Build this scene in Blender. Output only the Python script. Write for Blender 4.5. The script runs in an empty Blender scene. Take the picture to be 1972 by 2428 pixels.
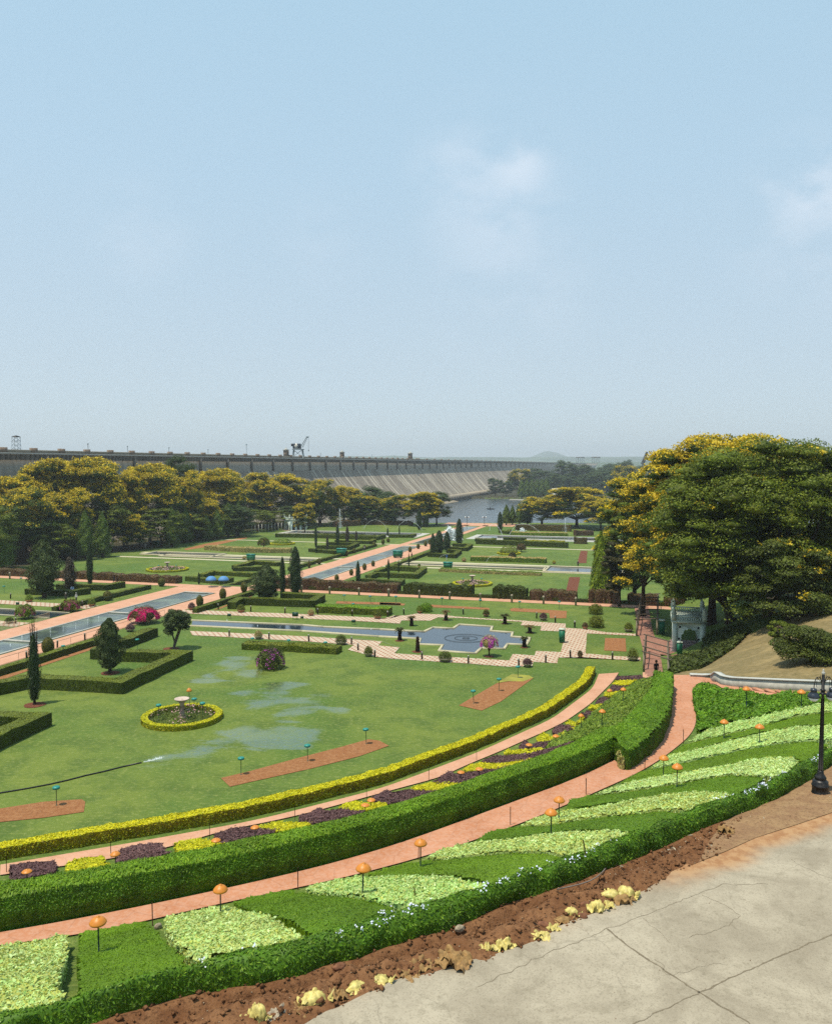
import bpy, math, random
import numpy as np
from mathutils import Vector, Matrix
from mathutils.geometry import tessellate_polygon
rng = np.random.default_rng(7); random.seed(7)
S = bpy.context.scene
# ------------------------------------------------------------------ camera, world, sun, exposure
HAZE = 0.00017; CAMZ = 22.0; F = 1972.0; PITCH = math.atan(112 / 1972)
cd = bpy.data.cameras.new("camera"); cam = bpy.data.objects.new("camera", cd)
S.collection.objects.link(cam); S.camera = cam
cam.location = (0, 0, CAMZ); cam.rotation_euler = (math.pi / 2 - PITCH, 0, 0)
cd.sensor_fit = 'HORIZONTAL'; cd.sensor_width = 36; cd.lens = 36; cd.clip_start = 0.3; cd.clip_end = 40000
SUN_TO = Vector((-0.27, -0.16, 0.95)).normalized()
EL = math.asin(SUN_TO.z); AZ = math.atan2(SUN_TO.x, SUN_TO.y)
W = bpy.data.worlds.new("World"); S.world = W; W.use_nodes = True
nt = W.node_tree; nt.nodes.clear()
out = nt.nodes.new('ShaderNodeOutputWorld'); bg = nt.nodes.new('ShaderNodeBackground')
sky = nt.nodes.new('ShaderNodeTexSky'); sky.sky_type = 'NISHITA'; sky.sun_disc = False
sky.sun_elevation = EL; sky.sun_rotation = AZ; sky.altitude = 800; sky.air_density = 1.0
sky.dust_density = 1.2; sky.ozone_density = 1.6
bg.inputs['Strength'].default_value = 0.15
# thin cloud: noise on the sky direction, only where the photo has its faint clouds
tc = nt.nodes.new('ShaderNodeTexCoord')
def wn(t, **k):
    n = nt.nodes.new(t)
    for a, b in k.items(): setattr(n, a, b)
    return n
mp = wn('ShaderNodeMapping'); mp.inputs['Scale'].default_value = (4.2, 4.2, 7.5)
nt.links.new(tc.outputs['Generated'], mp.inputs['Vector'])
nz = wn('ShaderNodeTexNoise'); nz.inputs['Scale'].default_value = 2.2; nz.inputs['Detail'].default_value = 9; nz.inputs['Roughness'].default_value = 0.55
nz.inputs['Distortion'].default_value = 0.15
nt.links.new(mp.outputs[0], nz.inputs['Vector'])
tot = None
def skydir(px, py):
    cx = (px - 986) / F; cy = -(py - 1214) / F
    d = Vector((cx, math.cos(PITCH) + cy * math.sin(PITCH), -math.sin(PITCH) + cy * math.cos(PITCH)))
    return d.normalized()
for px, py, rad, amp in ((1160, 430, 0.12, 0.28), (1060, 400, 0.06, .22), (1235, 385, .045, .40), (1890, 410, 0.06, 0.28), (1940, 440, 0.06, 0.3), (1930, 540, .12, .30), (1200, 640, .14, .22), (330, 545, 0.08, 0.22), (780, 570, .08, .14)):
    d = skydir(px, py)
    dot = wn('ShaderNodeVectorMath', operation='DISTANCE'); dot.inputs[1].default_value = d
    nrm = wn('ShaderNodeVectorMath', operation='NORMALIZE'); nt.links.new(tc.outputs['Generated'], nrm.inputs[0])
    nt.links.new(nrm.outputs[0], dot.inputs[0])
    mr = wn('ShaderNodeMapRange', interpolation_type='SMOOTHSTEP'); mr.inputs['From Min'].default_value = rad; mr.inputs['From Max'].default_value = 0
    mr.inputs['To Max'].default_value = amp; nt.links.new(dot.outputs['Value'], mr.inputs['Value'])
    if tot is None: tot = mr.outputs[0]
    else:
        a = wn('ShaderNodeMath', operation='ADD'); nt.links.new(tot, a.inputs[0]); nt.links.new(mr.outputs[0], a.inputs[1]); tot = a.outputs[0]
cr = wn('ShaderNodeMapRange', interpolation_type='SMOOTHSTEP'); cr.inputs['From Min'].default_value = 0.36; cr.inputs['From Max'].default_value = 0.62
nt.links.new(nz.outputs[0], cr.inputs['Value'])
mu = wn('ShaderNodeMath', operation='MULTIPLY'); nt.links.new(tot, mu.inputs[0]); nt.links.new(cr.outputs[0], mu.inputs[1])
mx = wn('ShaderNodeMix', data_type='RGBA'); mx.clamp_factor = True
hs = wn('ShaderNodeHueSaturation'); hs.inputs['Saturation'].default_value = 0.84; hs.inputs['Value'].default_value = 1.0
nt.links.new(sky.outputs[0], hs.inputs['Color'])
# haze painted into the sky colour by elevation, palest at the horizon
sx = wn('ShaderNodeSeparateXYZ'); nn_ = wn('ShaderNodeVectorMath', operation='NORMALIZE'); nt.links.new(tc.outputs['Generated'], nn_.inputs[0]); nt.links.new(nn_.outputs[0], sx.inputs[0])
rp = wn('ShaderNodeValToRGB'); e_ = rp.color_ramp.elements; e_.new(.5); e_.new(.3)
for e1, (p_, c_) in zip(sorted(e_, key=lambda q: q.position), ((0.0, (2.62, 3.10, 3.42)), (.12, (2.48, 3.06, 3.46)), (.32, (2.26, 3.16, 3.80)), (.75, (1.82, 3.10, 3.95)))): e1.position = p_; e1.color = (c_[0] / 4, c_[1] / 4, c_[2] / 4, 1)
nt.links.new(sx.outputs[2], rp.inputs[0]); sc4 = wn('ShaderNodeVectorMath', operation='SCALE'); sc4.inputs['Scale'].default_value = 4.0; nt.links.new(rp.outputs[0], sc4.inputs[0])
ml = wn('ShaderNodeMix', data_type='RGBA'); ml.inputs[0].default_value = .85; nt.links.new(hs.outputs[0], ml.inputs[6]); nt.links.new(sc4.outputs[0], ml.inputs[7])
nt.links.new(mu.outputs[0], mx.inputs[0]); nt.links.new(ml.outputs[2], mx.inputs[6]); mx.inputs[7].default_value = (3.7, 4.1, 4.6, 1)
nt.links.new(mx.outputs[2], bg.inputs['Color']); nt.links.new(bg.outputs[0], out.inputs['Surface'])
sl = bpy.data.lights.new("sun", 'SUN'); sl.energy = 3.9; sl.angle = math.radians(0.6); sl.color = (1, 0.92, 0.76)
so = bpy.data.objects.new("sun", sl); S.collection.objects.link(so); so.location = (0, 0, 60)
so.rotation_euler = (-SUN_TO).to_track_quat('-Z', 'Y').to_euler()
S.view_settings.view_transform = 'Standard'; S.view_settings.look = 'None'; S.view_settings.gamma = 1; S.view_settings.exposure = 0.5
S.cycles.max_bounces = 6; S.cycles.diffuse_bounces = 3; S.cycles.glossy_bounces = 3; S.cycles.transmission_bounces = 4
S.cycles.transparent_max_bounces = 8; S.cycles.volume_bounces = 0; S.cycles.use_denoising = False
S.cycles.denoising_prefilter = 'ACCURATE'

# ------------------------------------------------------------------ pixel windows and projection (photo pixels, 1972 wide)
WIN = dict(A=(0, 980, .288), B=(450, 1000, .288), C=(900, 1000, .288), D=(1400, 1000, .3295), E=(0, 1380, .288), F=(450, 1380, .288),
           G=(900, 1380, .288), H=(1350, 1380, .3583), I=(0, 1828, .3456), J=(500, 1828, .3456), K=(1000, 1828, .288), L=(1372, 1828, .3456),
           M=(1480, 1380, .144), N=(0, 1340, .1728), O=(1130, 1180, .16705), Q=(730, 1200, .2304), R=(400, 1190, .20737), T=(0, 1000, .13825),
           U=(640, 1010, .1152), V=(1250, 1020, .1728), S=(1780, 1540, .17778), X=(1780, 1380, .1106), W=(0, 0, 1.13594), P=(0, 0, 1.0))
def px(w, *pts):
    """window letter + (x,y) pairs -> photo pixels"""
    a, b, s = WIN[w]
    r = [(a + p[0] * s, b + p[1] * s) for p in pts]
    return r if len(r) > 1 else r[0]
def ray(p):
    cx = (p[0] - 986) / F; cy = -(p[1] - 1214) / F
    return Vector((cx, math.cos(PITCH) + cy * math.sin(PITCH), -math.sin(PITCH) + cy * math.cos(PITCH)))
def atz(p, z):
    d = ray(p); t = (z - CAMZ) / d.z
    return Vector((d.x * t, d.y * t, z))
def atY(p, Y):
    d = ray(p); t = Y / d.y
    return Vector((d.x * t, Y, CAMZ + d.z * t))
PHI = math.radians(16.5); CP, SP = math.cos(PHI), math.sin(PHI)
def uv(x, y): return x * CP - y * SP, x * SP + y * CP
def xy(u, v): return u * CP + v * SP, -u * SP + v * CP
V1 = 136.0; Z2 = -4.0
# ------------------------------------------------------------------ terrain: radial basis surface through known levels
ctrl = []
def cp(w, pts, z):
    for p in pts:
        q = atz(px(w, p), z); ctrl.append((q.x, q.y, z))
R0 = px('P', (0, 2049), (300, 1999), (600, 1945), (900, 1869), (1130, 1783), (1303, 1705), (1400, 1633), (1414.5, 1598.6))
ROUT = (px('I', (0, 725), (450, 660), (780, 610), (1190, 530)) + px('J', (25, 430), (330, 372), (620, 310), (880, 240), (1110, 175), (1380, 103), (1540, 58))
        + px('G', (450, 1640), (680, 1530), (850, 1460), (1020, 1390), (1150, 1330), (1290, 1270), (1420, 1210), (1540, 1150), (1620, 1090), (1736, 1010))
        + px('H', (170, 780), (240, 710), (290, 660), (325, 605)))
UPI = px('P', (-150, 2240), (0, 2211), (173, 2194), (330, 2156), (500, 2115), (680, 2081), (845, 2042), (873, 2032), (1100, 1949), (1201, 1908), (1350, 1858), (1472, 1803), (1530, 1757), (1579, 1713), (1592, 1672), (1596, 1640), (1596, 1602))
UPO = px('P', (-150, 2266), (0, 2241), (173, 2230), (380, 2180), (558, 2136), (724, 2108), (873, 2070), (1000, 2038), (1126, 1995), (1239, 1955), (1350, 1908), (1472, 1855), (1543, 1821), (1586, 1788), (1636, 1749), (1651, 1731), (1650, 1680), (1643, 1631), (1672, 1613))
FHO = px('P', (0, 2500), (242, 2422), (500, 2350), (631, 2340), (742, 2305), (787, 2288), (863, 2275), (915, 2249), (984, 2229), (1037, 2217), (1138, 2178), (1201, 2147), (1317, 2110), (1403, 2081), (1500, 2042), (1538, 2027), (1648, 1977), (1752, 1937), (1873, 1882), (1925, 1849), (1990, 1808), (2120, 1740))
FHI = px('P', (0, 2402), (145, 2377), (311, 2329), (449, 2294), (600, 2243), (707, 2225), (794, 2201), (932, 2160), (1100, 2118), (1173, 2093), (1288, 2055), (1389, 2015), (1500, 1983), (1607, 1931), (1683, 1904), (1804, 1866), (1856, 1838), (1887, 1813), (1990, 1768), (2120, 1715))
RED = px('P', (440, 2560), (620, 2480), (740, 2428), (785, 2400), (845, 2370), (960, 2326), (1100, 2288), (1161, 2277), (1276, 2231), (1360, 2188), (1461, 2148), (1500, 2127), (1527, 2122), (1565, 2090), (1614, 2063), (1717, 2021), (1787, 1990), (1890, 1956), (1972, 1928), (2120, 1880))
def resample(pts, n):
    P = np.array([tuple(p) for p in pts], float); d = np.r_[0, np.cumsum(np.linalg.norm(np.diff(P, axis=0), axis=1))]
    s = np.linspace(0, d[-1], n)
    return np.stack([np.interp(s, d, P[:, k]) for k in range(P.shape[1])], 1)
for q in resample(R0, 12): cp('P', [q], 0)
for q in resample(ROUT, 26): cp('P', [q], 0.1)
for q in resample(UPI, 34): cp('P', [q], 6)
for q in resample(UPO, 34): cp('P', [q], 6)
for q in resample(FHI, 9): cp('P', [q], 8.9)
for q in resample(FHO, 9): cp('P', [q], 9.35)
for q in resample(RED, 9): cp('P', [q], 9.6)
for q in px('P', (1425, 1718)): pass
cp('P', [(1425, 1718)], 2.1); cp('P', [(1477, 1661)], 2.6)
ctrl += [(x, y, 9.6) for x, y in ((-20, 6), (0, 5), (10, 15), (20, 20), (30, 28), (12, 8), (30, 10), (45, 30), (45, 12), (60, 40), (-30, 10))]
ctrl += [(x, y, 0) for x, y in ((-60, 60), (-40, 70), (-20, 70), (-60, 100), (-20, 90), (0, 80), (0, 100), (5, 120), (20, 100), (20, 115), (25, 92), (28, 105), (30, 130), (-100, 60), (-100, 130), (-60, 150), (-80, 110), (-48, 44), (-70, 40), (31, 97), (35, 100), (38, 125), (50, 150), (24, 89))]
ctrl += [(-50, 24, 6), (-60, 10, 8)]
# right bank
for w, p, z in (('P', (1601, 1592), 1.5), ('P', (1632, 1600), 6), ('P', (1700, 1612), 6.6), ('P', (1790, 1634), 7.2), ('P', (1972, 1645), 8.2), ('P', (1740, 1470), 4.2), ('P', (1795, 1494), 5.6),
                ('P', (1945, 1557), 8.3), ('P', (1972, 1500), 8.5), ('P', (1972, 1440), 8.5), ('P', (1700, 1530), 3.2), ('P', (1800, 1550), 6.6), ('P', (1680, 1570), 4.3), ('P', (1900, 1600), 8.0)):
    cp(w, [p], z)
ctrl += [(60, 60, 9), (80, 80, 9), (60, 100, 7.5), (80, 130, 7), (50, 125, 3), (70, 160, 4)]
CT = np.array(ctrl)
_r = np.linalg.norm(CT[:, None, :2] - CT[None, :, :2], axis=2)
_A = np.block([[-_r - 0.6 * np.eye(len(CT)), np.c_[np.ones(len(CT)), CT[:, :2] / 50]], [np.c_[np.ones(len(CT)), CT[:, :2] / 50].T, np.zeros((3, 3))]])
_w = np.linalg.solve(_A, np.r_[CT[:, 2], 0, 0, 0])
def smooth3(P, n, k):
    """evenly spaced rail with its small kinks averaged out, ends kept"""
    Q = resample(P, n); K = np.r_[np.repeat(Q[:1], k, 0) * 2 - Q[k:0:-1], Q, np.repeat(Q[-1:], k, 0) * 2 - Q[-2:-k - 2:-1]]; w_ = np.hanning(2 * k + 3)[1:-1]; w_ /= w_.sum()
    return np.stack([np.convolve(K[:, i], w_, 'valid') for i in range(3)], 1)
UPI3 = smooth3([atz(p, 6) for p in UPI], 240, 34); UPO3 = smooth3([atz(p, 6) for p in UPO], 240, 20)
PMID = resample(np.r_[(resample(UPI3, 120) + resample(UPO3, 120)) / 2], 260)[:, :2]
def sst(x, a, b):
    t = np.clip((x - a) / (b - a), 0, 1); return t * t * (3 - 2 * t)
def terr(x, y):
    x = np.asarray(x, float); y = np.asarray(y, float); sh = x.shape; X = x.ravel(); Y = y.ravel()
    z = np.zeros(len(X)); near = (Y < 200) & (X > -90) & (X < 120)
    if near.any():
        Xn, Yn = X[near], Y[near]; o = np.zeros(len(Xn))
        for i in range(0, len(Xn), 20000):
            xs, ys = Xn[i:i + 20000], Yn[i:i + 20000]
            r = np.hypot(xs[:, None] - CT[None, :, 0], ys[:, None] - CT[None, :, 1])
            o[i:i + 20000] = -r @ _w[:-3] + _w[-3] + _w[-2] * xs / 50 + _w[-1] * ys / 50
        fade = sst(Yn, 200, 150) * sst(Xn, -90, -75) * sst(Xn, 120, 100)
        o = np.where(o < 0.25, 0, o - 0.25 * np.exp(-(o - 0.25) / 0.4))
        o = np.minimum(np.maximum(o, 0) * fade, 9.6); bx = (Xn > -40) & (Xn < 30) & (Yn > 20) & (Yn < 72); xb, yb = Xn[bx], Yn[bx]; wv = np.zeros(len(xb))
        for i in range(0, len(xb), 20000): wv[i:i + 20000] = sst(np.sqrt(((xb[i:i + 20000, None] - PMID[None, :, 0]) ** 2 + (yb[i:i + 20000, None] - PMID[None, :, 1]) ** 2).min(1)), 2.6, 1.1)
        o[bx] = o[bx] * (1 - wv) + 6 * wv; z[near] = o
    u, v = X * CP - Y * SP, X * SP + Y * CP
    # inside the garden the lawn is level
    g = (v > 60) & (u < -6); z = np.where(g & (z < 0.8) , 0, z)
    z = z * sst(v, 175, 150) + Z2 * sst(v, V1, V1 + 1.2)
    # lake basin, far bank, far land
    lake = sst(Y, 372, 380) * sst(Y, 770, 745) * sst(X, -100, -92) * sst(X, 300, 280)
    z = z - lake * 9
    z = z - 4 * sst(Y, 745, 800)
    return z.reshape(sh)
def T(x, y): return float(terr(np.array([x]), np.array([y]))[0])
def onm(pts, h=0.0):
    """photo pixels -> points on the terrain raised by h (ray march, vectorised)"""
    P = np.array([tuple(p) for p in pts], float)
    d = np.array([tuple(ray(p)) for p in P]); d /= d[:, 1:2]
    lo = np.full(len(P), 6.0); done = np.zeros(len(P), bool); hi = lo.copy()
    Y = 8.0
    while Y < 1500 and not done.all():
        Yn = Y * 1.012 + 0.05
        z = CAMZ + d[:, 2] * Yn; g = terr(d[:, 0] * Yn, np.full(len(P), Yn)) + h
        hit = (~done) & (z < g); lo[hit] = Y; hi[hit] = Yn; done |= hit; Y = Yn
    for _ in range(22):
        m = (lo + hi) / 2; z = CAMZ + d[:, 2] * m; g = terr(d[:, 0] * m, m) + h; b = z < g
        hi = np.where(b, m, hi); lo = np.where(b, lo, m)
    m = hi
    return np.stack([d[:, 0] * m, m, terr(d[:, 0] * m, m) + h], 1)
def on(w, p, h=0.0):
    q = onm([px(w, p)], h)[0]; return Vector(q)
def zat(base, w, p):
    """height above base of pixel p, taken at the distance of base"""
    return atY(px(w, p), base.y).z - base.z

# ------------------------------------------------------------------ materials
ALB = .62
def srgb(h, k=1.0):
    h = h.lstrip('#'); c = [int(h[i:i + 2], 16) / 255 for i in (0, 2, 4)]
    return tuple(k * (x / 12.92 if x <= 0.04045 else ((x + 0.055) / 1.055) ** 2.4) for x in c)
def warm(c):
    r, g, b = c
    return (r * 1.30, g * .93, b * .85) if g > r * 1.12 and g > b and g < .42 else c
def warml(c):
    r, g, b = c
    return (r * 1.7, g * .97, b * .55) if g > r * 1.12 and g > b and g < .42 else ((r * .97, g * 1.0, b * .86) if g > r and g > b else c)
sg = lambda h: warm(srgb(h, ALB))
class NT:
    def __init__(s, name):
        s.m = bpy.data.materials.new(name); s.m.use_nodes = True; s.t = s.m.node_tree; s.t.nodes.clear()
        s.out = s.n('ShaderNodeOutputMaterial')
    def n(s, t, **k):
        o = s.t.nodes.new(t)
        for a, b in k.items(): setattr(o, a, b)
        return o
    def l(s, a, b): s.t.links.new(a, b)
    def val(s, sock, v):
        if hasattr(v, 'links') or hasattr(v, 'is_linked'): s.l(v, sock)
        else: sock.default_value = v
    def obj(s, scale=(1, 1, 1), rot=0.0, src='Object'):
        c = s.n('ShaderNodeTexCoord'); m = s.n('ShaderNodeMapping'); m.inputs['Scale'].default_value = scale; m.inputs['Rotation'].default_value = (0, 0, rot)
        s.l(c.outputs[src], m.inputs['Vector']); return m.outputs[0]
    def noise(s, vec, scale, detail=4, rough=.55, dist=0):
        o = s.n('ShaderNodeTexNoise'); o.inputs['Scale'].default_value = scale; o.inputs['Detail'].default_value = detail
        o.inputs['Roughness'].default_value = rough; o.inputs['Distortion'].default_value = dist; s.l(vec, o.inputs['Vector']); return o.outputs[0]
    def rng(s, v, a, b, c=0.0, d=1.0, smooth=True):
        o = s.n('ShaderNodeMapRange'); o.interpolation_type = 'SMOOTHSTEP' if smooth else 'LINEAR'
        for i, x in enumerate((a, b, c, d)): o.inputs[i + 1].default_value = x
        s.l(v, o.inputs[0]); return o.outputs[0]
    def mix(s, f, a, b, mode='MIX'):
        o = s.n('ShaderNodeMix', data_type='RGBA', blend_type=mode); s.val(o.inputs[0], f)
        for i, x in ((6, a), (7, b)):
            if isinstance(x, tuple): o.inputs[i].default_value = (*x[:3], 1)
            else: s.l(x, o.inputs[i])
        return o.outputs[2]
    def math(s, op, a, b=0.0):
        o = s.n('ShaderNodeMath', operation=op); s.val(o.inputs[0], a); s.val(o.inputs[1], b); return o.outputs[0]
    def ramp(s, v, stops):
        o = s.n('ShaderNodeValToRGB'); e = o.color_ramp.elements
        while len(e) < len(stops): e.new(0.5)
        for i, (p, c) in enumerate(stops): e[i].position = p; e[i].color = (*c, 1)
        s.l(v, o.inputs[0]); return o.outputs[0]
    def bsdf(s, color, rough=.8, spec=.3, metal=0, bump=None, bstr=.4, bdist=.02, **kw):
        b = s.n('ShaderNodeBsdfPrincipled')
        if isinstance(color, tuple): b.inputs['Base Color'].default_value = (*color[:3], 1)
        else: s.l(color, b.inputs['Base Color'])
        s.val(b.inputs['Roughness'], rough); s.val(b.inputs['Specular IOR Level'], spec); b.inputs['Metallic'].default_value = metal
        if bump is not None:
            u = s.n('ShaderNodeBump'); u.inputs['Strength'].default_value = bstr; u.inputs['Distance'].default_value = bdist
            s.l(bump, u.inputs['Height']); s.l(u.outputs[0], b.inputs['Normal'])
        return b
    def done(s, sh): s.l(sh.outputs[0], s.out.inputs['Surface']); return s.m
def leafm(name, cols, rough=.55, tr=.22, sc=.6, contrast=.35):
    """leaves: one colour per leaf from a ramp, shifted a little over the plant by a noise"""
    t = NT(name); g = t.n('ShaderNodeNewGeometry')
    cols = cols if len(cols) > 1 else cols * 2; n = len(cols); c = t.ramp(g.outputs['Random Per Island'], [((i + .0) / max(n - 1, 1), warml(srgb(x, .86))) for i, x in enumerate(cols)])
    ns = t.noise(t.obj(), sc, 3); v = t.rng(ns, .3, .7, 1 - contrast, 1 + contrast, False)
    h = t.n('ShaderNodeHueSaturation'); t.l(v, h.inputs['Value']); t.l(c, h.inputs['Color'])
    b = t.bsdf(h.outputs[0], rough, .25)
    if tr:
        tb = t.n('ShaderNodeBsdfTranslucent'); t.l(h.outputs[0], tb.inputs[0]); m = t.n('ShaderNodeMixShader'); m.inputs[0].default_value = tr
        t.l(b.outputs[0], m.inputs[1]); t.l(tb.outputs[0], m.inputs[2]); return t.done(m)
    return t.done(b)
def plain(name, col, rough=.7, spec=.3, metal=0, var=.12, sc=6, bump=.0, dirt=None):
    t = NT(name); o = t.obj(); ns = t.noise(o, sc, 5, .6)
    c = tuple(x * ALB for x in srgb(col)); a = tuple(x * (1 - var) for x in c); b = tuple(min(1, x * (1 + var)) for x in c)
    cc = t.mix(t.rng(ns, .3, .7), a, b)
    if dirt: cc = t.mix(t.rng(t.noise(o, sc * .35, 6, .7), .5, .75, 0, .7), cc, srgb(dirt))
    return t.done(t.bsdf(cc, rough, spec, metal, ns if bump else None, bump or .1, .02))
MT = {}
MT['copper_leaf'] = leafm('copperpod_leaf', ['#2a4a1e', '#3a622c', '#2f5422', '#4e7c34'], sc=.12, tr=.3)
MT['copper_flower'] = leafm('copperpod_blossom', ['#dcc028', '#ecd03a', '#c4a520', '#e6c82c', '#9a9230'], tr=.3, sc=.2, contrast=.15)
MT['dull_flower'] = leafm('dull_blossom', ['#d2b41c', '#e8cc22', '#b09a20', '#f2d62c', '#8d8a24'], tr=.3, sc=.08, contrast=.25)
MT['rain_leaf'] = leafm('feathery_leaf', ['#3a5c20', '#537d28', '#446a24', '#6c9638', '#314d1c'], sc=.15, tr=.34)
MT['olive_leaf'] = leafm('olive_leaf', ['#2f4a20', '#40602a', '#4d7032', '#29401c'], sc=.3)
MT['dull_leaf'] = leafm('dull_leaf', ['#2c4c2c', '#385e3a', '#264226', '#426c40'], sc=.12)
MT['brown_leaf'] = leafm('brown_leaf', ['#3a4427', '#4a4e2e', '#2f3a1f', '#55523a'], sc=.3)
MT['mast_leaf'] = leafm('mast_leaf', ['#3a6424', '#4c7c30', '#30541e', '#60903a'], sc=.4)
MT['mast_bright'] = leafm('mast_leaf_bright', ['#4d7d26', '#66972f', '#3f6c20', '#7aa93a'], sc=.4)
MT['cypress_leaf'] = leafm('cypress_leaf', ['#1c3a22', '#284a2c', '#163020', '#345a34'], sc=.8, tr=.08)
MT['juniper_leaf'] = leafm('juniper_leaf', ['#2c4a30', '#3c5e40', '#243e28', '#4a704c'], sc=.8, tr=.1)
MT['cypress_brown'] = leafm('cypress_brown_leaf', ['#3c3c2c', '#4b463a', '#2e3224', '#574f45'], sc=.8, tr=.08)
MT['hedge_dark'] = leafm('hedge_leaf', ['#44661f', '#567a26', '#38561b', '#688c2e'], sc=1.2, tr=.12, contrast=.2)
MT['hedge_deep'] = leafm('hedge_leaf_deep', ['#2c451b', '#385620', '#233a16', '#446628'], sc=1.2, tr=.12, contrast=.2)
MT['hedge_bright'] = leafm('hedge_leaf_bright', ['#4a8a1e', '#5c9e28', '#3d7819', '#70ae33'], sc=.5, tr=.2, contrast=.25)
MT['cover_green'] = leafm('groundcover_leaf', ['#4d7f2c', '#5f9236', '#40702a', '#73a044'], sc=.6, tr=.15, contrast=.25)
MT['lawnbed'] = leafm('clipped_green_leaf', ['#47821a', '#558f1c', '#3d7516', '#629c22'], sc=.5, tr=.2, contrast=.18)
MT['light'] = leafm('variegated_leaf', ['#a9cc7a', '#c0dc93', '#8cb75f', '#d3e8ae', '#7da553'], sc=.8, tr=.2, contrast=.15)
MT['rough_green'] = leafm('creeper_leaf', ['#3d7d16', '#4f921d', '#2f6812', '#64a62a'], sc=1.0, tr=.2, contrast=.35)
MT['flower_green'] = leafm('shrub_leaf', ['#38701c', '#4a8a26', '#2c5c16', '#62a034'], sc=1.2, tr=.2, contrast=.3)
MT['petal_white'] = leafm('white_petal', ['#dfe6f5', '#cfd9f2', '#f0f0f5'], tr=.2, contrast=.05)
MT['petal_pink'] = leafm('pink_petal', ['#d9a7ad', '#c98a9b', '#e6c9c4', '#bd7f88'], tr=.2, contrast=.1)
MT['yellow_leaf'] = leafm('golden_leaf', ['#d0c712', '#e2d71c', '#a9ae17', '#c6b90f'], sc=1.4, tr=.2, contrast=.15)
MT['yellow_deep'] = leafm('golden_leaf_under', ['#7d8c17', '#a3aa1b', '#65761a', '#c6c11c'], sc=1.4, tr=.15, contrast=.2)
MT['purple_leaf'] = leafm('purple_leaf', ['#5a3f40', '#6c4c4b', '#4a3436', '#7a5a57'], sc=1.2, tr=.1, contrast=.2)
MT['russet_leaf'] = leafm('russet_leaf', ['#4a4a2e', '#6a4c3c', '#3c4a26', '#56602f', '#75574a', '#445a2a'], sc=.9, tr=.12, contrast=.3)
MT['magenta'] = leafm('magenta_bract', ['#ee2288', '#ff3a9c', '#d81a78', '#de2a68'], sc=1.5, tr=.25, contrast=.12)
MT['pinkish'] = leafm('dusty_pink_bract', ['#a9486f', '#c2648a', '#8b3d5b', '#9c5a5f'], sc=1.5, tr=.2, contrast=.15)
MT['violet'] = leafm('violet_bract', ['#c34ab8', '#d76ccb', '#a83c9d', '#b854ae'], sc=1.5, tr=.2, contrast=.12)
MT['silver_leaf'] = leafm('silver_leaf', ['#7f9a7c', '#95ab8e', '#6c8a68', '#a7b8a0'], sc=.8, tr=.1, contrast=.15)
MT['palm_leaf'] = leafm('cycad_leaf', ['#2e4420', '#3d5728', '#25381a', '#4b6531'], sc=2, tr=.1)
MT['palm_brown'] = leafm('cycad_dry_leaf', ['#6a5a2c', '#7d6a35', '#544c26', '#8a7a44'], sc=2, tr=.1)
MT['topiary'] = leafm('topiary_leaf', ['#3a4f1e', '#4b6126', '#2f4219', '#5c7030'], sc=2, tr=.1, contrast=.2)
MT['orange_flower'] = leafm('marigold_petal', ['#c87d1c', '#b96a17', '#d99425'], tr=.2, contrast=.1)
MT['bark'] = plain('bark', '#4b3d30', .9, .1, var=.35, sc=9, bump=.6)
MT['bark_grey'] = plain('bark_grey', '#6b6055', .9, .1, var=.3, sc=9, bump=.6)
MT['trunk_dark'] = plain('cycad_trunk', '#3a2b20', .95, .1, var=.4, sc=20, bump=.8)
MT['terracotta'] = plain('terracotta', '#c08a6a', .85, .2, var=.15, sc=8, dirt='#8d7a68')
MT['potgrey'] = plain('pot_cement', '#b9ac98', .85, .2, var=.15, sc=8, dirt='#7b7465')
MT['orange'] = plain('orange_paint', '#e8912f', .45, .4, var=.06, sc=9, dirt='#c47a30')
MT['teal'] = plain('teal_paint', '#1f9488', .4, .5, var=.08, sc=9, dirt='#2d7a6f')
MT['teal_bin'] = plain('green_bin_paint', '#1d7a58', .5, .4, var=.1, sc=3)
MT['green_dark'] = plain('dark_green_paint', '#1c4a3a', .5, .4)
MT['post_blue'] = plain('post_paint', '#26414f', .5, .4, var=.2)
MT['black'] = plain('black_iron', '#201e1d', .42, .5, metal=.3, var=.3, sc=12, dirt='#4a443d')
MT['shade_blue'] = plain('lamp_shade_enamel', '#2c3340', .3, .6, var=.15)
MT['glass'] = None
MT['bollard'] = plain('bollard_paint', '#3a2a28', .5, .4, var=.2)
MT['rust'] = plain('rusty_steel', '#5a3a2c', .85, .2, metal=.2, var=.3, sc=30)
MT['bamboo'] = plain('bamboo', '#8d7a3a', .7, .2, var=.2, sc=14)
MT['white'] = plain('white_paint', '#d6d6ce', .6, .3, var=.06, sc=4)
MT['whitewash'] = plain('whitewash', '#cfcdc4', .85, .2, var=.1, sc=3, dirt='#7f7a70')
MT['mint'] = plain('mint_paint', '#f0fff2', .7, .3, var=.05, sc=2, dirt='#a9c2b6')
MT['mint_trim'] = plain('mint_trim', '#e2ecd8', .7, .3, var=.08, sc=3, dirt='#8f9a84')
MT['dark_void'] = plain('dark_opening', '#1f2a2c', .8, .1)
MT['cream'] = plain('cream_stone', '#d9cfae', .8, .25, var=.08, sc=2.5, dirt='#a39a7c')
MT['pergola'] = plain('pergola_cement', '#a19680', .85, .2, var=.15, sc=5, dirt='#6d6452')
MT['beam'] = plain('pergola_beam', '#76695c', .85, .2, var=.2, sc=5)
MT['sack'] = plain('yellow_sack', '#e2d07a', .5, .4, var=.3, sc=7, bump=.8, dirt='#a07c50')
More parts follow.
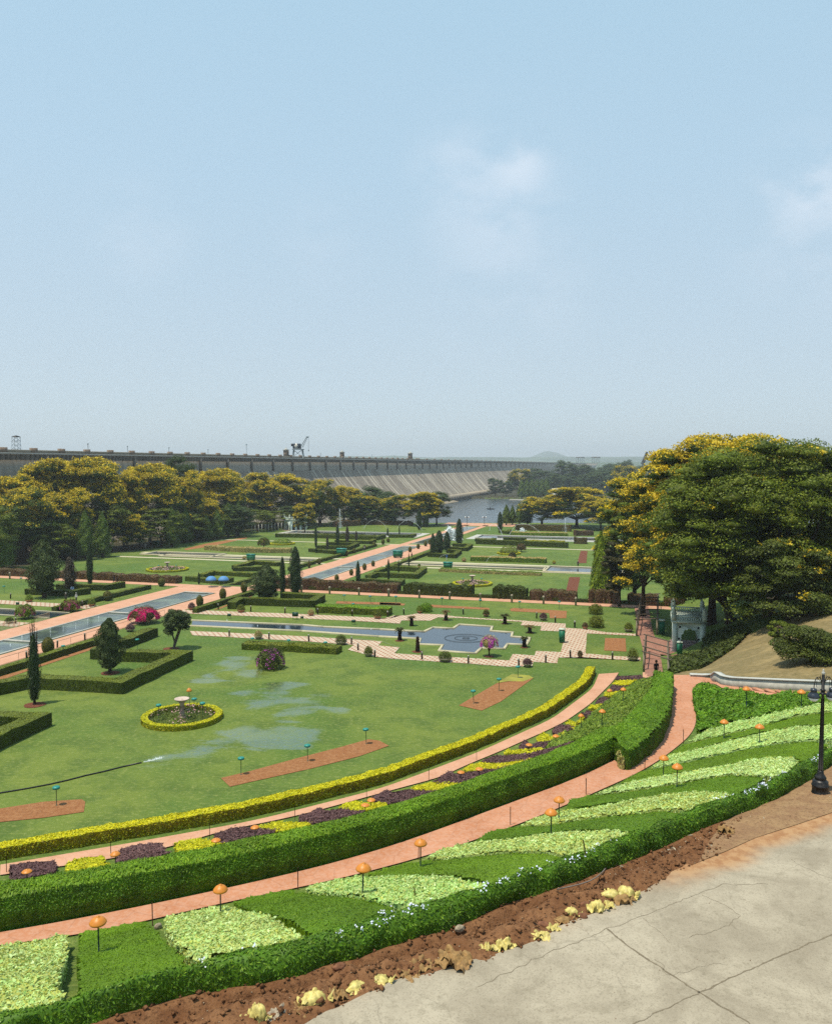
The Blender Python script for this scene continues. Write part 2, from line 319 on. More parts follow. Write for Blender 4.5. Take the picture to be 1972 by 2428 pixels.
MT['sack_tan'] = plain('tan_sack', '#a88452', .75, .3, var=.3, sc=9, bump=.8, dirt='#6e5038')
MT['sack_white'] = plain('white_sack', '#b9aa94', .75, .3, var=.3, sc=9, bump=.8, dirt='#6e5038')
MT['rock'] = plain('red_stone', '#8d6047', .9, .2, var=.3, sc=8, bump=.7)
MT['rock_pale'] = plain('pale_stone', '#b3a48c', .9, .2, var=.25, sc=8, bump=.7)
MT['skin'] = plain('skin', '#7a4f38', .6, .3, var=.05)
MT['steel_grey'] = plain('crane_steel', '#9aa9b0', .6, .4, var=.2)
MT['roof_red'] = plain('roof_tin', '#b08c86', .7, .3, var=.15)
MT['hose'] = plain('black_hose', '#1a1a1c', .45, .4)
MT['hose_pale'] = plain('pale_hose', '#9fb07c', .5, .4)
MT['pipe_grey'] = plain('grey_pipe', '#8a8078', .6, .3)
def fabric(col):
    k = 'cloth' + col
    if k not in MT: MT[k] = plain('cloth', col, .9, .1, var=.08)
    return MT[k]
def m_glass():
    t = NT('frosted_globe'); return t.done(t.bsdf((.75, .78, .78), .15, .6))
MT['glass'] = m_glass()
def m_water(name, col, rough=.06, green=None, sc=.35, bs=.12):
    t = NT(name); o = t.obj()
    c = col
    if green: c = t.mix(t.rng(t.noise(o, sc, 5, .6, .6), .42, .62), col, green)
    return t.done(t.bsdf(c, rough, .6, bump=t.noise(o, 2.2, 3), bstr=bs, bdist=.05))
MT['canal'] = m_water('canal_water', (.045, .06, .058), .14, (.12, .155, .11), .22, .25)
MT['pool'] = m_water('pool_water', (.022, .035, .05), .05, None, bs=.05)
def m_lake():
    t = NT('lake_water'); o = t.obj(); return t.done(t.bsdf((.03, .045, .055), .18, .5, bump=t.noise(o, .5, 4), bstr=.5, bdist=.3))
MT['lake'] = m_lake()
def m_spray():
    t = NT('spray'); a = t.n('ShaderNodeBsdfDiffuse'); a.inputs[0].default_value = (.9, .95, .97, 1); b = t.n('ShaderNodeBsdfTransparent'); m = t.n('ShaderNodeMixShader')
    m.inputs[0].default_value = .55; t.l(b.outputs[0], m.inputs[1]); t.l(a.outputs[0], m.inputs[2]); return t.done(m)
MT['spray'] = m_spray()
def m_path(name, col, col2, tile=1.2, joint=.12):
    t = NT(name); o = t.obj(rot=PHI); n1 = t.noise(o, .5, 5, .6); n2 = t.noise(o, 7, 4, .6)
    c = t.mix(t.rng(n1, .35, .65), sg(col), sg(col2)); c = t.mix(t.rng(n2, .35, .65, 0, .3), c, sg('#e8c4b0'))
    v = t.n('ShaderNodeTexVoronoi', feature='DISTANCE_TO_EDGE'); v.inputs['Scale'].default_value = tile; v.inputs['Randomness'].default_value = .5; t.l(o, v.inputs['Vector'])
    e = t.rng(v.outputs[0], 0, .04, joint * 2.2, 0); c = t.mix(e, c, sg('#8a5a48'))
    return t.done(t.bsdf(c, .85, .2, bump=n2, bstr=.2))
MT['red_path'] = m_path('terracotta_path', '#dc9a76', '#cc8964')
MT['pink_path'] = m_path('pink_path', '#e6ad8c', '#d89e7c', 1.0, .08)
def m_checker():
    t = NT('checker_paving'); o = t.obj(rot=PHI); c = t.n('ShaderNodeTexBrick'); c.offset = .5
    c.inputs['Scale'].default_value = 1.0; c.inputs['Brick Width'].default_value = .85; c.inputs['Row Height'].default_value = .5; c.inputs['Mortar Size'].default_value = .11
    c.inputs['Mortar Smooth'].default_value = .1; c.inputs['Bias'].default_value = 0
    c.inputs['Color1'].default_value = (*sg('#f4ead2'), 1); c.inputs['Color2'].default_value = (*sg('#eadfc6'), 1); c.inputs['Mortar'].default_value = (*sg('#b98468'), 1)
    t.l(o, c.inputs['Vector']); n = t.noise(o, .8, 5, .6)
    return t.done(t.bsdf(t.mix(t.rng(n, .4, .75, 0, .35), c.outputs[0], sg('#a8987c')), .8, .25))
MT['checker'] = m_checker()
def m_ground():
    t = NT('lawn_and_soil'); o = t.obj(); og = t.obj(rot=PHI)
    n0 = t.noise(o, .045, 5, .6, .4); n1 = t.noise(o, .35, 5, .65); n2 = t.noise(t.obj((1, 1.4, 1)), 2.6, 6, .7); n3 = t.noise(o, 14, 4, .7)
    c = t.mix(t.rng(n0, .36, .64), sg('#4f7f35'), sg('#749743'))
    c = t.mix(t.rng(n1, .42, .66, 0, .75), c, sg('#4d7433')); c = t.mix(t.rng(n2, .48, .70, 0, .75), c, sg('#a4ab60')); c = t.mix(t.rng(n3, .42, .66, 0, .6), c, sg('#3a5e26'))
    a = lambda k: t.n('ShaderNodeAttribute', attribute_name=k).outputs['Fac']
    def msk(k, w=.25):
        s = t.math('ADD', a(k), t.math('MULTIPLY', t.math('SUBTRACT', n1, .5), 1.3)); s = t.math('ADD', s, t.math('MULTIPLY', t.math('SUBTRACT', n2, .5), .8)); return t.rng(s, .5 - w, .5 + w)
    dryc = t.mix(t.rng(n2, .35, .65), sg('#9d8a62'), sg('#7d7048')); dryc = t.mix(t.rng(n1, .45, .7), dryc, sg('#ac9668'))
    soil = t.mix(t.rng(n2, .35, .65), sg('#8a5236'), sg('#a5694a')); soil = t.mix(t.rng(n3, .4, .7, 0, .6), soil, sg('#5e3a28'))
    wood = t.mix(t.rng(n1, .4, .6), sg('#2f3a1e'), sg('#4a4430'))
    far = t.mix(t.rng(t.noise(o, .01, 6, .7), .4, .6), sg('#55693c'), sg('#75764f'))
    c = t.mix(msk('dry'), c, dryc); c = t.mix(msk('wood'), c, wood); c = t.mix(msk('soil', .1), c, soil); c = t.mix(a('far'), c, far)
    wet = t.math('MULTIPLY', t.rng(t.math('ADD', a('wet'), t.math('ADD', t.math('MULTIPLY', t.math('SUBTRACT', t.noise(t.obj((.7, 1.3, 1)), .16, 5, .6, .8), .5), 3.4), t.math('MULTIPLY', t.math('SUBTRACT', n2, .5), .9))), .60, 1.0), a('wetlim'))
    b = t.bsdf(c, t.math('SUBTRACT', .9, t.math('MULTIPLY', wet, .45)), .2, bump=t.math('ADD', n3, t.math('MULTIPLY', n2, 1.5)), bstr=.5, bdist=.04)
    g = t.n('ShaderNodeBsdfGlossy'); g.inputs['Roughness'].default_value = .12; g.inputs[0].default_value = (.68, .70, .64, 1)
    m = t.n('ShaderNodeMixShader'); t.l(t.math('MULTIPLY', wet, t.rng(t.math('ADD', n2, t.math('MULTIPLY', n3, .6)), .6, 1.0, .55, .08)), m.inputs[0]); t.l(b.outputs[0], m.inputs[1]); t.l(g.outputs[0], m.inputs[2])
    return t.done(m)
MT['ground'] = m_ground()
def m_soil(name, a, b, d, sc=3):
    t = NT(name); o = t.obj(); n1 = t.noise(o, sc, 6, .7); n2 = t.noise(o, sc * 6, 5, .7); n0 = t.noise(o, .5, 3)
    c = t.mix(t.rng(n1, .35, .65), sg(a), sg(b)); c = t.mix(t.rng(n2, .48, .7), c, sg(d)); c = t.mix(t.rng(n0, .45, .65, 0, .5), c, sg(a))
    return t.done(t.bsdf(c, .95, .1, bump=t.math('ADD', n1, n2), bstr=.9, bdist=.06))
MT['soil'] = m_soil('tilled_soil', '#a87049', '#c08b60', '#744d35')
MT['soil_dark'] = m_soil('dark_soil', '#7a4a38', '#8e5a44', '#54342a')
MT['verge'] = m_soil('verge_soil', '#82593c', '#9f7350', '#4a3122', 1.6)
MT['verge_pale'] = m_soil('verge_soil_pale', '#a37f60', '#b8966f', '#7d6148', 1.6)
def m_road():
    t = NT('concrete_road'); o = t.obj(); n0 = t.noise(o, .35, 6, .65, .6); n1 = t.noise(o, 2.5, 6, .7); n2 = t.noise(o, 22, 5, .7)
    c = t.mix(t.rng(n0, .35, .65), sg('#a69a86'), sg('#c6baa4')); c = t.mix(t.rng(n1, .5, .75, 0, .55), c, sg('#8d826d')); c = t.mix(t.rng(n2, .48, .68, 0, .6), c, sg('#857a68')); c = t.mix(t.rng(t.noise(o, 70, 3, .7), .55, .72, 0, .6), c, sg('#dcd3bd')); c = t.mix(t.rng(t.noise(t.obj((1, 1, 1)), 1.1, 7, .75, 1.2), .55, .72, 0, .45), c, sg('#7d735f'))
    v = t.n('ShaderNodeTexVoronoi', feature='DISTANCE_TO_EDGE'); v.inputs['Scale'].default_value = .42
    ds = t.n('ShaderNodeVectorMath', operation='ADD'); t.l(o, ds.inputs[0]); sc_ = t.n('ShaderNodeVectorMath', operation='SCALE'); sc_.inputs['Scale'].default_value = .5
    nn = t.n('ShaderNodeTexNoise'); nn.inputs['Scale'].default_value = 1.7; nn.inputs['Detail'].default_value = 5; t.l(o, nn.inputs['Vector']); t.l(nn.outputs['Color'], sc_.inputs[0]); t.l(sc_.outputs[0], ds.inputs[1]); t.l(ds.outputs[0], v.inputs['Vector'])
    crk = t.math('MULTIPLY', t.rng(v.outputs[0], 0, .012, 1, 0), t.rng(n0, .5, .6)); c = t.mix(t.math('MULTIPLY', crk, .28), c, sg('#6d6355'))
    d = t.n('ShaderNodeAttribute', attribute_name='dust').outputs['Fac']
    dm = t.rng(t.math('ADD', d, t.math('MULTIPLY', t.math('SUBTRACT', n0, .5), .9)), .25, .8); c = t.mix(dm, c, t.mix(t.rng(n1, .4, .6), sg('#c49a70'), sg('#ae7f58')))
    return t.done(t.bsdf(c, .9, .2, bump=n2, bstr=.35, bdist=.01))
MT['road'] = m_road()
MT['joint'] = m_soil('road_joint_dirt', '#9d8f79', '#aa9c84', '#857661', 6)
def m_dam(batter):
    t = NT('dam_masonry_' + ('slope' if batter else 'wall')); 
    n2 = t.noise(t.obj(), .9, 5, .7)
    if batter:
        at = t.n('ShaderNodeAttribute', attribute_name='st').outputs['Vector']
        mp_ = t.n('ShaderNodeMapping'); mp_.inputs['Scale'].default_value = (.33, .8, 1); t.l(at, mp_.inputs['Vector']); n1 = t.noise(mp_.outputs[0], 1.0, 5, .62, .35)
        mp2 = t.n('ShaderNodeMapping'); mp2.inputs['Scale'].default_value = (.8, 1.5, 1); t.l(at, mp2.inputs['Vector']); n3 = t.noise(mp2.outputs[0], 1.0, 4, .6, .2)
        c = t.mix(t.rng(n2, .4, .6), sg('#8f8477'), sg('#a99c8c')); c = t.mix(t.rng(n1, .50, .60), c, sg('#ddd0bb')); c = t.mix(t.rng(n3, .56, .66, 0, .8), c, sg('#6a6058'))
    else:
        n1 = t.noise(t.obj((1, 1, .06)), .9, 5, .6); c = t.mix(t.rng(n1, .35, .65), sg('#b0a798'), sg('#cbc0ae')); c = t.mix(t.rng(n2, .5, .7, 0, .5), c, sg('#958c7e'))
    return t.done(t.bsdf(c, .9, .15))
MT['dam_wall'] = m_dam(False); MT['dam_slope'] = m_dam(True)
MT['dam_stone'] = plain('dam_parapet_stone', '#b8aa94', .9, .2, var=.12, sc=.3, dirt='#938676')
MT['dam_dark'] = plain('dam_dark_stone', '#857d72', .9, .2, var=.15, sc=.5)
MT['dam_tower'] = plain('tower_stone', '#9c8878', .9, .2, var=.1, sc=.5)
MT['hill'] = plain('hill_scrub', '#6a7a66', .95, .05, var=.3, sc=.004)
# ------------------------------------------------------------------ mesh builder
class MB:
    def __init__(s): s.v = []; s.f = []; s.n = 0; s.mi = []
    def add(s, V, Fc, mi=0):
        V = np.asarray(V, float).reshape(-1, 3); s.v.append(V); k = s.n
        if isinstance(Fc, np.ndarray): s.f.append(Fc + k); s.mi.append(np.full(len(Fc), mi, np.int32))
        else:
            for q in (3, 4):
                a = [f for f in Fc if len(f) == q]
                if a: s.f.append(np.array(a, int) + k); s.mi.append(np.full(len(a), mi, np.int32))
            for f in Fc:
                if len(f) > 4: s.f.append(np.array([f], int) + k); s.mi.append(np.array([mi], np.int32))
        s.n += len(V)
    def box(s, c, d, rz=0, mi=0, taper=1.0, tx=None):
        x, y, z = [q / 2 for q in d]; V = np.array([(a * x * (taper if k > 0 else 1), b * y * (taper if k > 0 else 1), k * z) for k in (-1, 1) for a, b in ((-1, -1), (1, -1), (1, 1), (-1, 1))])
        if rz: R_ = np.array([[math.cos(rz), -math.sin(rz), 0], [math.sin(rz), math.cos(rz), 0], [0, 0, 1]]); V = V @ R_.T
        s.add(V + np.array(c), [(0, 3, 2, 1), (4, 5, 6, 7), (0, 1, 5, 4), (1, 2, 6, 5), (2, 3, 7, 6), (3, 0, 4, 7)], mi)
    def lathe(s, prof, c=(0, 0, 0), n=16, mi=0, sx=1, sy=1):
        V = []; k = len(prof)
        for r, z in prof:
            for i in range(n):
                a = 2 * math.pi * i / n; V.append((c[0] + r * sx * math.cos(a), c[1] + r * sy * math.sin(a), c[2] + z))
        Fc = [(j * n + i, j * n + (i + 1) % n, (j + 1) * n + (i + 1) % n, (j + 1) * n + i) for j in range(k - 1) for i in range(n)]
        Fc.append(tuple(range(n))[::-1]); Fc.append(tuple((k - 1) * n + i for i in range(n)))
        s.add(V, Fc, mi)
    def tube(s, pts, rad, n=6, mi=0, closed=False):
        P = np.array([tuple(p) for p in pts], float); m = len(P)
        R_ = np.full(m, rad) if np.isscalar(rad) else np.array(rad)
        tg = np.gradient(P, axis=0); tg /= np.linalg.norm(tg, axis=1)[:, None] + 1e-9
        up = np.array([0, 0, 1.0]) if abs(tg[:, 2]).mean() < .8 else np.array([1.0, 0, 0])
        a = np.cross(tg, up); a /= np.linalg.norm(a, axis=1)[:, None] + 1e-9; b = np.cross(tg, a)
        th = np.linspace(0, 2 * math.pi, n, endpoint=False)
        V = (P[:, None] + R_[:, None, None] * (np.cos(th)[None, :, None] * a[:, None] + np.sin(th)[None, :, None] * b[:, None])).reshape(-1, 3)
        Fc = [(j * n + i, j * n + (i + 1) % n, (j + 1) * n + (i + 1) % n, (j + 1) * n + i) for j in range(m - 1) for i in range(n)]
        Fc.append(tuple(range(n))); Fc.append(tuple((m - 1) * n + i for i in range(n))[::-1])
        s.add(V, Fc, mi)
    def leaves(s, P, N, L, asp=.5, jit=.6, mi=0, lift=0.0, up=None):
        n = len(P)
        if n == 0: return
        N = N + rng.normal(0, jit, (n, 3)); N /= np.linalg.norm(N, axis=1)[:, None] + 1e-9
        r = rng.normal(0, 1, (n, 3)) if up is None else np.tile(np.array(up, float), (n, 1)) + rng.normal(0, .35, (n, 3))
        t = r - (r * N).sum(1)[:, None] * N; t /= np.linalg.norm(t, axis=1)[:, None] + 1e-9; b = np.cross(N, t)
        l = (L * (.65 + .7 * rng.random(n)))[:, None] / 2; w = l * asp
        P = P + N * lift
        V = np.stack([P - t * l, P + b * w - t * l * .1, P + t * l, P - b * w - t * l * .1], 1).reshape(-1, 3)
        s.add(V, np.arange(4 * n).reshape(n, 4), mi)
    def mesh(s, name, mats, smooth=False, attrs=None):
        me = bpy.data.meshes.new(name)
        V = np.concatenate(s.v) if s.v else np.zeros((0, 3)); me.vertices.add(len(V)); me.vertices.foreach_set('co', V.astype(np.float32).ravel())
        lt = np.concatenate([np.full(len(a), a.shape[1]) for a in s.f]); lp = np.concatenate([a.ravel() for a in s.f]); ls = np.r_[0, np.cumsum(lt)[:-1]]
        me.loops.add(len(lp)); me.loops.foreach_set('vertex_index', lp.astype(np.int32))
        me.polygons.add(len(lt)); me.polygons.foreach_set('loop_start', ls.astype(np.int32)); me.polygons.foreach_set('loop_total', lt.astype(np.int32))
        for m in (mats if isinstance(mats, (list, tuple)) else [mats]): me.materials.append(m)
        me.polygons.foreach_set('material_index', np.concatenate(s.mi).astype(np.int32))
        if smooth: me.polygons.foreach_set('use_smooth', np.ones(len(lt), bool))
        me.update(calc_edges=True)
        for k, a in (attrs or {}).items():
            if a.ndim == 1: me.attributes.new(k, 'FLOAT', 'POINT').data.foreach_set('value', a.astype(np.float32))
            else: me.attributes.new(k, 'FLOAT_VECTOR', 'POINT').data.foreach_set('vector', a.astype(np.float32).ravel())
        return me
    def build(s, name, mats, parent=None, smooth=False, attrs=None): return link(name, s.mesh(name, mats, smooth, attrs), parent)
COL = S.collection
def link(name, data, parent=None):
    o = bpy.data.objects.new(name, data); COL.objects.link(o)
    if parent is not None: o.parent = parent
    return o
def tag(o, label, cat, group=None):
    o['label'] = label; o['category'] = cat
    if group: o['group'] = group
    return o
def thing(name, label, cat, loc, rz=0, group=None):
    o = bpy.data.objects.new(name, None); COL.objects.link(o); o.location = loc; o.rotation_euler = (0, 0, rz); o.empty_display_size = .3
    return tag(o, label, cat, group)
def struct(o): o['kind'] = 'structure'; return o
def stuff(o): o['kind'] = 'stuff'; return o
def dup(root, loc, rz=0, label=None, scale=None, group=None):
    r = root.copy(); COL.objects.link(r); r.location = loc; r.rotation_euler = (0, 0, rz)
    if label: r['label'] = label
    if group: r['group'] = group
    if scale is not None: r.scale = scale if hasattr(scale, '__len__') else (scale,) * 3
    for ch in list(root.children):
        c = ch.copy(); COL.objects.link(c); c.parent = r
        for g in list(ch.children):
            d = g.copy(); COL.objects.link(d); d.parent = c
    return r
def place(root, used, loc, rz, label, scale=1.0, group=None):
    """first use moves the prototype itself, later uses copy it"""
    if root.get('_used') is None:
        root['_used'] = 1; root.location = loc; root.rotation_euler = (0, 0, rz); root.scale = scale if hasattr(scale, '__len__') else (scale,) * 3; root['label'] = label
        if group: root['group'] = group
        return root
    r = dup(root, loc, rz, label, scale, group); return r
ORD = ['first', 'second', 'third', 'fourth', 'fifth', 'sixth', 'seventh', 'eighth', 'ninth', 'tenth', 'eleventh', 'twelfth', 'thirteenth', 'fourteenth', 'fifteenth', 'sixteenth', 'seventeenth', 'eighteenth', 'nineteenth', 'twentieth', 'twenty-first', 'twenty-second', 'twenty-third', 'twenty-fourth', 'twenty-fifth', 'twenty-sixth', 'twenty-seventh', 'twenty-eighth']
# strips, polygons
def strip(ra, rb, m=2, zoff=0.03, drape=True, n=None, jig=0):
    """surface between two 3D rails (same number of stations)"""
    n = n or len(ra); A_, B_ = resample(ra, n), resample(rb, n); V = []
    for j in range(m + 1):
        t = j / m; P = A_ * (1 - t) + B_ * t
        if drape: P[:, 2] = terr(P[:, 0], P[:, 1]) + zoff
        V.append(P)
    V = np.array(V).reshape(-1, 3); Fc = np.array([(j * n + i, j * n + i + 1, (j + 1) * n + i + 1, (j + 1) * n + i) for j in range(m) for i in range(n - 1)])
    return V, Fc
def fixup(V, Fc):
    """turn quads so normals face up"""
    a = V[Fc[:, 1]] - V[Fc[:, 0]]; b = V[Fc[:, 2]] - V[Fc[:, 0]]; nz_ = np.cross(a, b)[:, 2]; Fc = Fc.copy(); Fc[nz_ < 0] = Fc[nz_ < 0][:, ::-1]; return Fc
def flat(name, outline, mat, zoff=.03, label=None):
    """flat sheet through 3D outline points raised by zoff"""
    P = np.array([tuple(p) for p in outline], float).copy(); P[:, 2] += zoff
    tri = np.array(tessellate_polygon([[Vector(p) for p in P]]), int); tri = fixup(P, tri)
    b = MB(); b.add(P, tri); return struct(b.build(name, mat))
def inpoly(x, y, P):
    c = np.zeros(len(x), bool); j = len(P) - 1
    for i in range(len(P)):
        xi, yi, xj, yj = P[i][0], P[i][1], P[j][0], P[j][1]
        c ^= ((yi > y) != (yj > y)) & (x < (xj - xi) * (y - yi) / (yj - yi + 1e-12) + xi); j = i
    return c
def offset_poly(P, d):
    P = np.asarray(P)[:, :2]; n = len(P); A_ = 0.5 * np.sum(P[:, 0] * np.roll(P[:, 1], -1) - np.roll(P[:, 0], -1) * P[:, 1]); s_ = 1 if A_ > 0 else -1
    e = np.roll(P, -1, 0) - P; nn = np.stack([e[:, 1], -e[:, 0]], 1) * s_; nn /= np.linalg.norm(nn, axis=1)[:, None] + 1e-9
    m = nn + np.roll(nn, 1, 0); m /= np.maximum(np.linalg.norm(m, axis=1)[:, None], .5); return P + m * d


# ------------------------------------------------------------------ ground, one sheet to the horizon
def axis(parts):
    a = [parts[0][0]]
    for s_, e, st in parts: a += list(np.arange(s_ + st, e + st * .5, st))
    return np.unique(np.round(a, 3))
gx = axis([(-9000, -1000, 800), (-1000, -200, 80), (-200, -48, 8), (-48, 48, .6), (48, 110, 4), (110, 320, 15), (320, 1000, 80), (1000, 9000, 800)])
gy = axis([(-40, 4, 11), (4, 112, .6), (112, 180, 1.7), (180, 360, 10), (360, 384, 3), (384, 820, 18), (820, 2000, 90), (2000, 9800, 780)])
GX, GY = np.meshgrid(gx, gy); GZ = terr(GX, GY); nx = len(gx)
idx = (np.arange(len(gy) - 1)[:, None] * nx + np.arange(nx - 1)[None]).ravel(); GF = np.stack([idx, idx + 1, idx + nx + 1, idx + nx], 1)
u_, v_ = GX * CP - GY * SP, GX * SP + GY * CP
FHO3 = onm(FHO); FHI3 = onm(FHI, .6); RED3 = onm(RED); R03 = onm(R0); ROUT3 = onm(ROUT)
ROUT3, R03 = smooth3(ROUT3, 200, 9), smooth3(R03, 200, 10); FHO3, FHI3 = smooth3(FHO3, 300, 8), smooth3(FHI3, 300, 8)
def blob(points, r):
    d = np.full(GX.shape, 1e9)
    for p in points: d = np.minimum(d, np.hypot(GX - p[0], (GY - p[1])))
    return sst(d, r * 1.4, r * .6)
bank = np.array([tuple(on('P', p))[:2] for p in ((1583, 1589), (1640, 1560), (1690, 1540), (1740, 1515), (1790, 1500), (1850, 1470))] + [(60, 75), (90, 60), (60, 40)] + [tuple(on('P', p))[:2] for p in ((1960, 1650), (1800, 1636), (1700, 1616), (1640, 1602), (1600, 1600))])
bi = inpoly(GX.ravel(), GY.ravel(), bank).reshape(GX.shape).astype(float)
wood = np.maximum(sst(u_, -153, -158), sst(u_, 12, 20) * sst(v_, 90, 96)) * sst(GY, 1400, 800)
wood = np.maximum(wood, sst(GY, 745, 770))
soilm = inpoly(GX.ravel(), GY.ravel(), np.vstack([FHI3[:, :2], RED3[::-1, :2] + [0, -1.0]])).reshape(GX.shape).astype(float)
far = sst(GY, 1200, 2500); far = np.maximum(far, sst(np.abs(GX), 320, 800))
wetp = [onm([px(w, p)])[0] for w, p in (('E', (1350, 1420)), ('E', (1550, 1380)), ('F', (60, 1370)), ('F', (250, 1290)), ('F', (450, 1250)), ('F', (650, 1270)), ('F', (850, 1280)), ('F', (800, 1200)), ('F', (950, 1220)), ('F', (700, 980)), ('F', (850, 1020)), ('F', (1000, 980)), ('F', (750, 880)), ('F', (350, 670)), ('F', (480, 760)), ('F', (180, 800)), ('F', (420, 900)), ('F', (1230, 1050)))]
wet = np.zeros(GX.shape)
for p, r in zip(wetp, (2.2, 2.4, 2.8, 2.6, 2.6, 2.8, 2.4, 2, 2, 3, 3.4, 3.2, 3, 3.4, 3, 2.4, 2.4, 1.6)):
    wet = np.maximum(wet, sst(np.hypot(GX - p[0], (GY - p[1]) * .8), r * 1.5, r * .2))
GZ = GZ - .5 * soilm
gb = MB(); gb.add(np.stack([GX, GY, GZ], -1).reshape(-1, 3), GF)
fl = lambda a: a.ravel().astype(float)
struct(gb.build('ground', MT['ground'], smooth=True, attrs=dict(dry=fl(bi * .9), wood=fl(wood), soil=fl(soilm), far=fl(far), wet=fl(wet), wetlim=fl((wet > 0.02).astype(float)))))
# ------------------------------------------------------------------ garden paths in garden axes (u across, v along)
def guv(w, *pts, z=None):
    r = []
    for p in pts:
        q = on(w, p); r.append(uv(q.x, q.y))
    return r
def rect(name, u0, u1, v0, v1, mat, zoff, z=None, n=1):
    P = []
    for u, v in ((u0, v0), (u1, v0), (u1, v1), (u0, v1)):
        x, y = xy(u, v); P.append((x, y, (T(x, y) if z is None else z) + zoff))
    b = MB(); b.add(P, [(0, 1, 2, 3)]); return struct(b.build(name, mat))
rect('path', -83.6, -79.2, 20, 131.2, MT['pink_path'], .03, 0); rect('path', -73.0, -69.2, 20, 131.2, MT['pink_path'], .03, 0)
rect('path', -79.2, -73.0, 126.0, 131.2, MT['pink_path'], .03, 0)
rect('path', -160, 3.0, 131.2, 133.8, MT['pink_path'], .03, 0)
rect('path', -84.5, -79.4, 137.5, 254, MT['pink_path'], .05, Z2); rect('path', -73.4, -68.5, 137.5, 254, MT['pink_path'], .05, Z2)
rect('path', -84.5, -68.5, 254, 257, MT['pink_path'], .05, Z2)
rect('path', -82, -79.4, 257, 350, MT['pink_path'], .05, Z2); rect('path', -73.4, -71, 257, 350, MT['pink_path'], .05, Z2); rect('plaza', -92, -60, 345, 362, MT['pink_path'], .05, Z2)
def kerbed(name, u0, u1, v0, v1, z, mat, kmat, kw=.35, kh=.12, kerb=True):
    w_ = rect(name, u0, u1, v0, v1, mat, .045 if z == 0 else .06, z)
    if kerb:
        b = MB()
        for (a0, a1, b0, b1) in ((u0 - kw, u0, v0 - kw, v1 + kw), (u1, u1 + kw, v0 - kw, v1 + kw), (u0, u1, v0 - kw, v0), (u0, u1, v1, v1 + kw)):
            x, y = xy((a0 + a1) / 2, (b0 + b1) / 2); b.box((x, y, z + kh / 2), (a1 - a0, b1 - b0, kh), -PHI)
        struct(b.build('kerb', kmat))
kerbed('canal_water', -78.6, -73.5, 20, 125.4, 0, MT['canal'], MT['whitewash'], .3)
kerbed('canal_water', -78.8, -74.0, 137.5, 253, Z2, MT['canal'], MT['whitewash'], .3)
kerbed('canal_water', -78.8, -74.0, 262, 340, Z2, MT['canal'], MT['whitewash'], .3)
# weirs across the canals: pale cross sills
b = MB()
for v in (62.5, 84, 104.5, 125): x, y = xy(-76, v); b.box((x, y, .14), (5.1, .35, .2), -PHI)
for v in (140, 168, 196, 224, 250): x, y = xy(-76.4, v); b.box((x, y, Z2 + .14), (4.8, .4, .2), -PHI)
struct(b.build('canal_weir', MT['whitewash']))
# side canal + stepped pool of the first terrace (outline from the picture, on the lawn plane)
def outline(w, pts): return [on(w, p) for p in pts]
poolpts = [px('N', (1736, 690))] if False else []
chT = [px('F', (20, 320)), px('F', (930, 360)), px('F', (1100, 375)), px('G', (0, 395)), px('G', (370, 415)), px('G', (445, 380)), px('G', (610, 388)), px('G', (660, 355)),
       px('G', (918, 372)), px('G', (905, 408)), px('G', (1085, 420)), px('G', (1075, 455)), px('G', (1225, 465)), px('G', (1205, 500)), px('G', (1195, 520)),
       px('G', (1045, 512)), px('G', (1015, 553)), px('G', (830, 545)), px('G', (780, 590)), px('G', (500, 568)), px('G', (530, 522)), px('G', (330, 515)), px('G', (345, 470)), px('G', (0, 450)), px('F', (930, 405)), px('F', (15, 362))]
P3 = [on('P', p) for p in chT]
# snap to garden axes: each corner keeps its u or v with the previous one
UVp = [list(uv(p.x, p.y)) for p in P3]
flat('pool_water', [Vector((*xy(*q), 0)) for q in UVp], MT['pool'], .05)
kb = MB(); op = offset_poly(np.array([xy(*q) for q in UVp]), .38)
for i in range(len(UVp)):
    j = (i + 1) % len(UVp)
    if i == len(UVp) - 1: continue
    a = xy(*UVp[i]); c = xy(*UVp[j]); V = [(a[0], a[1], .0), (c[0], c[1], .0), (op[j][0], op[j][1], 0), (op[i][0], op[i][1], 0)]; V = V + [(p[0], p[1], .16) for p in V]
    kb.add(V, [(4, 5, 6, 7), (7, 6, 5, 4)][:1] + [(0, 1, 5, 4), (2, 3, 7, 6), (1, 2, 6, 5), (3, 0, 4, 7)])
struct(kb.build('pool_kerb', MT['cream']))
# left arm of the canal, beyond the main one
rect('pool_water', -150, -84.0, guv('N', (300, 655))[0][1] - 2.6, guv('N', (300, 640))[0][1] + 1.2, MT['pool'], .05, 0)
vL = guv('N', (300, 650))[0][1]
kb = MB()
for vv in (vL - 2.9, vL + 1.4): x, y = xy(-117, vv); kb.box((x, y, .08), (66, .4, .16), -PHI)
struct(kb.build('pool_kerb', MT['cream']))
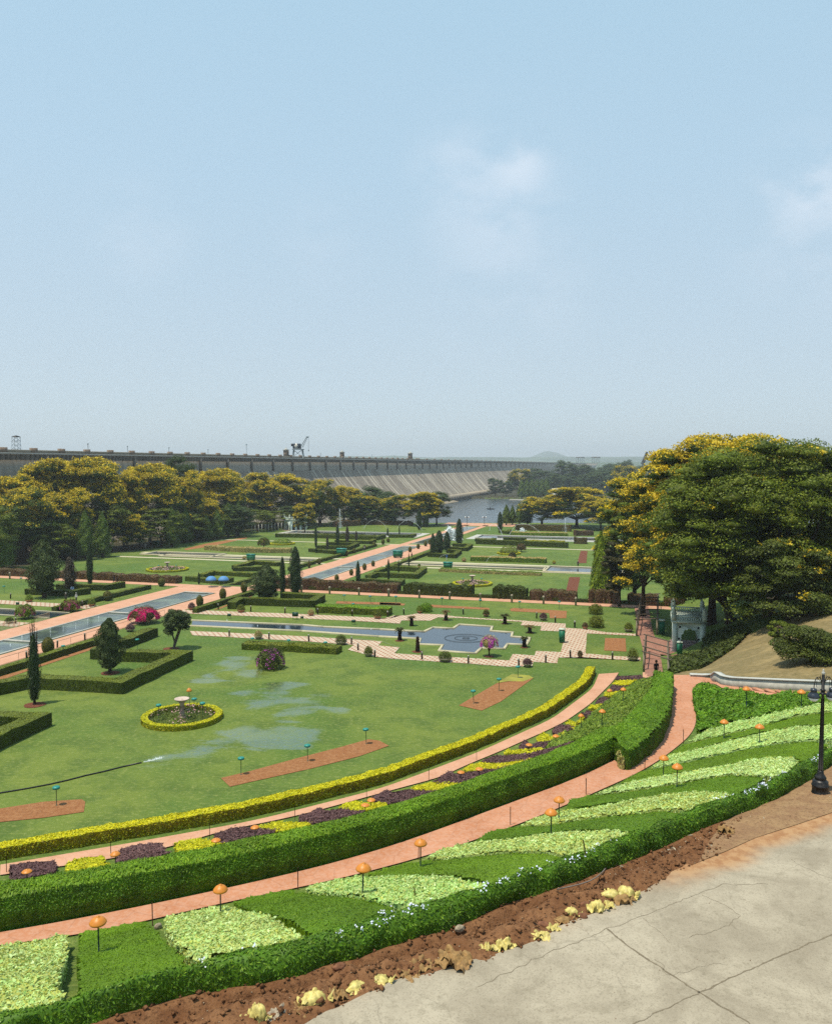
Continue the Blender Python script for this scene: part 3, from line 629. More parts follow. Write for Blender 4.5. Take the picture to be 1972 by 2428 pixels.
# checker paths: along the pool on both sides, with the steps round it
def sheet(name, w, pts, mat, zo=.035): return flat(name, [on(w, p) for p in pts] if w else pts, mat, zo)
sheet('paved_path', 'P', [px('F', p) for p in ((-60, 228), (0, 232), (900, 265), (1600, 300), (1680, 278), (1736, 280))] + [px('G', p) for p in ((0, 305), (70, 305), (130, 278), (215, 278), (305, 262), (520, 270), (610, 285), (900, 305), (1180, 320), (1365, 335), (1530, 345), (1530, 380), (1700, 390), (1736, 397))]
      + [px('H', p) for p in ((250, 335), (440, 345), (440, 358), (115, 342), (105, 475), (300, 492), (470, 500), (470, 522), (300, 515), (90, 500))] + [px('G', p) for p in ((1680, 622), (1470, 625), (1460, 672), (1265, 660), (1255, 695), (1060, 700), (700, 672), (0, 628))]
      + [px('F', p) for p in ((1736, 635), (1530, 620), (1300, 560), (1350, 520), (900, 488), (430, 462), (20, 440), (0, 405), (450, 425), (1000, 452), (1500, 485), (1585, 490), (1550, 525), (1725, 540), (1690, 585))]
      + [px('G', p) for p in ((120, 590), (600, 622), (1065, 648), (1095, 595), (1275, 608), (1285, 570), (1490, 580), (1530, 410), (1320, 402), (1330, 365), (1160, 358), (1175, 330), (700, 300), (480, 292), (420, 320), (180, 318), (165, 345), (0, 338))]
      + [px('F', p) for p in ((1736, 345), (1500, 330), (900, 300), (0, 262), (-60, 258))], MT['checker'])
rect('paved_path', -150, -84, vL + 5.2, vL + 8.2, MT['checker'], .035, 0); rect('paved_path', -150, -84, vL - 9.5, vL - 6.5, MT['checker'], .035, 0)
# second terrace cross canal and its pale walks; third terrace fountain basin
vA = guv('C', (900, 1210))[0][1]
rect('paved_path', -148, -84.5, vA - 3.6, vA - 1.6, MT['cream'], .04, Z2); rect('paved_path', -68.5, -6, vA - 3.6, vA - 1.6, MT['cream'], .04, Z2)
rect('paved_path', -148, -84.5, vA + 8.0, vA + 10.5, MT['cream'], .04, Z2); rect('paved_path', -68.5, -2, vA + 8.0, vA + 10.5, MT['cream'], .04, Z2)
kerbed('pool_water', -64, -28, vA + .8, vA + 4.6, Z2, MT['pool'], MT['cream'], .6, .3); kerbed('pool_water', -136, -88, vA + .8, vA + 4.6, Z2, MT['pool'], MT['cream'], .6, .3)
kerbed('pool_water', -27, -9, vA - 2.2, vA + 8.2, Z2, MT['pool'], MT['cream'], .6, .3)
q0 = guv('A', (1500, 1165))[0]; kerbed('pool_water', q0[0] - 11, q0[0] + 11, q0[1] - 3, q0[1] + 4, Z2, MT['pool'], MT['cream'], .8, .3)
rect('paved_path', -150, 5, 256.5, 258.3, MT['cream'], .045, Z2)
vB = guv('C', (900, 955))[0][1]
for a, c in ((-66, 0), (-140, -84)):
    rect('paved_path', a, c, vB - 7, vB + 12, MT['whitewash'], .04, Z2); kerbed('pool_water', a + 3, c - 3, vB - 3, vB + 8, Z2, MT['pool'], MT['whitewash'], .5, .3)
# lake and road and slope paths
b = MB(); b.add([(-120, 366, -9), (320, 366, -9), (320, 800, -9), (-120, 800, -9)], [(0, 1, 2, 3)]); struct(b.build('lake_water', MT['lake']))
b = MB(); V, Fc = strip(resample(R03, 60) + [[0.15, -.25, 0]] * 60, ROUT3, 4, .08, True, 130); b.add(V, fixup(V, Fc)); struct(b.build('path', MT['pink_path']))
b = MB(); V, Fc = strip(UPI3, UPO3, 4, .06, True, 140); b.add(V, fixup(V, Fc)); struct(b.build('path', MT['red_path']))
# stair landing along the wall, going up to the right
st0 = onm(px('P', (1596, 1602), (1632, 1602), (1690, 1611), (1730, 1626), (1800, 1641), (1880, 1652), (1990, 1660))); st1 = onm(px('P', (1600, 1625), (1650, 1628), (1680, 1622), (1720, 1640), (1790, 1654), (1870, 1664), (1990, 1680)))
b = MB(); V, Fc = strip(st0, st1, 2, .05, True, 30); b.add(V, fixup(V, Fc)); struct(b.build('path', MT['red_path']))
# verge: dug earth between the shrub border and the road
N_, M_ = 420, 22
A_, B_ = resample(FHO3, N_), resample(RED3 + [[0, -.1, 0]], N_); V = []
from mathutils import noise as mn
for j in range(M_ + 1):
    t = j / M_; P = A_ * (1 - t) + B_ * t; P[:, 2] = terr(P[:, 0], P[:, 1])
    for i in range(N_):
        s_ = i / N_; dig = max(0, min(1, (0.62 - s_) / .08)); env = math.sin(math.pi * min(1, t * 1.02)) ** .6
        nz_ = mn.fractal(Vector((P[i, 0] * 1.3, P[i, 1] * 1.3, 3)), 1.0, 2.1, 6) * .17 + abs(mn.noise(Vector((P[i, 0] * 3.3, P[i, 1] * 3.3, 9)))) * .10
        trench = -.45 * math.exp(-((t - .22 - .05 * mn.noise(Vector((P[i, 0] * .8, 5, 1)))) / .10) ** 2) + .16 * math.exp(-((t - .62) / .2) ** 2)
        P[i, 2] += .05 + env * (nz_ * (.25 + .9 * dig) + trench * dig) + .03 * (1 - dig)
    V.append(P)
V = np.array(V).reshape(-1, 3); Fc = np.array([(j * N_ + i, j * N_ + i + 1, (j + 1) * N_ + i + 1, (j + 1) * N_ + i) for j in range(M_) for i in range(N_ - 1)])
Fc = fixup(V, Fc); fi = np.array([i for j in range(M_) for i in range(N_ - 1)]) / N_
b = MB(); b.add(V, Fc[fi < .60], 0); b.add(V, Fc[fi >= .60], 1); struct(b.build('verge_soil', [MT['verge'], MT['verge_pale']], smooth=True))
VV = V.reshape(M_ + 1, N_, 3)
# road sheet
ra = resample(RED3, 160).copy(); ra[:, :2] += np.array([[mn.noise(Vector((p[0] * 1.1, p[1] * 1.1, 0))) * .18, mn.noise(Vector((p[0] * 1.1, p[1] * 1.1, 7))) * .12] for p in ra]); ra[:, 2] = 9.66
dirn = np.array([.42, -.9]); V = []; du = []
for t in (0, .12, .3, .55, .9, 1.4, 2.2, 3.5, 6, 12, 30):
    V.append(np.c_[ra[:, :2] + dirn * t, np.full(len(ra), 9.66)]); du.append(np.full(len(ra), max(0, 1 - t / 1.7)) * (0.30 + .7 * sst(np.linspace(0, 1, len(ra)), .45, .62)))
M2, N2 = len(V), len(ra); V = np.array(V).reshape(-1, 3); Fc = np.array([(j * N2 + i, j * N2 + i + 1, (j + 1) * N2 + i + 1, (j + 1) * N2 + i) for j in range(M2 - 1) for i in range(N2 - 1)])
b = MB(); b.add(V, fixup(V, Fc)); struct(b.build('road', MT['road'], attrs=dict(dust=np.concatenate(du))))
# slab joints and cracks: dirt filled, laid 4 mm above the slabs
jb = MB()
def crack(w, pts, wd, wob=.05, n=70):
    P = np.array([tuple(atz(px(w, p), 9.664)) for p in pts]); P = resample(P, n); t = np.gradient(P, axis=0); t /= np.linalg.norm(t, axis=1)[:, None]; nn = np.stack([-t[:, 1], t[:, 0], 0 * t[:, 0]], 1)
    o = np.array([mn.fractal(Vector((p[0] * 2.5, p[1] * 2.5, 3)), 1, 2, 4) for p in P]) * wob; P = P + nn * o[:, None]; wv = .72 * wd * (.5 + .9 * rng.random(n))[:, None]
    V = np.concatenate([P + nn * wv / 2, P - nn * wv / 2]); Fc = np.array([(i, i + 1, n + i + 1, n + i) for i in range(n - 1)]); jb.add(V, fixup(V, Fc))
crack('L', [(190, 1085), (360, 1220), (560, 1350), (820, 1520), (1180, 1740), (1500, 1950)], .07)
crack('L', [(820, 1525), (1150, 1370), (1500, 1220), (1800, 1100)], .05); crack('L', [(820, 1525), (560, 1650), (330, 1760)], .035)
crack('L', [(-700, 1480), (-200, 1250), (0, 1165), (190, 1085), (500, 975), (850, 830), (1000, 780), (1300, 780)], .022, .1)
crack('L', [(850, 850), (1110, 990), (1030, 1060), (880, 1110), (760, 1150)], .018, .12); crack('L', [(430, 1010), (560, 1110), (620, 1180)], .01, .08)
crack('L', [(1450, 610), (1640, 710), (1800, 760)], .012, .08); crack('L', [(540, 1290), (600, 1400), (700, 1390), (900, 1330), (1010, 1330)], .012, .15)
struct(jb.build('road_joint', MT['joint']))
# ------------------------------------------------------------------ planted beds and hedges
def samp(V, Fc, n):
    Q = V[Fc]; a = np.linalg.norm(np.cross(Q[:, 1] - Q[:, 0], Q[:, 2] - Q[:, 0]), axis=1) + (np.linalg.norm(np.cross(Q[:, 2] - Q[:, 0], Q[:, 3] - Q[:, 0]), axis=1) if Fc.shape[1] == 4 else 0)
    N = np.cross(Q[:, 1] - Q[:, 0], Q[:, 2] - Q[:, 0]); N /= np.linalg.norm(N, axis=1)[:, None] + 1e-12
    k = rng.choice(len(Fc), n, p=a / a.sum()); s_, t = rng.random(n)[:, None], rng.random(n)[:, None]; q = Q[k]
    if Fc.shape[1] == 4: P = (q[:, 0] * (1 - s_) + q[:, 1] * s_) * (1 - t) + (q[:, 3] * (1 - s_) + q[:, 2] * s_) * t
    else:
        f = (s_ + t) > 1; s_ = np.where(f, 1 - s_, s_); t = np.where(f, 1 - t, t); P = q[:, 0] + (q[:, 1] - q[:, 0]) * s_ + (q[:, 2] - q[:, 0]) * t
    return P, N[k], a.sum() / 2
def bed(name, label, cat, outl, h, mats, L, dens, asp=.5, jit=.6, cell=.16, rough=.03, group=None, sidemat=None, extra=None, ends=None, up=None, lumpy=0.0, maxn=60000):
    """clipped mass of leaves over an outline (pixel pairs resolved at its top, or 3D points)"""
    O = onm(outl, h) if len(outl[0]) == 2 else np.array([tuple(p) for p in outl], float)
    O = np.r_[O, O[:1]]; O = resample(O, max(12, int(np.linalg.norm(np.diff(O, axis=0), axis=1).sum() / .22)))[:-1]; O[:, :2] += rng.normal(0, .035, (len(O), 2)); O[:, 0] += [.07 * mn.noise(Vector((a * 1.7, c * 1.7, 1))) for a, c in O[:, :2]]; O[:, 1] += [.07 * mn.noise(Vector((a * 1.7, c * 1.7, 8))) for a, c in O[:, :2]]
    O2 = O[:, :2]; x0, y0 = O2.min(0); x1, y1 = O2.max(0)
    xs = np.arange(x0 - cell, x1 + 2 * cell, cell); ys = np.arange(y0 - cell, y1 + 2 * cell, cell); XX, YY = np.meshgrid(xs, ys)
    ZZ = terr(XX, YY) + h + rng.normal(0, rough, XX.shape)
    if lumpy: ZZ += np.array([mn.noise(Vector((a * 1.1, c * 1.1, 2))) for a, c in zip(XX.ravel(), YY.ravel())]).reshape(XX.shape) * lumpy
    n = len(xs); idx = (np.arange(len(ys) - 1)[:, None] * n + np.arange(n - 1)[None]).ravel(); Fc = np.stack([idx, idx + 1, idx + n + 1, idx + n], 1)
    cx_ = (XX[:-1, :-1] + cell / 2).ravel(); cy_ = (YY[:-1, :-1] + cell / 2).ravel(); Fc = Fc[inpoly(cx_, cy_, O2)]
    if len(Fc) == 0: return None
    V = np.stack([XX, YY, ZZ], -1).reshape(-1, 3); use = np.unique(Fc); rm = -np.ones(len(V), int); rm[use] = np.arange(len(use)); V = V[use]; Fc = rm[Fc]
    b = MB(); b.add(V, Fc, 0)
    C2 = np.r_[O2, O2[:1]]; per = np.linalg.norm(np.diff(C2, axis=0), axis=1).sum(); m = max(8, int(per / .35)); R_ = resample(C2, m)
    zt = terr(R_[:, 0], R_[:, 1]); SV = np.concatenate([np.c_[R_, zt - .05], np.c_[R_, zt + h * .97]])
    ar = 0.5 * np.sum(R_[:-1, 0] * R_[1:, 1] - R_[1:, 0] * R_[:-1, 1])
    SF = np.array([(i, i + 1, m + i + 1, m + i) for i in range(m - 1)]); SF = SF if ar > 0 else SF[:, ::-1]
    sm = 1 if len(mats) > 1 else 0; b.add(SV, SF, sm)
    P, N, A = samp(V, Fc, 4); k = min(maxn, int(A * dens)); P, N, A = samp(V, Fc, k); b.leaves(P, N, L, asp, jit, 0, L * .3, up)
    P, N, A = samp(V, Fc, max(8, int(k * .06))); b.leaves(P, N, L * 1.5, asp, .9, 0, L * .9, up)
    P, N, A = samp(SV, SF, 4); k = min(maxn, int(A * dens * .9)); P, N, A = samp(SV, SF, k); b.leaves(P, N, L, asp, jit, sm, L * .25, up)
    if extra:
        for mi, frac, LL in extra:
            P, N, A = samp(V, Fc, max(4, int(k * frac))); b.leaves(P, N, LL, .8, .5, mi, .05)
    o = b.build(name, mats); 
    if label: tag(o, label, cat, group)
    return o
def hedge(name, label, pts, w, h, mats, L=.1, dens=120, closed=False, group=None, cat='hedge', step=.8, wob=.065, z=None, asp=.6, topmi=0, sidemi=None, jit=.6, parent=None, extra=None, arc=False):
    P = np.array([tuple(p)[:2] for p in pts], float)
    if closed: P = np.r_[P, P[:1]]
    # keep corners, subdivide the runs
    Q = [P[0]]
    for a, c in zip(P[:-1], P[1:]):
        k = max(1, int(np.linalg.norm(c - a) / step)); Q += [a + (c - a) * i / k for i in range(1, k + 1)]
    Q = np.array(Q); n = len(Q); t = np.diff(Q, axis=0); t /= np.linalg.norm(t, axis=1)[:, None] + 1e-9
    nn = np.stack([-t[:, 1], t[:, 0]], 1); m = np.zeros((n, 2)); m[0] = nn[0]; m[-1] = nn[-1]; m[1:-1] = nn[:-1] + nn[1:]
    if closed: m[0] = m[-1] = nn[0] + nn[-1]
    l = np.linalg.norm(m, axis=1)[:, None]; m = m / (l + 1e-9); m /= np.maximum((m[1:-1] * nn[:-1]).sum(1).mean() if False else 1, .5)
    sc_ = np.ones(n); sc_[1:-1] = 1 / np.maximum((m[1:-1] * nn[:-1]).sum(1), .6); W_ = (w / 2 * sc_ * (1 + rng.normal(0, wob, n)))[:, None]
    if closed: W_[-1] = W_[0]
    Lf, Rt = Q + m * W_, Q - m * W_
    zb = lambda A_: (terr(A_[:, 0], A_[:, 1]) if z is None else np.full(len(A_), z))
    zl, zr = zb(Lf), zb(Rt); hh = h * (1 + rng.normal(0, wob * .6, n))
    if closed: hh[-1] = hh[0]
    V = np.concatenate([np.c_[Lf, zl - .05], np.c_[Lf, zl + hh], np.c_[Rt, zr + hh], np.c_[Rt, zr - .05]])
    F1 = [(n + i, n + i + 1, 2 * n + i + 1, 2 * n + i)[::-1] for i in range(n - 1)]; F2 = [(i, i + 1, n + i + 1, n + i)[::-1] for i in range(n - 1)] + [(2 * n + i, 2 * n + i + 1, 3 * n + i + 1, 3 * n + i)[::-1] for i in range(n - 1)]
    if not closed: F2 += [(0, n, 2 * n, 3 * n), (n - 1, 4 * n - 1, 3 * n - 1, 2 * n - 1)]
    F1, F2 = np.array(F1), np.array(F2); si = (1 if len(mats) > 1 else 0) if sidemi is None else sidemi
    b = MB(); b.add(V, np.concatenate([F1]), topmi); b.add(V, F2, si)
    for Fx, mi in ((F1, topmi), (F2, si)):
        p_, N, A = samp(V, Fx, 4); p_, N, A = samp(V, Fx, max(6, int(A * dens)))
        b.leaves(p_, N, L, asp, jit, mi, L * .25)
    if extra:
        for mi, frac, LL in extra:
            p_, N, A = samp(V, F1, 4); p_, N, A = samp(V, F1, max(4, int(A * dens * frac))); b.leaves(p_, N, LL, .8, .6, mi, LL * .4)
    o = b.build(name, mats, parent)
    if label: tag(o, label, cat, group)
    return o
H_ = lambda w, *p: onm([px(w, q) for q in p])
# waves of clipped planting on the near slope
waves = [
 ('light', [px('I', p) for p in ((-350, 1250), (0, 1205), (250, 1165), (440, 1125), (460, 1190), (430, 1330), (400, 1480), (415, 1590), (200, 1640), (0, 1700), (-350, 1800))], 'pale variegated bed cut off by the left edge of the frame'),
 ('lawnbed', [px('I', p) for p in ((550, 1115), (780, 1070), (1010, 1030), (1060, 1100), (1150, 1195), (1250, 1290), (1320, 1360), (900, 1480), (540, 1550))], 'square mid green bed with an orange lamp, between the two nearest pale beds'),
 ('light', [px('I', p) for p in ((1140, 1010), (1250, 975), (1500, 935), (1600, 950))] + [px('J', p) for p in ((0, 945), (160, 955), (330, 985), (480, 1050), (610, 1140), (650, 1170), (300, 1215), (0, 1270))] + [px('I', p) for p in ((1500, 1340), (1400, 1320), (1300, 1270), (1200, 1170), (1145, 1080))], 'rounded pale variegated bed, second pale one from the left'),
 ('lawnbed', [px('J', p) for p in ((170, 895), (350, 850), (550, 815), (680, 840), (900, 860), (1080, 880), (1230, 940), (1280, 980), (1000, 1060), (800, 1130), (740, 1140), (600, 1060), (350, 970), (180, 930))], 'lens shaped mid green bed in front of the second rounded pale bed'),
 ('light', [px('J', p) for p in ((660, 795), (900, 745), (1200, 730), (1500, 725), (1736, 740))] + [px('K', p) for p in ((130, 880), (250, 890), (430, 920), (540, 960), (400, 1010), (200, 1070), (0, 1120))] + [px('J', p) for p in ((1400, 945), (1250, 910), (1100, 880), (900, 850), (680, 830))], 'pale variegated bed holding the third orange lamp from the left'),
 ('lawnbed', [px('J', p) for p in ((1090, 700), (1350, 630), (1600, 600))] + [px('K', p) for p in ((0, 742), (300, 700), (700, 680), (1000, 685), (1140, 710), (1200, 760), (920, 880), (700, 940), (600, 950), (480, 895), (200, 860), (0, 855))] + [px('J', p) for p in ((1600, 740), (1300, 728), (1100, 722))], 'mid green bed with the fourth orange lamp, ending at the white flowers'),
 ('light', [px('K', p) for p in ((60, 712), (140, 660), (250, 620), (440, 590), (700, 570), (1000, 525), (1300, 505), (1600, 500), (1730, 530), (1640, 600), (1450, 680), (1330, 730), (1200, 700), (1050, 665), (700, 665), (400, 690), (100, 725))], 'pale variegated bed ending behind the tall bamboo stake'),
 ('lawnbed', [px('K', p) for p in ((440, 580), (520, 530), (600, 490), (800, 455), (1000, 450), (1400, 400))] + [px('L', p) for p in ((240, 300), (370, 290), (600, 280), (700, 300), (730, 345), (600, 400), (480, 440), (330, 420), (250, 405), (0, 405))] + [px('K', p) for p in ((1250, 490), (1000, 510), (700, 560))], 'mid green bed with the nearer of the two paired orange lamps'),
 ('light', [px('K', p) for p in ((825, 445), (900, 400), (1000, 370), (1200, 330), (1500, 290))] + [px('L', p) for p in ((370, 200), (600, 165), (850, 145), (1000, 150), (1050, 180), (960, 240), (850, 290), (740, 290), (700, 262), (560, 262), (370, 285), (0, 325))] + [px('K', p) for p in ((1150, 415), (1000, 440))], 'pale variegated bed below the sloping mid green band left of the lamp post'),
 ('lawnbed', [px('K', (1165, 335))] + [px('H', p) for p in ((0, 1445), (100, 1420), (180, 1400), (350, 1385), (560, 1335), (800, 1300), (1060, 1272), (1240, 1285), (1290, 1305), (1110, 1410), (1060, 1420), (900, 1392), (700, 1400), (500, 1430), (250, 1465), (0, 1500))] + [px('K', (1300, 325))], 'long mid green bed crossed by the middle pair of orange lamps'),
 ('light', [px('H', p) for p in ((175, 1400), (350, 1340), (700, 1270), (1000, 1220), (1300, 1165), (1480, 1160), (1515, 1195), (1500, 1225), (1380, 1285), (1300, 1285), (1060, 1268), (700, 1330), (350, 1382))], 'pale variegated bed whose blunt end stops left of the lamp post'),
 ('lawnbed', [px('H', p) for p in ((338, 1328), (420, 1280), (540, 1240), (800, 1190), (1100, 1120), (1400, 1070), (1600, 1055), (1700, 1080), (1650, 1140), (1540, 1190), (1490, 1162), (1300, 1160), (1000, 1212), (700, 1262), (500, 1310))], 'mid green bed that ends against the lamp post shrubs'),
 ('light', [px('H', p) for p in ((545, 1228), (660, 1150), (900, 1095), (1200, 1015), (1500, 960), (1736, 950), (1950, 950), (1950, 1050), (1736, 1040), (1600, 1045), (1400, 1060), (1100, 1112), (800, 1180), (620, 1215))], 'second pale variegated band down from the creeper slope'),
 ('lawnbed', [px('H', p) for p in ((655, 1148), (760, 1075), (900, 1030), (1200, 970), (1500, 890), (1736, 860), (1950, 850), (1950, 940), (1736, 940), (1500, 952), (1200, 1007), (900, 1088))], 'uppermost mid green band behind the lamp post'),
 ('light', [px('H', p) for p in ((785, 1055), (870, 1000), (1050, 940), (1300, 880), (1500, 840), (1736, 790), (1950, 770), (1950, 840), (1736, 852), (1500, 882), (1250, 952), (1000, 1012), (900, 1034))], 'uppermost pale variegated band just below the creeper slope'),
 ('rough_green', [px('H', p) for p in ((820, 695), (860, 665), (920, 680), (980, 700), (1160, 722), (1300, 748), (1500, 735), (1736, 742), (1950, 760), (1950, 775), (1736, 785), (1500, 835), (1300, 872), (1050, 935), (850, 1000), (845, 870), (820, 760))], 'shaggy bright green creeper bed beneath the white wall'),
]
for i, (m, o_, lab) in enumerate(waves):
    if m == 'light': bed('planting_bed', lab, 'plant bed', o_, .50, [MT['light']], .09, 430, .5, .85, .15, .035, 'curved beds of clipped planting')
    elif m == 'lawnbed': bed('planting_bed', lab, 'plant bed', o_, .40, [MT['lawnbed']], .07, 620, .22, .45, .13, .012, 'curved beds of clipped planting', up=(0, 0, 1))
    else: bed('planting_bed', lab, 'plant bed', o_, .30, [MT['rough_green']], .16, 170, .45, .7, .2, .05, 'curved beds of clipped planting', lumpy=.35)
# shrub border with white flowers
fb = MB(); n = 330; A_, B_ = resample(FHO3, n), resample(FHI3, n); V = []
for t, hh in ((0, -.05), (.03, .38), (.2, .66), (.45, .74), (.75, .66), (.98, .45), (1.0, 0)):
    P = A_ * (1 - t) + B_ * t; P[:, 2] = terr(P[:, 0], P[:, 1]) + hh
    for i in range(n):
        k = mn.noise(Vector((P[i, 0] * 1.2, P[i, 1] * 1.2, 4))) ; P[i, 2] += k * .16 * (hh > .1); P[i, 1] += mn.noise(Vector((P[i, 0] * 1.6, 3, hh * 3))) * .18 * (t < .3)
    V.append(P)
V = np.array(V).reshape(-1, 3); Fc = np.array([(j * n + i, j * n + i + 1, (j + 1) * n + i + 1, (j + 1) * n + i) for j in range(6) for i in range(n - 1)]); 
Vq = V[Fc]; nq = np.cross(Vq[:, 1] - Vq[:, 0], Vq[:, 2] - Vq[:, 0]); rowj = np.repeat(np.arange(6), n - 1); oq = (A_ - B_)[np.tile(np.arange(n - 1), 6)]; oq = oq * np.where(rowj < 2, 1, np.where(rowj > 4, -1, 0))[:, None]; oq[:, 2] = np.where((rowj > 0) & (rowj < 5), 1.0, 0.05); fq = (nq * oq).sum(1) < 0; Fc[fq] = Fc[fq][:, ::-1]
fb.add(V, Fc, 0); P, N, A = samp(V, Fc, 4); P, N, A = samp(V, Fc, int(min(80000, A * 520))); fb.leaves(P, N, .10, .38, .8, 0, .035)
o = tag(fb.build('shrub_border', [MT['flower_green']]), 'loose dark green shrub border along the dug earth with scattered white flowers', 'shrub border')
ob = MB()
for k in range(70):
    s_ = float(rng.choice([.14, .22, .24, .26, .33, .36, .38, .4, .42, .44, .62, .66, .68, .72, .8, .9])) + rng.normal(0, .012); t = rng.uniform(.1, .8); i = int(np.clip(s_, 0, .99) * n)
    c = A_[i] * (1 - t) + B_[i] * t; c = np.array([c[0], c[1], T(c[0], c[1]) + .70]); m = rng.integers(1, 4)
    ob.leaves(c + rng.normal(0, .05, (int(m) * 3, 3)) + [0, 0, .03], np.tile([0, -.4, 1.0], (int(m) * 3, 1)), .055, .9, .4)
ob.build('blossom', [MT['petal_white']], o)
# the tall bright hedge between the two slope paths (near run) and its far run
hs_ = UPI3[(UPI3[:, 0] > -60) & (UPI3[:, 0] < 12.3)]; n = 240; A_ = resample(hs_, n); t_ = np.gradient(A_, axis=0); t_ /= np.linalg.norm(t_[:, :2], axis=1)[:, None]; nn = np.stack([-t_[:, 1], t_[:, 0]], 1)
s_ = np.linspace(0, 1, n)
hb = MB(); V = []; wid = 1.55 + .9 * sst(s_, .55, 1.0)
for off, hh in ((.02, -.05), (-.02, .6), (.06, 1.22), (.2, 1.36), (.62, 1.34), (1.0, 1.02), (1.04, 0)):
    P = A_.copy(); P[:, :2] += nn * (np.maximum(off, -.05) * wid + .12)[:, None]; P[:, 2] = terr(P[:, 0], P[:, 1]) + hh * .95
    if 0.2 < off < 1.02: P[:, 2] = np.maximum(P[:, 2], 6 + hh * .85 - off * .6)
    for i in range(n): k = mn.noise(Vector((P[i, 0] * .8, P[i, 1] * .8, hh * 2))); P[i, 2] += .07 * k * (hh > 0); P[i, :2] += nn[i] * .07 * mn.noise(Vector((P[i, 0], P[i, 1], hh * 4 + 9)))
    V.append(P)
V = np.array(V).reshape(-1, 3); Fc = np.array([(j * n + i, j * n + i + 1, (j + 1) * n + i + 1, (j + 1) * n + i) for j in range(6) for i in range(n - 1)]); Fc = Fc[:, ::-1] if False else Fc
qn = np.cross(V[Fc[:, 1]] - V[Fc[:, 0]], V[Fc[:, 2]] - V[Fc[:, 0]]); 
top = np.repeat(np.arange(6), n - 1)
# outward normals: side facing the path points away from nn, top up
outw = np.array([(-nn[i % (n - 1)][0], -nn[i % (n - 1)][1], 0) if top[i] < 2 else ((0, 0, 1) if top[i] < 5 else (nn[i % (n - 1)][0], nn[i % (n - 1)][1], 0)) for i in range(len(Fc))])
flip = (qn * outw).sum(1) < 0; Fc[flip] = Fc[flip][:, ::-1]
hb.add(V, Fc[top >= 2], 0); hb.add(V, Fc[top < 2], 1)  # path-facing side takes a darker leaf: its shade is put into the colour
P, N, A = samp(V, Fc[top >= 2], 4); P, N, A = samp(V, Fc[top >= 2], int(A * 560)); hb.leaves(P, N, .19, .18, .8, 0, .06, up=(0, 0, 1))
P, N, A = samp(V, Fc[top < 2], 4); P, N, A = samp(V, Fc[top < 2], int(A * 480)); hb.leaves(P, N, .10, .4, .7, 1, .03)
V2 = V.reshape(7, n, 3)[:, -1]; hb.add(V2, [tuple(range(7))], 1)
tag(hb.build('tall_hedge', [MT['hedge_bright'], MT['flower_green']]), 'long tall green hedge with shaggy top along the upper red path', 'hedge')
bed('tall_hedge', 'broad bright green hedge where the upper path climbs to the white wall', 'hedge', [px('H', p) for p in ((560, 592), (620, 596), (685, 605), (678, 700), (670, 770), (650, 860), (600, 940), (540, 1010), (440, 1080), (385, 1120), (350, 1090), (300, 1045), (255, 1010), (400, 880), (480, 780), (540, 700))], 1.15, [MT['hedge_bright'], MT['flower_green']], .13, 330, .22, .5, .2, .05, up=(0, 0, 1), lumpy=.2)  # bright top over darker sides: shading held in the leaf colours
bed('shrub', 'yellow speckled shrub at the gap between the two tall hedges', 'shrub', [px('H', p) for p in ((312, 1040), (345, 1025), (375, 1060), (382, 1130), (370, 1165), (335, 1160), (318, 1100))], .7, [leafm('speckled_leaf', ['#c4b86a', '#6f8a35', '#d8cf90', '#58782c'], contrast=.1)], .12, 260, .5, .8, .12, .12)
bed('groundcover', 'even green groundcover slope between the colour blocks and the broad hedge', 'plant bed', [px('H', p) for p in ((545, 630), (430, 660), (380, 695), (300, 740), (250, 785), (200, 830), (120, 900), (60, 950), (0, 1000))] + [px('G', p) for p in ((1500, 1240), (1360, 1375), (1500, 1350), (1736, 1290))] + [px('H', p) for p in ((60, 1040), (160, 1030), (255, 1005), (400, 880), (490, 770), (540, 700))], .3, [MT['cover_green']], .15, 150, .4, .6, .22, .05, lumpy=.15)
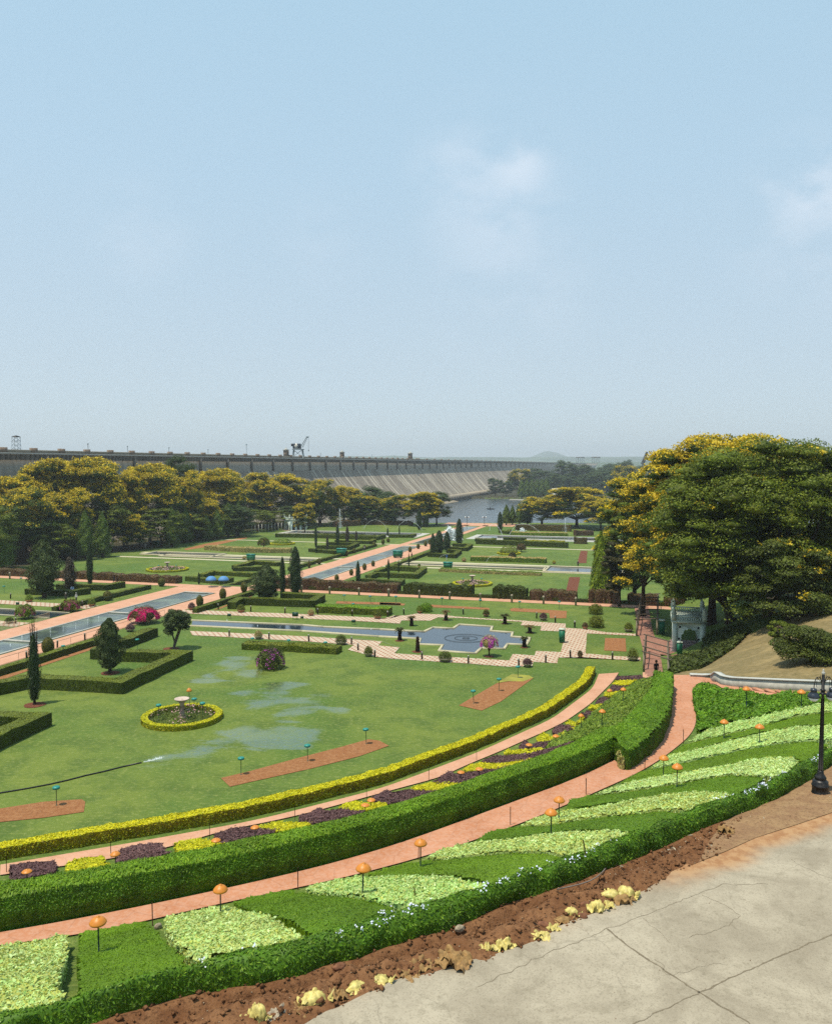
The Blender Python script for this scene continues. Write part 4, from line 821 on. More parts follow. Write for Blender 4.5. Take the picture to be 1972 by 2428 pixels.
pq = [('P', 'H', ((315, 620), (470, 615), (490, 640), (310, 642)), 'farthest purple block in the row beside the lower path'), ('Y', 'H', ((300, 648), (440, 648), (400, 680), (290, 677)), 'farthest yellow block in the row beside the lower path'),
 ('P', 'H', ((285, 682), (390, 687), (350, 720), (255, 716)), 'second farthest purple block beside the lower path'), ('Y', 'H', ((240, 725), (330, 725), (290, 757), (225, 752)), 'second farthest yellow block beside the lower path'),
 ('P', 'H', ((200, 762), (265, 772), (230, 802), (170, 800)), 'third farthest purple block beside the lower path'), ('Y', 'H', ((140, 812), (210, 808), (190, 842), (125, 840)), 'third farthest yellow block beside the lower path'),
 ('P', 'H', ((88, 857), (150, 857), (128, 892), (64, 890)), 'fourth farthest purple block, just above the small yellow one with a lamp'), ('Y', 'G', ((1560, 1130), (1680, 1110), (1670, 1160), (1530, 1165)), 'fourth farthest yellow block beside an orange lamp'),
 ('P', 'G', ((1470, 1180), (1600, 1175), (1540, 1235), (1415, 1222)), 'diamond shaped purple block between two yellow ones, mid slope'), ('Y', 'G', ((1350, 1237), (1530, 1237), (1450, 1305), (1290, 1288)), 'diamond shaped yellow block above the green brown one'),
 ('P', 'G', ((1200, 1300), (1410, 1312), (1350, 1367), (1145, 1348)), 'greenish purple block above the start of the long purple band'), ('Y', 'G', ((1060, 1368), (1340, 1365), (1330, 1388), (1250, 1412), (1020, 1407)), 'yellow wedge above the long purple band'),
 ('P', 'G', ((840, 1472), (950, 1422), (1250, 1412), (1500, 1342), (1736, 1282), (1736, 1335), (1500, 1400), (1200, 1480), (1000, 1492)), 'long purple band rising to the gap in the tall hedge'), ('Y', 'G', ((680, 1542), (820, 1482), (1060, 1492), (1300, 1450), (1736, 1350), (1736, 1385), (1250, 1500), (1000, 1545), (750, 1555)), 'long yellow band under the long purple band'),
 ('P', 'G', ((445, 1642), (580, 1552), (800, 1562), (1200, 1502), (1270, 1512), (950, 1600), (700, 1660), (480, 1670)), 'purple block under two neighbouring orange lamps'), ('Y', 'J', ((1380, 112), (1500, 82), (1700, 87), (1800, 98), (1640, 135), (1400, 135)), 'yellow block fifth from the near end'),
 ('P', 'J', ((1110, 182), (1200, 132), (1350, 132), (1560, 140), (1450, 200), (1150, 225)), 'purple block fifth from the near end'), ('Y', 'J', ((875, 247), (1000, 197), (1200, 222), (1200, 250), (1050, 275), (900, 268)), 'yellow block fourth from the near end'),
 ('P', 'J', ((610, 312), (750, 257), (900, 262), (1060, 282), (900, 325), (700, 362), (630, 350)), 'purple block fourth from the near end'), ('Y', 'J', ((335, 382), (480, 337), (690, 357), (620, 400), (450, 415), (340, 402)), 'yellow block third from the near end'),
 ('P', 'J', ((25, 432), (150, 392), (300, 387), (480, 405), (330, 450), (100, 500), (30, 480)), 'purple block third from the near end'), ('Y', 'I', ((1200, 492), (1390, 457), (1450, 482), (1540, 505), (1380, 550), (1215, 555)), 'yellow block second from the near end'),
 ('P', 'I', ((790, 562), (900, 512), (1100, 492), (1170, 560), (1020, 605), (820, 630)), 'purple block second from the near end'), ('Y', 'I', ((450, 642), (530, 602), (710, 582), (760, 650), (620, 685), (470, 695)), 'yellow block nearest the left edge'),
 ('P', 'I', ((70, 652), (200, 627), (375, 617), (390, 690), (260, 720), (80, 750)), 'purple block nearest the left edge')]
for k, w, o_, lab in pq:
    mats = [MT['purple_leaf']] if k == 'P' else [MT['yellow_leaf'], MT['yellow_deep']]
    bed('colour_block', lab, 'plant bed', [px(w, p) for p in o_], .32, mats, .11, 240, .5, .7, .18, .03, 'purple and yellow planted blocks below the tall hedge')
# golden hedge around the lawn
gh = resample(R03, 120) + [[-.15, .45, 0]] * 120
tt = np.gradient(gh, axis=0); tt /= np.linalg.norm(tt[:, :2], axis=1)[:, None]; gh[:, 0] -= tt[:, 1] * .35; gh[:, 1] += tt[:, 0] * .35
pre = gh[0] + (gh[0] - gh[6]) * 1.5; gh = np.vstack([[pre], gh])
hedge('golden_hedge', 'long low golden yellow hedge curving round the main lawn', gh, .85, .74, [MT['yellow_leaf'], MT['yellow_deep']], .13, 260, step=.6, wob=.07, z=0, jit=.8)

# ------------------------------------------------------------------ trees
def sph(n):
    v = rng.normal(0, 1, (n, 3)); return v / np.linalg.norm(v, axis=1)[:, None]
def crown_mesh(R, H, nclump, nleaf, L, mats, flower=0.0, fl_side=None, tiers=True, lowcut=-.25, nfl=None, flat_=.5, cl=.30, fsize=None, seed=0, fl_low=0.0, blossom_bias=None):
    """umbrella crown: flattened leaf clumps over an uneven dome, centre at z=0; returns crown and blossom builders"""
    d = sph(nclump * 4); d = d[d[:, 2] > lowcut][:nclump]
    if nclump > 120: e_ = sph(400); e_ = e_[e_[:, 2] > .62][:26]; d = np.r_[d, e_]
    n = len(d)
    rr = np.where(rng.random(n) < .72, rng.uniform(.82, 1.03, n), rng.uniform(.35, .8, n))
    rho = np.hypot(d[:, 0], d[:, 1]); d[:, :2] *= np.where(d[:, 2] < 0, rho ** .35 / (rho + 1e-6), rho ** .7 / (rho + 1e-6))[:, None]; C = d * rr[:, None] * np.array([R, R, H]); cr_ = R * cl * rng.uniform(.6, 1.25, n)
    lf, bl = MB(), MB(); k = rng.choice(n, nleaf, p=cr_ ** 2 / (cr_ ** 2).sum()); q = sph(nleaf); q[:, 2] = np.where(rng.random(nleaf) < .75, np.abs(q[:, 2]), q[:, 2])
    ra_ = cr_[k][:, None] * np.where(rng.random((nleaf, 1)) < .7, rng.uniform(.85, 1.08, (nleaf, 1)), rng.uniform(.3, .9, (nleaf, 1)))
    P = C[k] + q * ra_ * np.array([1, 1, flat_]); lf.leaves(P, q * np.array([.6, .6, 1]) + [0, 0, .5], L, .55, .55)
    # dense twig-and-leaf masses inside each clump keep the crown from being see-through
    for i in range(n):
        if rng.random() < .85:
            a = np.linspace(0, 2 * math.pi, 7)[:-1]; r0 = cr_[i] * .72
            V = [(C[i][0], C[i][1], C[i][2] + r0 * flat_ * .9)] + [(C[i][0] + r0 * math.cos(t) * rng.uniform(.7, 1.1), C[i][1] + r0 * math.sin(t) * rng.uniform(.7, 1.1), C[i][2] + rng.uniform(-.15, .15) * r0) for t in a] + [(C[i][0], C[i][1], C[i][2] - r0 * flat_ * .7)]
            lf.add(V, [(0, 1 + j, 1 + (j + 1) % 6) for j in range(6)] + [(7, 1 + (j + 1) % 6, 1 + j) for j in range(6)])
    if flower > 0:
        sc_ = d[:, 2] * .7 + rng.normal(0, .35, n) + (0 if fl_side is None else (d @ np.array(fl_side)) * 1.3)
        pick = np.where(sc_ > np.quantile(sc_, 1 - flower))[0]
        m = nfl or int(nleaf * .55 * flower + 200); kk = rng.choice(pick, m, p=cr_[pick] ** 2 / (cr_[pick] ** 2).sum()); q = sph(m); q[:, 2] = np.abs(q[:, 2]) + .12; q /= np.linalg.norm(q, axis=1)[:, None]
        # blossoms gather in sprays
        P = C[kk] + q * cr_[kk][:, None] * rng.uniform(.98, 1.16, (m, 1)) * np.array([1, 1, flat_]); ns_ = max(8, m // 14); hub = P[rng.integers(0, m, ns_)]; P = hub[rng.integers(0, ns_, m)] + rng.normal(0, L * .95, P.shape) * [1, 1, .6]
        bl.leaves(P, q + [0, 0, .6], fsize or L * 1.05, .7, .6)
    return lf, (bl if flower > 0 else None), C, cr_
def trunk_mb(h, r, C, cr_, zc, nb=7, lean=0.0, spread=.3):
    b = MB(); top = np.array([lean * h, 0, h]); b.tube([(0, 0, -.3), (0, 0, h * .12), (lean * h * .4, 0, h * .55), top], [r * 1.5, r * 1.05, r * .85, r * .7], 8)
    ks = rng.permutation(len(C))[:nb * 2]
    for j, k in enumerate(ks):
        e = C[k] + [0, 0, zc]; mid = top * .45 + e * .55; mid[2] = top[2] * .62 + e[2] * .38 - .04 * abs(e[2]); s_ = np.array([lean * h * .8, 0, h * (.75 + .25 * rng.random())])
        b.tube([s_, s_ * .6 + mid * .4, mid, e], [r * .5, r * .38, r * .22, r * .06], 5)
    return b
def tree_proto(name, label, cat, R, H, hc, nclump, nleaf, L, leafmat, flower=0.0, fmat=None, trunk_r=.5, tm='bark', group=None, lean=0, base=0.0, **kw):
    """hc: height of crown centre above the ground"""
    lf, bl, C, cr_ = crown_mesh(R, H, nclump, nleaf, L, None, flower, **kw)
    t = thing(name, label, cat, (0, 0, 0), 0, group)
    for o_ in lf.v: o_ += np.array([lean * hc * .8, 0, hc])
    lf.build('crown', MT[leafmat], t)
    if bl:
        for o_ in bl.v: o_ += np.array([lean * hc * .8, 0, hc])
        bl.build('blossom', MT[fmat or 'copper_flower'], t)
    trunk_mb(max(hc - H * .75, hc * .25), trunk_r, C + [lean * hc * .8, 0, 0], cr_, hc, lean=lean).build('trunk', MT[tm], t)
    return t
GW = 'trees of the left woodland'
# the large trees on the right, each built for itself
def fit(pxc, ytop, hwpx, Y, zb):
    """crown from picture measures at distance Y: base point, height, half width"""
    g = atY((pxc, ytop), Y); return Vector((g.x, Y, zb)), g.z - zb, hwpx * Y / F
def solo(name, label, pxc, ytop, hw, Y, zb, crownfrac, nclump, nleaf, L, leafmat, flower=0, rz=0, rm=1, **kw):
    p, ht, R = fit(pxc, ytop, hw, Y, zb); H = ht * crownfrac / (1 + kw.get('lowext', .35)); kw.pop('lowext', None); cl = kw.get('cl', .30); Hc = H; hc = ht - H * (1.0) - R * cl * kw.get('flat_', .5) * .6
    t = tree_proto(name, label, 'tree', R * (1 - cl * .55), H, hc, nclump, nleaf, L, leafmat, flower, trunk_r=kw.pop('tr', ht * .028), **kw); t.location = p; t.rotation_euler.z = rz; t.scale = (1, rm, 1); return t
zt = lambda x, Y: T((x - 986) / F * Y, Y)
solo('rain_tree', 'huge dark green umbrella tree filling the right edge, the largest tree', 1832, 1040, 278, 90, zt(1795, 90), .86, 300, 150000, .27, 'rain_leaf', .04, lowcut=-.80, cl=.21, flat_=.5, nfl=1500, tr=.75, lowext=.75)
solo('rain_tree', 'dark green lower tree at the left flank of the largest tree', 1738, 1190, 132, 94, zt(1740, 94), .68, 110, 50000, .25, 'rain_leaf', .10, lowcut=-.75, cl=.28, flat_=.5, nfl=1500, tr=.5, lowext=.5, fl_side=(1, 0, 0), lean=.40, rz=math.pi)
solo('copperpod_tree', 'tall tree with a bright yellow crest rising behind the largest tree', 1696, 1034, 212, 108, zt(1690, 108), .80, 190, 80000, .30, 'copper_leaf', .5, lowcut=-.7, cl=.21, nfl=40000, tr=.6, lowext=.8, fl_side=(-.9, -.25, .3))
solo('copperpod_tree', 'yellow flecked tree drooping low between the mint gate and the largest tree', 1528, 1195, 66, 120, zt(1528, 120), .75, 70, 24000, .25, 'copper_leaf', .42, lowcut=-.85, cl=.3, nfl=6500, tr=.35, lowext=.9, fl_side=(-1, -.2, 0))
solo('copperpod_tree', 'dull yellow topped tree left of the bright yellow crested one', 1508, 1112, 90, 150, zt(1508, 150), .74, 90, 30000, .36, 'copper_leaf', .5, fmat='dull_flower', lowcut=-.6, cl=.3, nfl=9000, tr=.5, lowext=.6)
solo('dense_tree', 'deep green round tree below the dull yellow topped one', 1462, 1190, 56, 140, zt(1462, 140), .72, 60, 22000, .32, 'rain_leaf', .03, lowcut=-.8, cl=.34, nfl=300, tr=.4, lowext=.8)
solo('brown_tree', 'brownish drooping tree over the start of the pergola walk', 1470, 1285, 42, 128, zt(1470, 128), .75, 50, 13000, .26, 'brown_leaf', 0, lowcut=-.85, cl=.34, tr=.25, lowext=.9)
solo('copperpod_tree', 'nearer tree with sparse small yellow flecks at the right side of the bank', 1875, 1265, 125, 80, zt(1850, 80), .92, 80, 34000, .22, 'olive_leaf', .28, lowcut=-.7, cl=.27, nfl=1600, tr=.4, lowext=.9, fl_side=(.7, -.5, 0), fsize=.2)
solo('low_tree', 'low spreading olive green tree on the dry bank by the right edge', 1925, 1482, 82, 58, zt(1945, 58), .7, 30, 26000, .15, 'olive_leaf', 0, lowcut=-.5, cl=.42, tr=.16, lowext=.4, flat_=.6)
solo('low_tree', 'dark small tree at the foot of the bare forked branches on the dry bank', 1855, 1470, 36, 72, zt(1850, 72), .8, 30, 9000, .16, 'rain_leaf', 0, lowcut=-.9, cl=.36, tr=.15, lowext=.9)
solo('dense_tree', 'dark green tree behind the right shoulder of the largest tree', 1985, 1075, 120, 116, zt(1960, 110), .75, 70, 26000, .34, 'rain_leaf', .02, lowcut=-.8, cl=.3, nfl=200, tr=.5, lowext=.8)
solo('dense_tree', 'tree seen through gaps to the right of the mint gate', 1640, 1330, 60, 135, zt(1640, 135), .8, 50, 14000, .34, 'rain_leaf', 0, lowcut=-.9, cl=.34, tr=.4, lowext=.9)
solo('dense_tree', 'tree behind the trunks right of the mint gate', 1745, 1335, 60, 140, zt(1745, 140), .8, 50, 14000, .34, 'rain_leaf', 0, lowcut=-.9, cl=.34, tr=.4, lowext=.9)
# left woodland: a few crowns, copied
protoA = [tree_proto('copperpod_tree', 'x', 'tree', 8.0, 8.6, 11.0, 100, 24000, .42, 'copper_leaf', f, trunk_r=.5, lowcut=-.8, cl=.30, flat_=.6, nfl=nf, seed=i, tm='bark', fmat='dull_flower') for i, (f, nf) in enumerate(((.75, 19000), (.6, 13000), (.45, 7500)))]
protoG = [tree_proto('dense_tree', 'x', 'tree', 8.0, 8.4, 11.2, 90, 19000, .42, 'dull_leaf', 0, trunk_r=.5, lowcut=-.8, cl=.33)]
protoD = [tree_proto('dense_tree', 'x', 'tree', 8.2, 7.6, 11.2, 60, 11000, .42, 'rain_leaf', 0, trunk_r=.5, lowcut=-.9, cl=.33)]
TH = {id(protoA[0]): 21.5, id(protoA[1]): 21.5, id(protoA[2]): 21.5, id(protoG[0]): 21.5, id(protoD[0]): 20.6}
def wtree(pr, pxc, ytop, hw, Y, label, zb=None, sy=None, group=None):
    zb = T((pxc - 986) / F * Y, Y) if zb is None else zb; p, ht, R = fit(pxc, ytop, hw, Y, zb); s_ = ht / TH[id(pr)]; r_ = R / 10.4
    o = place(pr, None, p, random.uniform(0, 6.28), label, (r_, sy or r_, s_), group); return o
left = [(0, 15, 1108, 95, 212, 'dark olive tree with few flowers at the left edge of the wood'), (2, 45, 1150, 90, 196, 'broad tree standing lowest at the left edge of the wood'),
 (0, 118, 1072, 88, 222, 'first of the bright yellow trees right of the left edge, below the lattice tower'), (0, 205, 1068, 95, 226, 'tallest yellow crested tree of the left wood'),
 (1, 150, 1150, 70, 208, 'lower yellow tree in front of the tallest yellow crested one'), (0, 290, 1100, 62, 236, 'narrow yellow tree right of the tallest one'), (0, 352, 1085, 82, 244, 'wide yellow tree under the dark evergreen that tops the dam'),
 (1, 425, 1108, 62, 258, 'yellow tree right of the wide one in the left wood'), (0, 515, 1100, 68, 286, 'round yellow tree at the middle of the left wood'), (1, 300, 1215, 48, 226, 'small low branching yellow tree above the garden goal frame'),
 (0, 484, 1176, 46, 268, 'small bright yellow tree above the dark green columns'), (1, 590, 1125, 58, 318, 'yellow flecked tree left of the broad dome shaped one'), (0, 648, 1112, 84, 328, 'broad dome shaped yellow tree at the right half of the wood'),
 (0, 722, 1188, 30, 318, 'small yellow spray tree above the white posts'), (2, 756, 1132, 50, 352, 'greyish yellow tree between two green crowns'), (1, 815, 1146, 54, 362, 'flat topped yellow tree left of the tall water jet'),
 (2, 872, 1172, 50, 366, 'yellow green tree over the parked cars'), (2, 937, 1170, 44, 362, 'round crowned tree third from the lake end of the row'), (0, 1004, 1160, 50, 352, 'yellow crowned tree second from the lake end of the row')]
for k, x, y, hw, Y, lab in left: wtree(protoA[k], x, y, hw, Y + (26 if x < 700 else 0), lab, group=GW)
for x, y, hw, Y, lab in ((425, 1066, 50, 300, 'dark evergreen crown sticking up against the dam parapet'), (722, 1130, 54, 372, 'grey green crown against the dam face'), (893, 1144, 58, 390, 'rounded green crown against the streaked dam slope'), (1035, 1160, 42, 358, 'green tree at the lake end of the row'),
                        (700, 1195, 50, 340, 'dark tree behind the small gate on the left'), (560, 1190, 50, 300, 'dark tree filling the gap under the round yellow tree'), (250, 1180, 70, 250, 'shaded tree deep in the wood under the tallest crest'), (380, 1200, 60, 262, 'shaded tree deep in the wood under the wide yellow crown')):
    wtree(protoG[0] if Y > 295 else protoD[0], x, y, hw, Y, lab, group=GW)
i = 0
for x, y, hw, Y in ((60, 1210, 60, 228), (130, 1235, 55, 224), (-15, 1190, 60, 205), (200, 1240, 50, 240), (330, 1230, 50, 256), (450, 1215, 48, 280), (520, 1215, 45, 296), (610, 1205, 48, 325), (655, 1208, 45, 335), (760, 1200, 45, 366), (820, 1205, 42, 385), (90, 1180, 60, 250)):
    wtree(protoD[0], x, y, hw, Y, 'dark understorey tree of the left wood, %s of its row from the left edge' % ORD[[-15, 60, 90, 130, 200, 330, 450, 520, 610, 655, 760, 820].index(x)], group='understorey trees'); i += 1
# trees by the lake on the right and across the water
for k, x, y, hw, Y, lab in ((1, 1285, 1170, 62, 352, 'yellow brown crown left of the larger lakeside tree'), (0, 1368, 1148, 84, 346, 'large yellow crested lakeside tree right of the water'), (1, 1425, 1178, 50, 330, 'yellow crown partly hidden by the right hand trees')):
    wtree(protoA[k], x, y, hw, Y, lab, group='trees on the right lake shore')
for x, y, hw, Y, lab in ((1231, 1109, 34, 800, 'yellowish crown on the far shore beside the dam'), (1480, 1100, 40, 700, 'hazy tree left of the right hand wood')):
    wtree(protoA[2], x, y, hw, Y, lab, zb=-8, group='trees across the lake')
far_t = [(1174, 1130, 24, 790), (1268, 1106, 32, 850), (1303, 1112, 30, 900), (1343, 1086, 34, 900), (1322, 1120, 28, 870), (1375, 1096, 34, 950), (1405, 1104, 30, 980), (1440, 1098, 34, 1000), (1425, 1110, 34, 900), (1470, 1090, 36, 1050), (1500, 1104, 40, 900), (1530, 1100, 40, 1000), (1390, 1118, 26, 860), (1355, 1125, 30, 840), (1455, 1118, 30, 860), (1250, 1128, 22, 800), (1290, 1130, 22, 830), (1200, 1138, 16, 770), (1520, 1125, 34, 800), (1483, 1086, 22, 1250), (1449, 1095, 26, 1200), (1562, 1098, 34, 1100), (1600, 1096, 34, 1150), (1410, 1118, 26, 830), (1375, 1135, 22, 800), (1436, 1138, 26, 790)]
for n_, (x, y, hw, Y) in enumerate(sorted(far_t)): wtree(protoG[0], x, y, hw, Y, 'hazy green tree across the lake, %s counted from the dam side' % (ORD[n_] if n_ < 28 else 'last'), zb=-8, group='trees across the lake')
# ------------------------------------------------------------------ column shaped trees
def column(name, label, h, r, n, L, mat, kind='cypress', tm='bark', trunk=.06, group=None, tip=None, asp=.4):
    t = thing(name, label, 'tree', (0, 0, 0), 0, group); b = MB(); z = rng.random(n) ** .9; a = rng.random(n) * 6.283
    if kind == 'cypress': pr = lambda z: np.clip(np.sin(np.pi * np.clip(z * .93 + .07, 0, 1)) ** .55 * (1.0 - .35 * z), .02, 1)
    elif kind == 'mast': pr = lambda z: np.clip(1.0 - z ** 2.2 * .95, .05, 1) * (.78 + .22 * np.minimum(z * 5, 1))
    else: pr = lambda z: np.clip(np.sin(np.pi * np.clip(z * .86 + .12, 0, 1)) ** .8, .05, 1)
    lump = 1 + .20 * np.sin(a * 3 + z * 14 + 1) * (.6 if kind == 'cypress' else .5) + .12 * np.sin(a * 5 - z * 23)
    if kind == 'bushy': lump = 1 + .38 * np.sin(a * 2 + z * 9) * np.sin(z * 17 + a) + .15 * np.sin(a * 5 - z * 23)
    R_ = r * pr(z) * lump * np.where(rng.random(n) < .8, rng.uniform(.82, 1.06, n), rng.uniform(.3, .9, n)); z0 = h * trunk
    P = np.stack([R_ * np.cos(a), R_ * np.sin(a), z0 + z * (h - z0)], 1); N = np.stack([np.cos(a), np.sin(a), np.full(n, .35)], 1)
    if kind == 'mast': P[:, 2] -= R_ * .25; b.leaves(P, N, L, asp, .45, 0, 0, up=(0, 0, -1))
    elif kind == 'cypress': b.leaves(P, N, L, asp, .5, 0, 0, up=(0, 0, 1))
    else: b.leaves(P, N, L, .55, .8)
    zz = np.linspace(0.02, .96, 9); b.lathe([(r * .74 * float(pr(np.array([q]))[0]) + .01, z0 + q * (h - z0) - (r * .15 if kind == 'mast' else 0)) for q in zz], n=9)
    b.build('crown', MT[mat], t); k = MB(); k.tube([(0, 0, -.1), (0, 0, z0 + h * .1)], [r * .14 + .05, r * .11 + .04], 7); k.build('trunk', MT[tm], t); return t
cyp = column('cypress_tree', 'x', 7, .95, 5200, .16, 'cypress_leaf')
cypB = column('cypress_tree', 'x', 7, .95, 3600, .18, 'cypress_brown')
mast = column('mast_tree', 'x', 11, 1.9, 5200, .5, 'mast_leaf', 'mast', asp=.28, trunk=.12)
mastB = column('mast_tree', 'x', 11, 1.9, 9000, .42, 'mast_bright', 'mast', asp=.28, trunk=.03)
jun = column('juniper_tree', 'x', 7, 2.2, 15000, .2, 'juniper_leaf', 'bushy', trunk=.10)
def col_at(pr, w, base, top, hwpx, label, H0=7, R0_=.95, group=None, Yz=None):
    if R0_ == 1.9: R0_ = 1.4
    """base/top pixels in window w; half width in window units"""
    s_ = WIN[w][2]; b_ = on(w, base); ht = zat(b_, w, top); R_ = hwpx * s_ * b_.y / F
    return place(pr, None, b_, random.uniform(0, 6.28), label, (R_ / R0_, R_ / R0_, ht / H0), group)
GC = 'dark cypresses among the lawns'
col_at(cyp, 'E', (285, 1008), (300, 430), 62, 'slim cypress with a ragged bare tip, on the main lawn near the left edge', group=GC)
col_at(cyp, 'R', (1450, 1090), (1455, 512), 92, 'tallest dark cypress in the group of three by the corner hedge', group=GC)
col_at(cyp, 'R', (1302, 1088), (1300, 628), 46, 'narrow cypress squeezed between the round one and the tallest one', group=GC)
col_at(jun, 'R', (1110, 1150), (1120, 722), 155, 'wide rounded dark cypress, left one of the group of three', 7, 2.2, group=GC).children[0].data.materials
col_at(cyp, 'A', (742, 1430), (742, 1060), 33, 'smooth cypress left of the canal in front of the far lawn', group=GC)
col_at(jun, 'A', (365, 1520), (365, 1040), 118, 'big straggly dark conifer left of the canal', 7, 2.2, group=GC)
col_at(cypB, 'A', (575, 1455), (580, 1180), 66, 'stubby brownish conifer beside the big straggly one', group=GC)
col_at(jun, 'E', (905, 750), (960, 300), 100, 'leaning bushy conifer inside the square hedge of the main lawn', 7, 2.2, group=GC)
col_at(cyp, 'Q', (515, 828), (515, 565), 32, 'thick cypress standing right behind the russet hedge', group=GC)
for (bx, by), (tx, ty), hw, lab in (((828, 768), (835, 545), 20, 'slim cypress at the left front of the right square hedge'), ((932, 708), (932, 550), 10, 'very thin cypress in the middle of the right square hedge'), ((1038, 655), (1038, 480), 9, 'thin cypress right of the right square hedge'),
     ((82, 440), (82, 190), 18, 'tall thin cypress at the left of the far left group'), ((305, 420), (310, 180), 24, 'dense cypress in the middle of the far left group'), ((820, 310), (820, 220), 12, 'small cypress before the long fountain basin'), ((940, 305), (935, 195), 9, 'thin leaning cypress before the long fountain basin'),
     ((1555, 405), (1560, 130), 52, 'big loose cypress right of the water spray, tallest far one'), ((1285, 520), (1290, 280), 38, 'left cypress of the clump by the far end of the canal'), ((1350, 500), (1350, 250), 62, 'widest cypress of the clump by the far end of the canal'), ((1430, 470), (1430, 262), 50, 'right cypress of the clump by the far end of the canal'), ((85, 485), (85, 420), 14, 'short dark cypress at the foot of the tall thin one')):
    col_at(cyp, 'Q', (bx, by), (tx, ty), hw, lab, group=GC)
for (bx, by), (tx, ty), hw, lab in (((200, 455), (200, 300), 18, 'small brownish cypress in the far left group'), ((405, 395), (405, 205), 26, 'brown cypress at the right of the far left group'), ((497, 362), (497, 255), 18, 'short brown cypress right of the far left group')):
    col_at(cypB, 'Q', (bx, by), (tx, ty), hw, lab, group=GC)
col_at(cyp, 'B', (75, 1340), (75, 1240), 14, 'tiny cypress by the hedge in front of the left round bed', group=GC)
col_at(cyp, 'O', (330, 478), (335, 200), 50, 'dark cypress in front of the bright lakeside columns', group=GC)
col_at(cyp, 'C', (325, 890), (320, 720), 32, 'dark cypress under the lake end tree row', group=GC); col_at(cyp, 'C', (385, 870), (385, 740), 24, 'second dark cypress under the lake end tree row', group=GC)
GM = 'drooping mast trees along the lawns'
for w, b_, t_, hw, lab in (('A', (20, 1290), (10, 910), 75, 'mast tree cut by the left edge of the frame'), ('A', (380, 1150), (380, 935), 50, 'mast tree behind the big straggly conifer'), ('A', (560, 1190), (545, 865), 62, 'mast tree third from the left edge'), ('A', (705, 1205), (700, 805), 58, 'mast tree above the smooth cypress'),
    ('A', (845, 1185), (845, 820), 58, 'mast tree right of the smooth cypress'), ('A', (1430, 1060), (1420, 760), 55, 'left tree of the pair of mast trees at mid wood'), ('A', (1530, 1050), (1520, 755), 55, 'right tree of the pair of mast trees at mid wood'),
    ('R', (35, 515), (35, 60), 78, 'mast tree just right of the mid wood pair'), ('R', (330, 440), (330, 160), 62, 'shaded mast tree under the small bright yellow tree'), ('R', (432, 445), (440, 150), 60, 'shaded mast tree second right of the mid wood pair'), ('R', (555, 430), (560, 90), 66, 'mast tree with visible trunk under the wood edge'),
    ('R', (680, 405), (680, 10), 72, 'tall bright mast tree near the end of the wood edge row'), ('R', (800, 385), (800, 0), 55, 'last mast tree of the wood edge row'), ('R', (190, 470), (190, 60), 70, 'mast tree between the pair and the shaded ones')):
    col_at(mast, w, b_, t_, hw, lab, 11, 1.9, GM)
for b_, t_, hw, lab in (((420, 390), (415, 100), 50, 'leftmost bright column tree by the lake'), ((505, 385), (500, 110), 40, 'second bright column tree by the lake'), ((605, 385), (600, 80), 52, 'third and tallest bright column tree by the lake'), ((720, 385), (725, 120), 52, 'fourth bright column tree by the lake')):
    col_at(mast, 'O', b_, t_, hw, lab, 11, 1.9, 'column trees by the lake')
q = atz((1422, 1422), 0); q.z = T(q.x, q.y); place(mastB, None, q, 0, 'bright green drooping mast tree at the right end of the lawns', (1.0, 1.0, zat(q, 'P', (1422, 1262)) / 11), GM)
q2 = atY((1442, 1300), q.y + 7); q2.z = T(q2.x, q2.y); place(mastB, None, q2, 2, 'second bright mast tree half hidden behind the right one', (.9, .9, zat(q2, 'P', (1440, 1295)) / 11), GM)
for n_, x in enumerate((1236, 1248, 1260, 1272, 1284, 1295)):
    b_ = atY((x, 1182), 740 + n_ * 8); b_.z = -8; place(mast, None, b_, n_, 'hazy column tree on the far shore, %s from the dam side' % ORD[n_], (2.0, 2.0, 1.55), 'column trees on the far shore')
# leaning small tree on the main lawn with forked trunk
t = thing('forked_tree', 'small round headed tree with a leaning forked trunk on the main lawn', 'tree', on('E', (1430, 552)))
Ht = zat(t.location, 'E', (1450, 210)); Rt = 118 * .288 * t.location.y / F
lf, _, C, cr_ = crown_mesh(Rt * .78, Ht * .32, 60, 15000, .16, None, 0, lowcut=-.8, cl=.36, flat_=.7)
for o_ in lf.v: o_ += np.array([.35, 0, Ht * .64])
lf.build('crown', MT['juniper_leaf'], t); b = MB()
b.tube([(0, 0, -.1), (.15, 0, .8), (.7, 0, Ht * .5)], [.17, .14, .08], 7); b.tube([(.05, 0, .2), (.5, .1, Ht * .3), (1.1, .1, Ht * .6)], [.14, .11, .06], 7); b.tube([(.15, 0, .8), (-.2, 0, Ht * .4), (-.7, 0, Ht * .6)], [.1, .08, .04], 7); b.build('trunk', MT['bark_grey'], t)
# bare ragged tips of the slim cypress are part of it
cy = [o for o in COL.objects if o.get('label', '').startswith('slim cypress with a ragged')][0]
b = MB()
for dx, h0, h1 in ((-.25, 5.6, 8.1), (.15, 5.6, 8.9), (.4, 5.3, 7.6), (-.05, 6, 8.5)):
    b.tube([(dx, 0, h0), (dx * 1.25, .1, h1)], [.09, .02], 5); P = np.c_[rng.normal(dx * 1.1, .09, 90), rng.normal(0, .09, 90), rng.uniform(h0, h1 - .4, 90)]; b.leaves(P, np.tile([0, -1., .3], (90, 1)), .14, .4, .8)
b.build('tip', MT['cypress_brown'], cy)
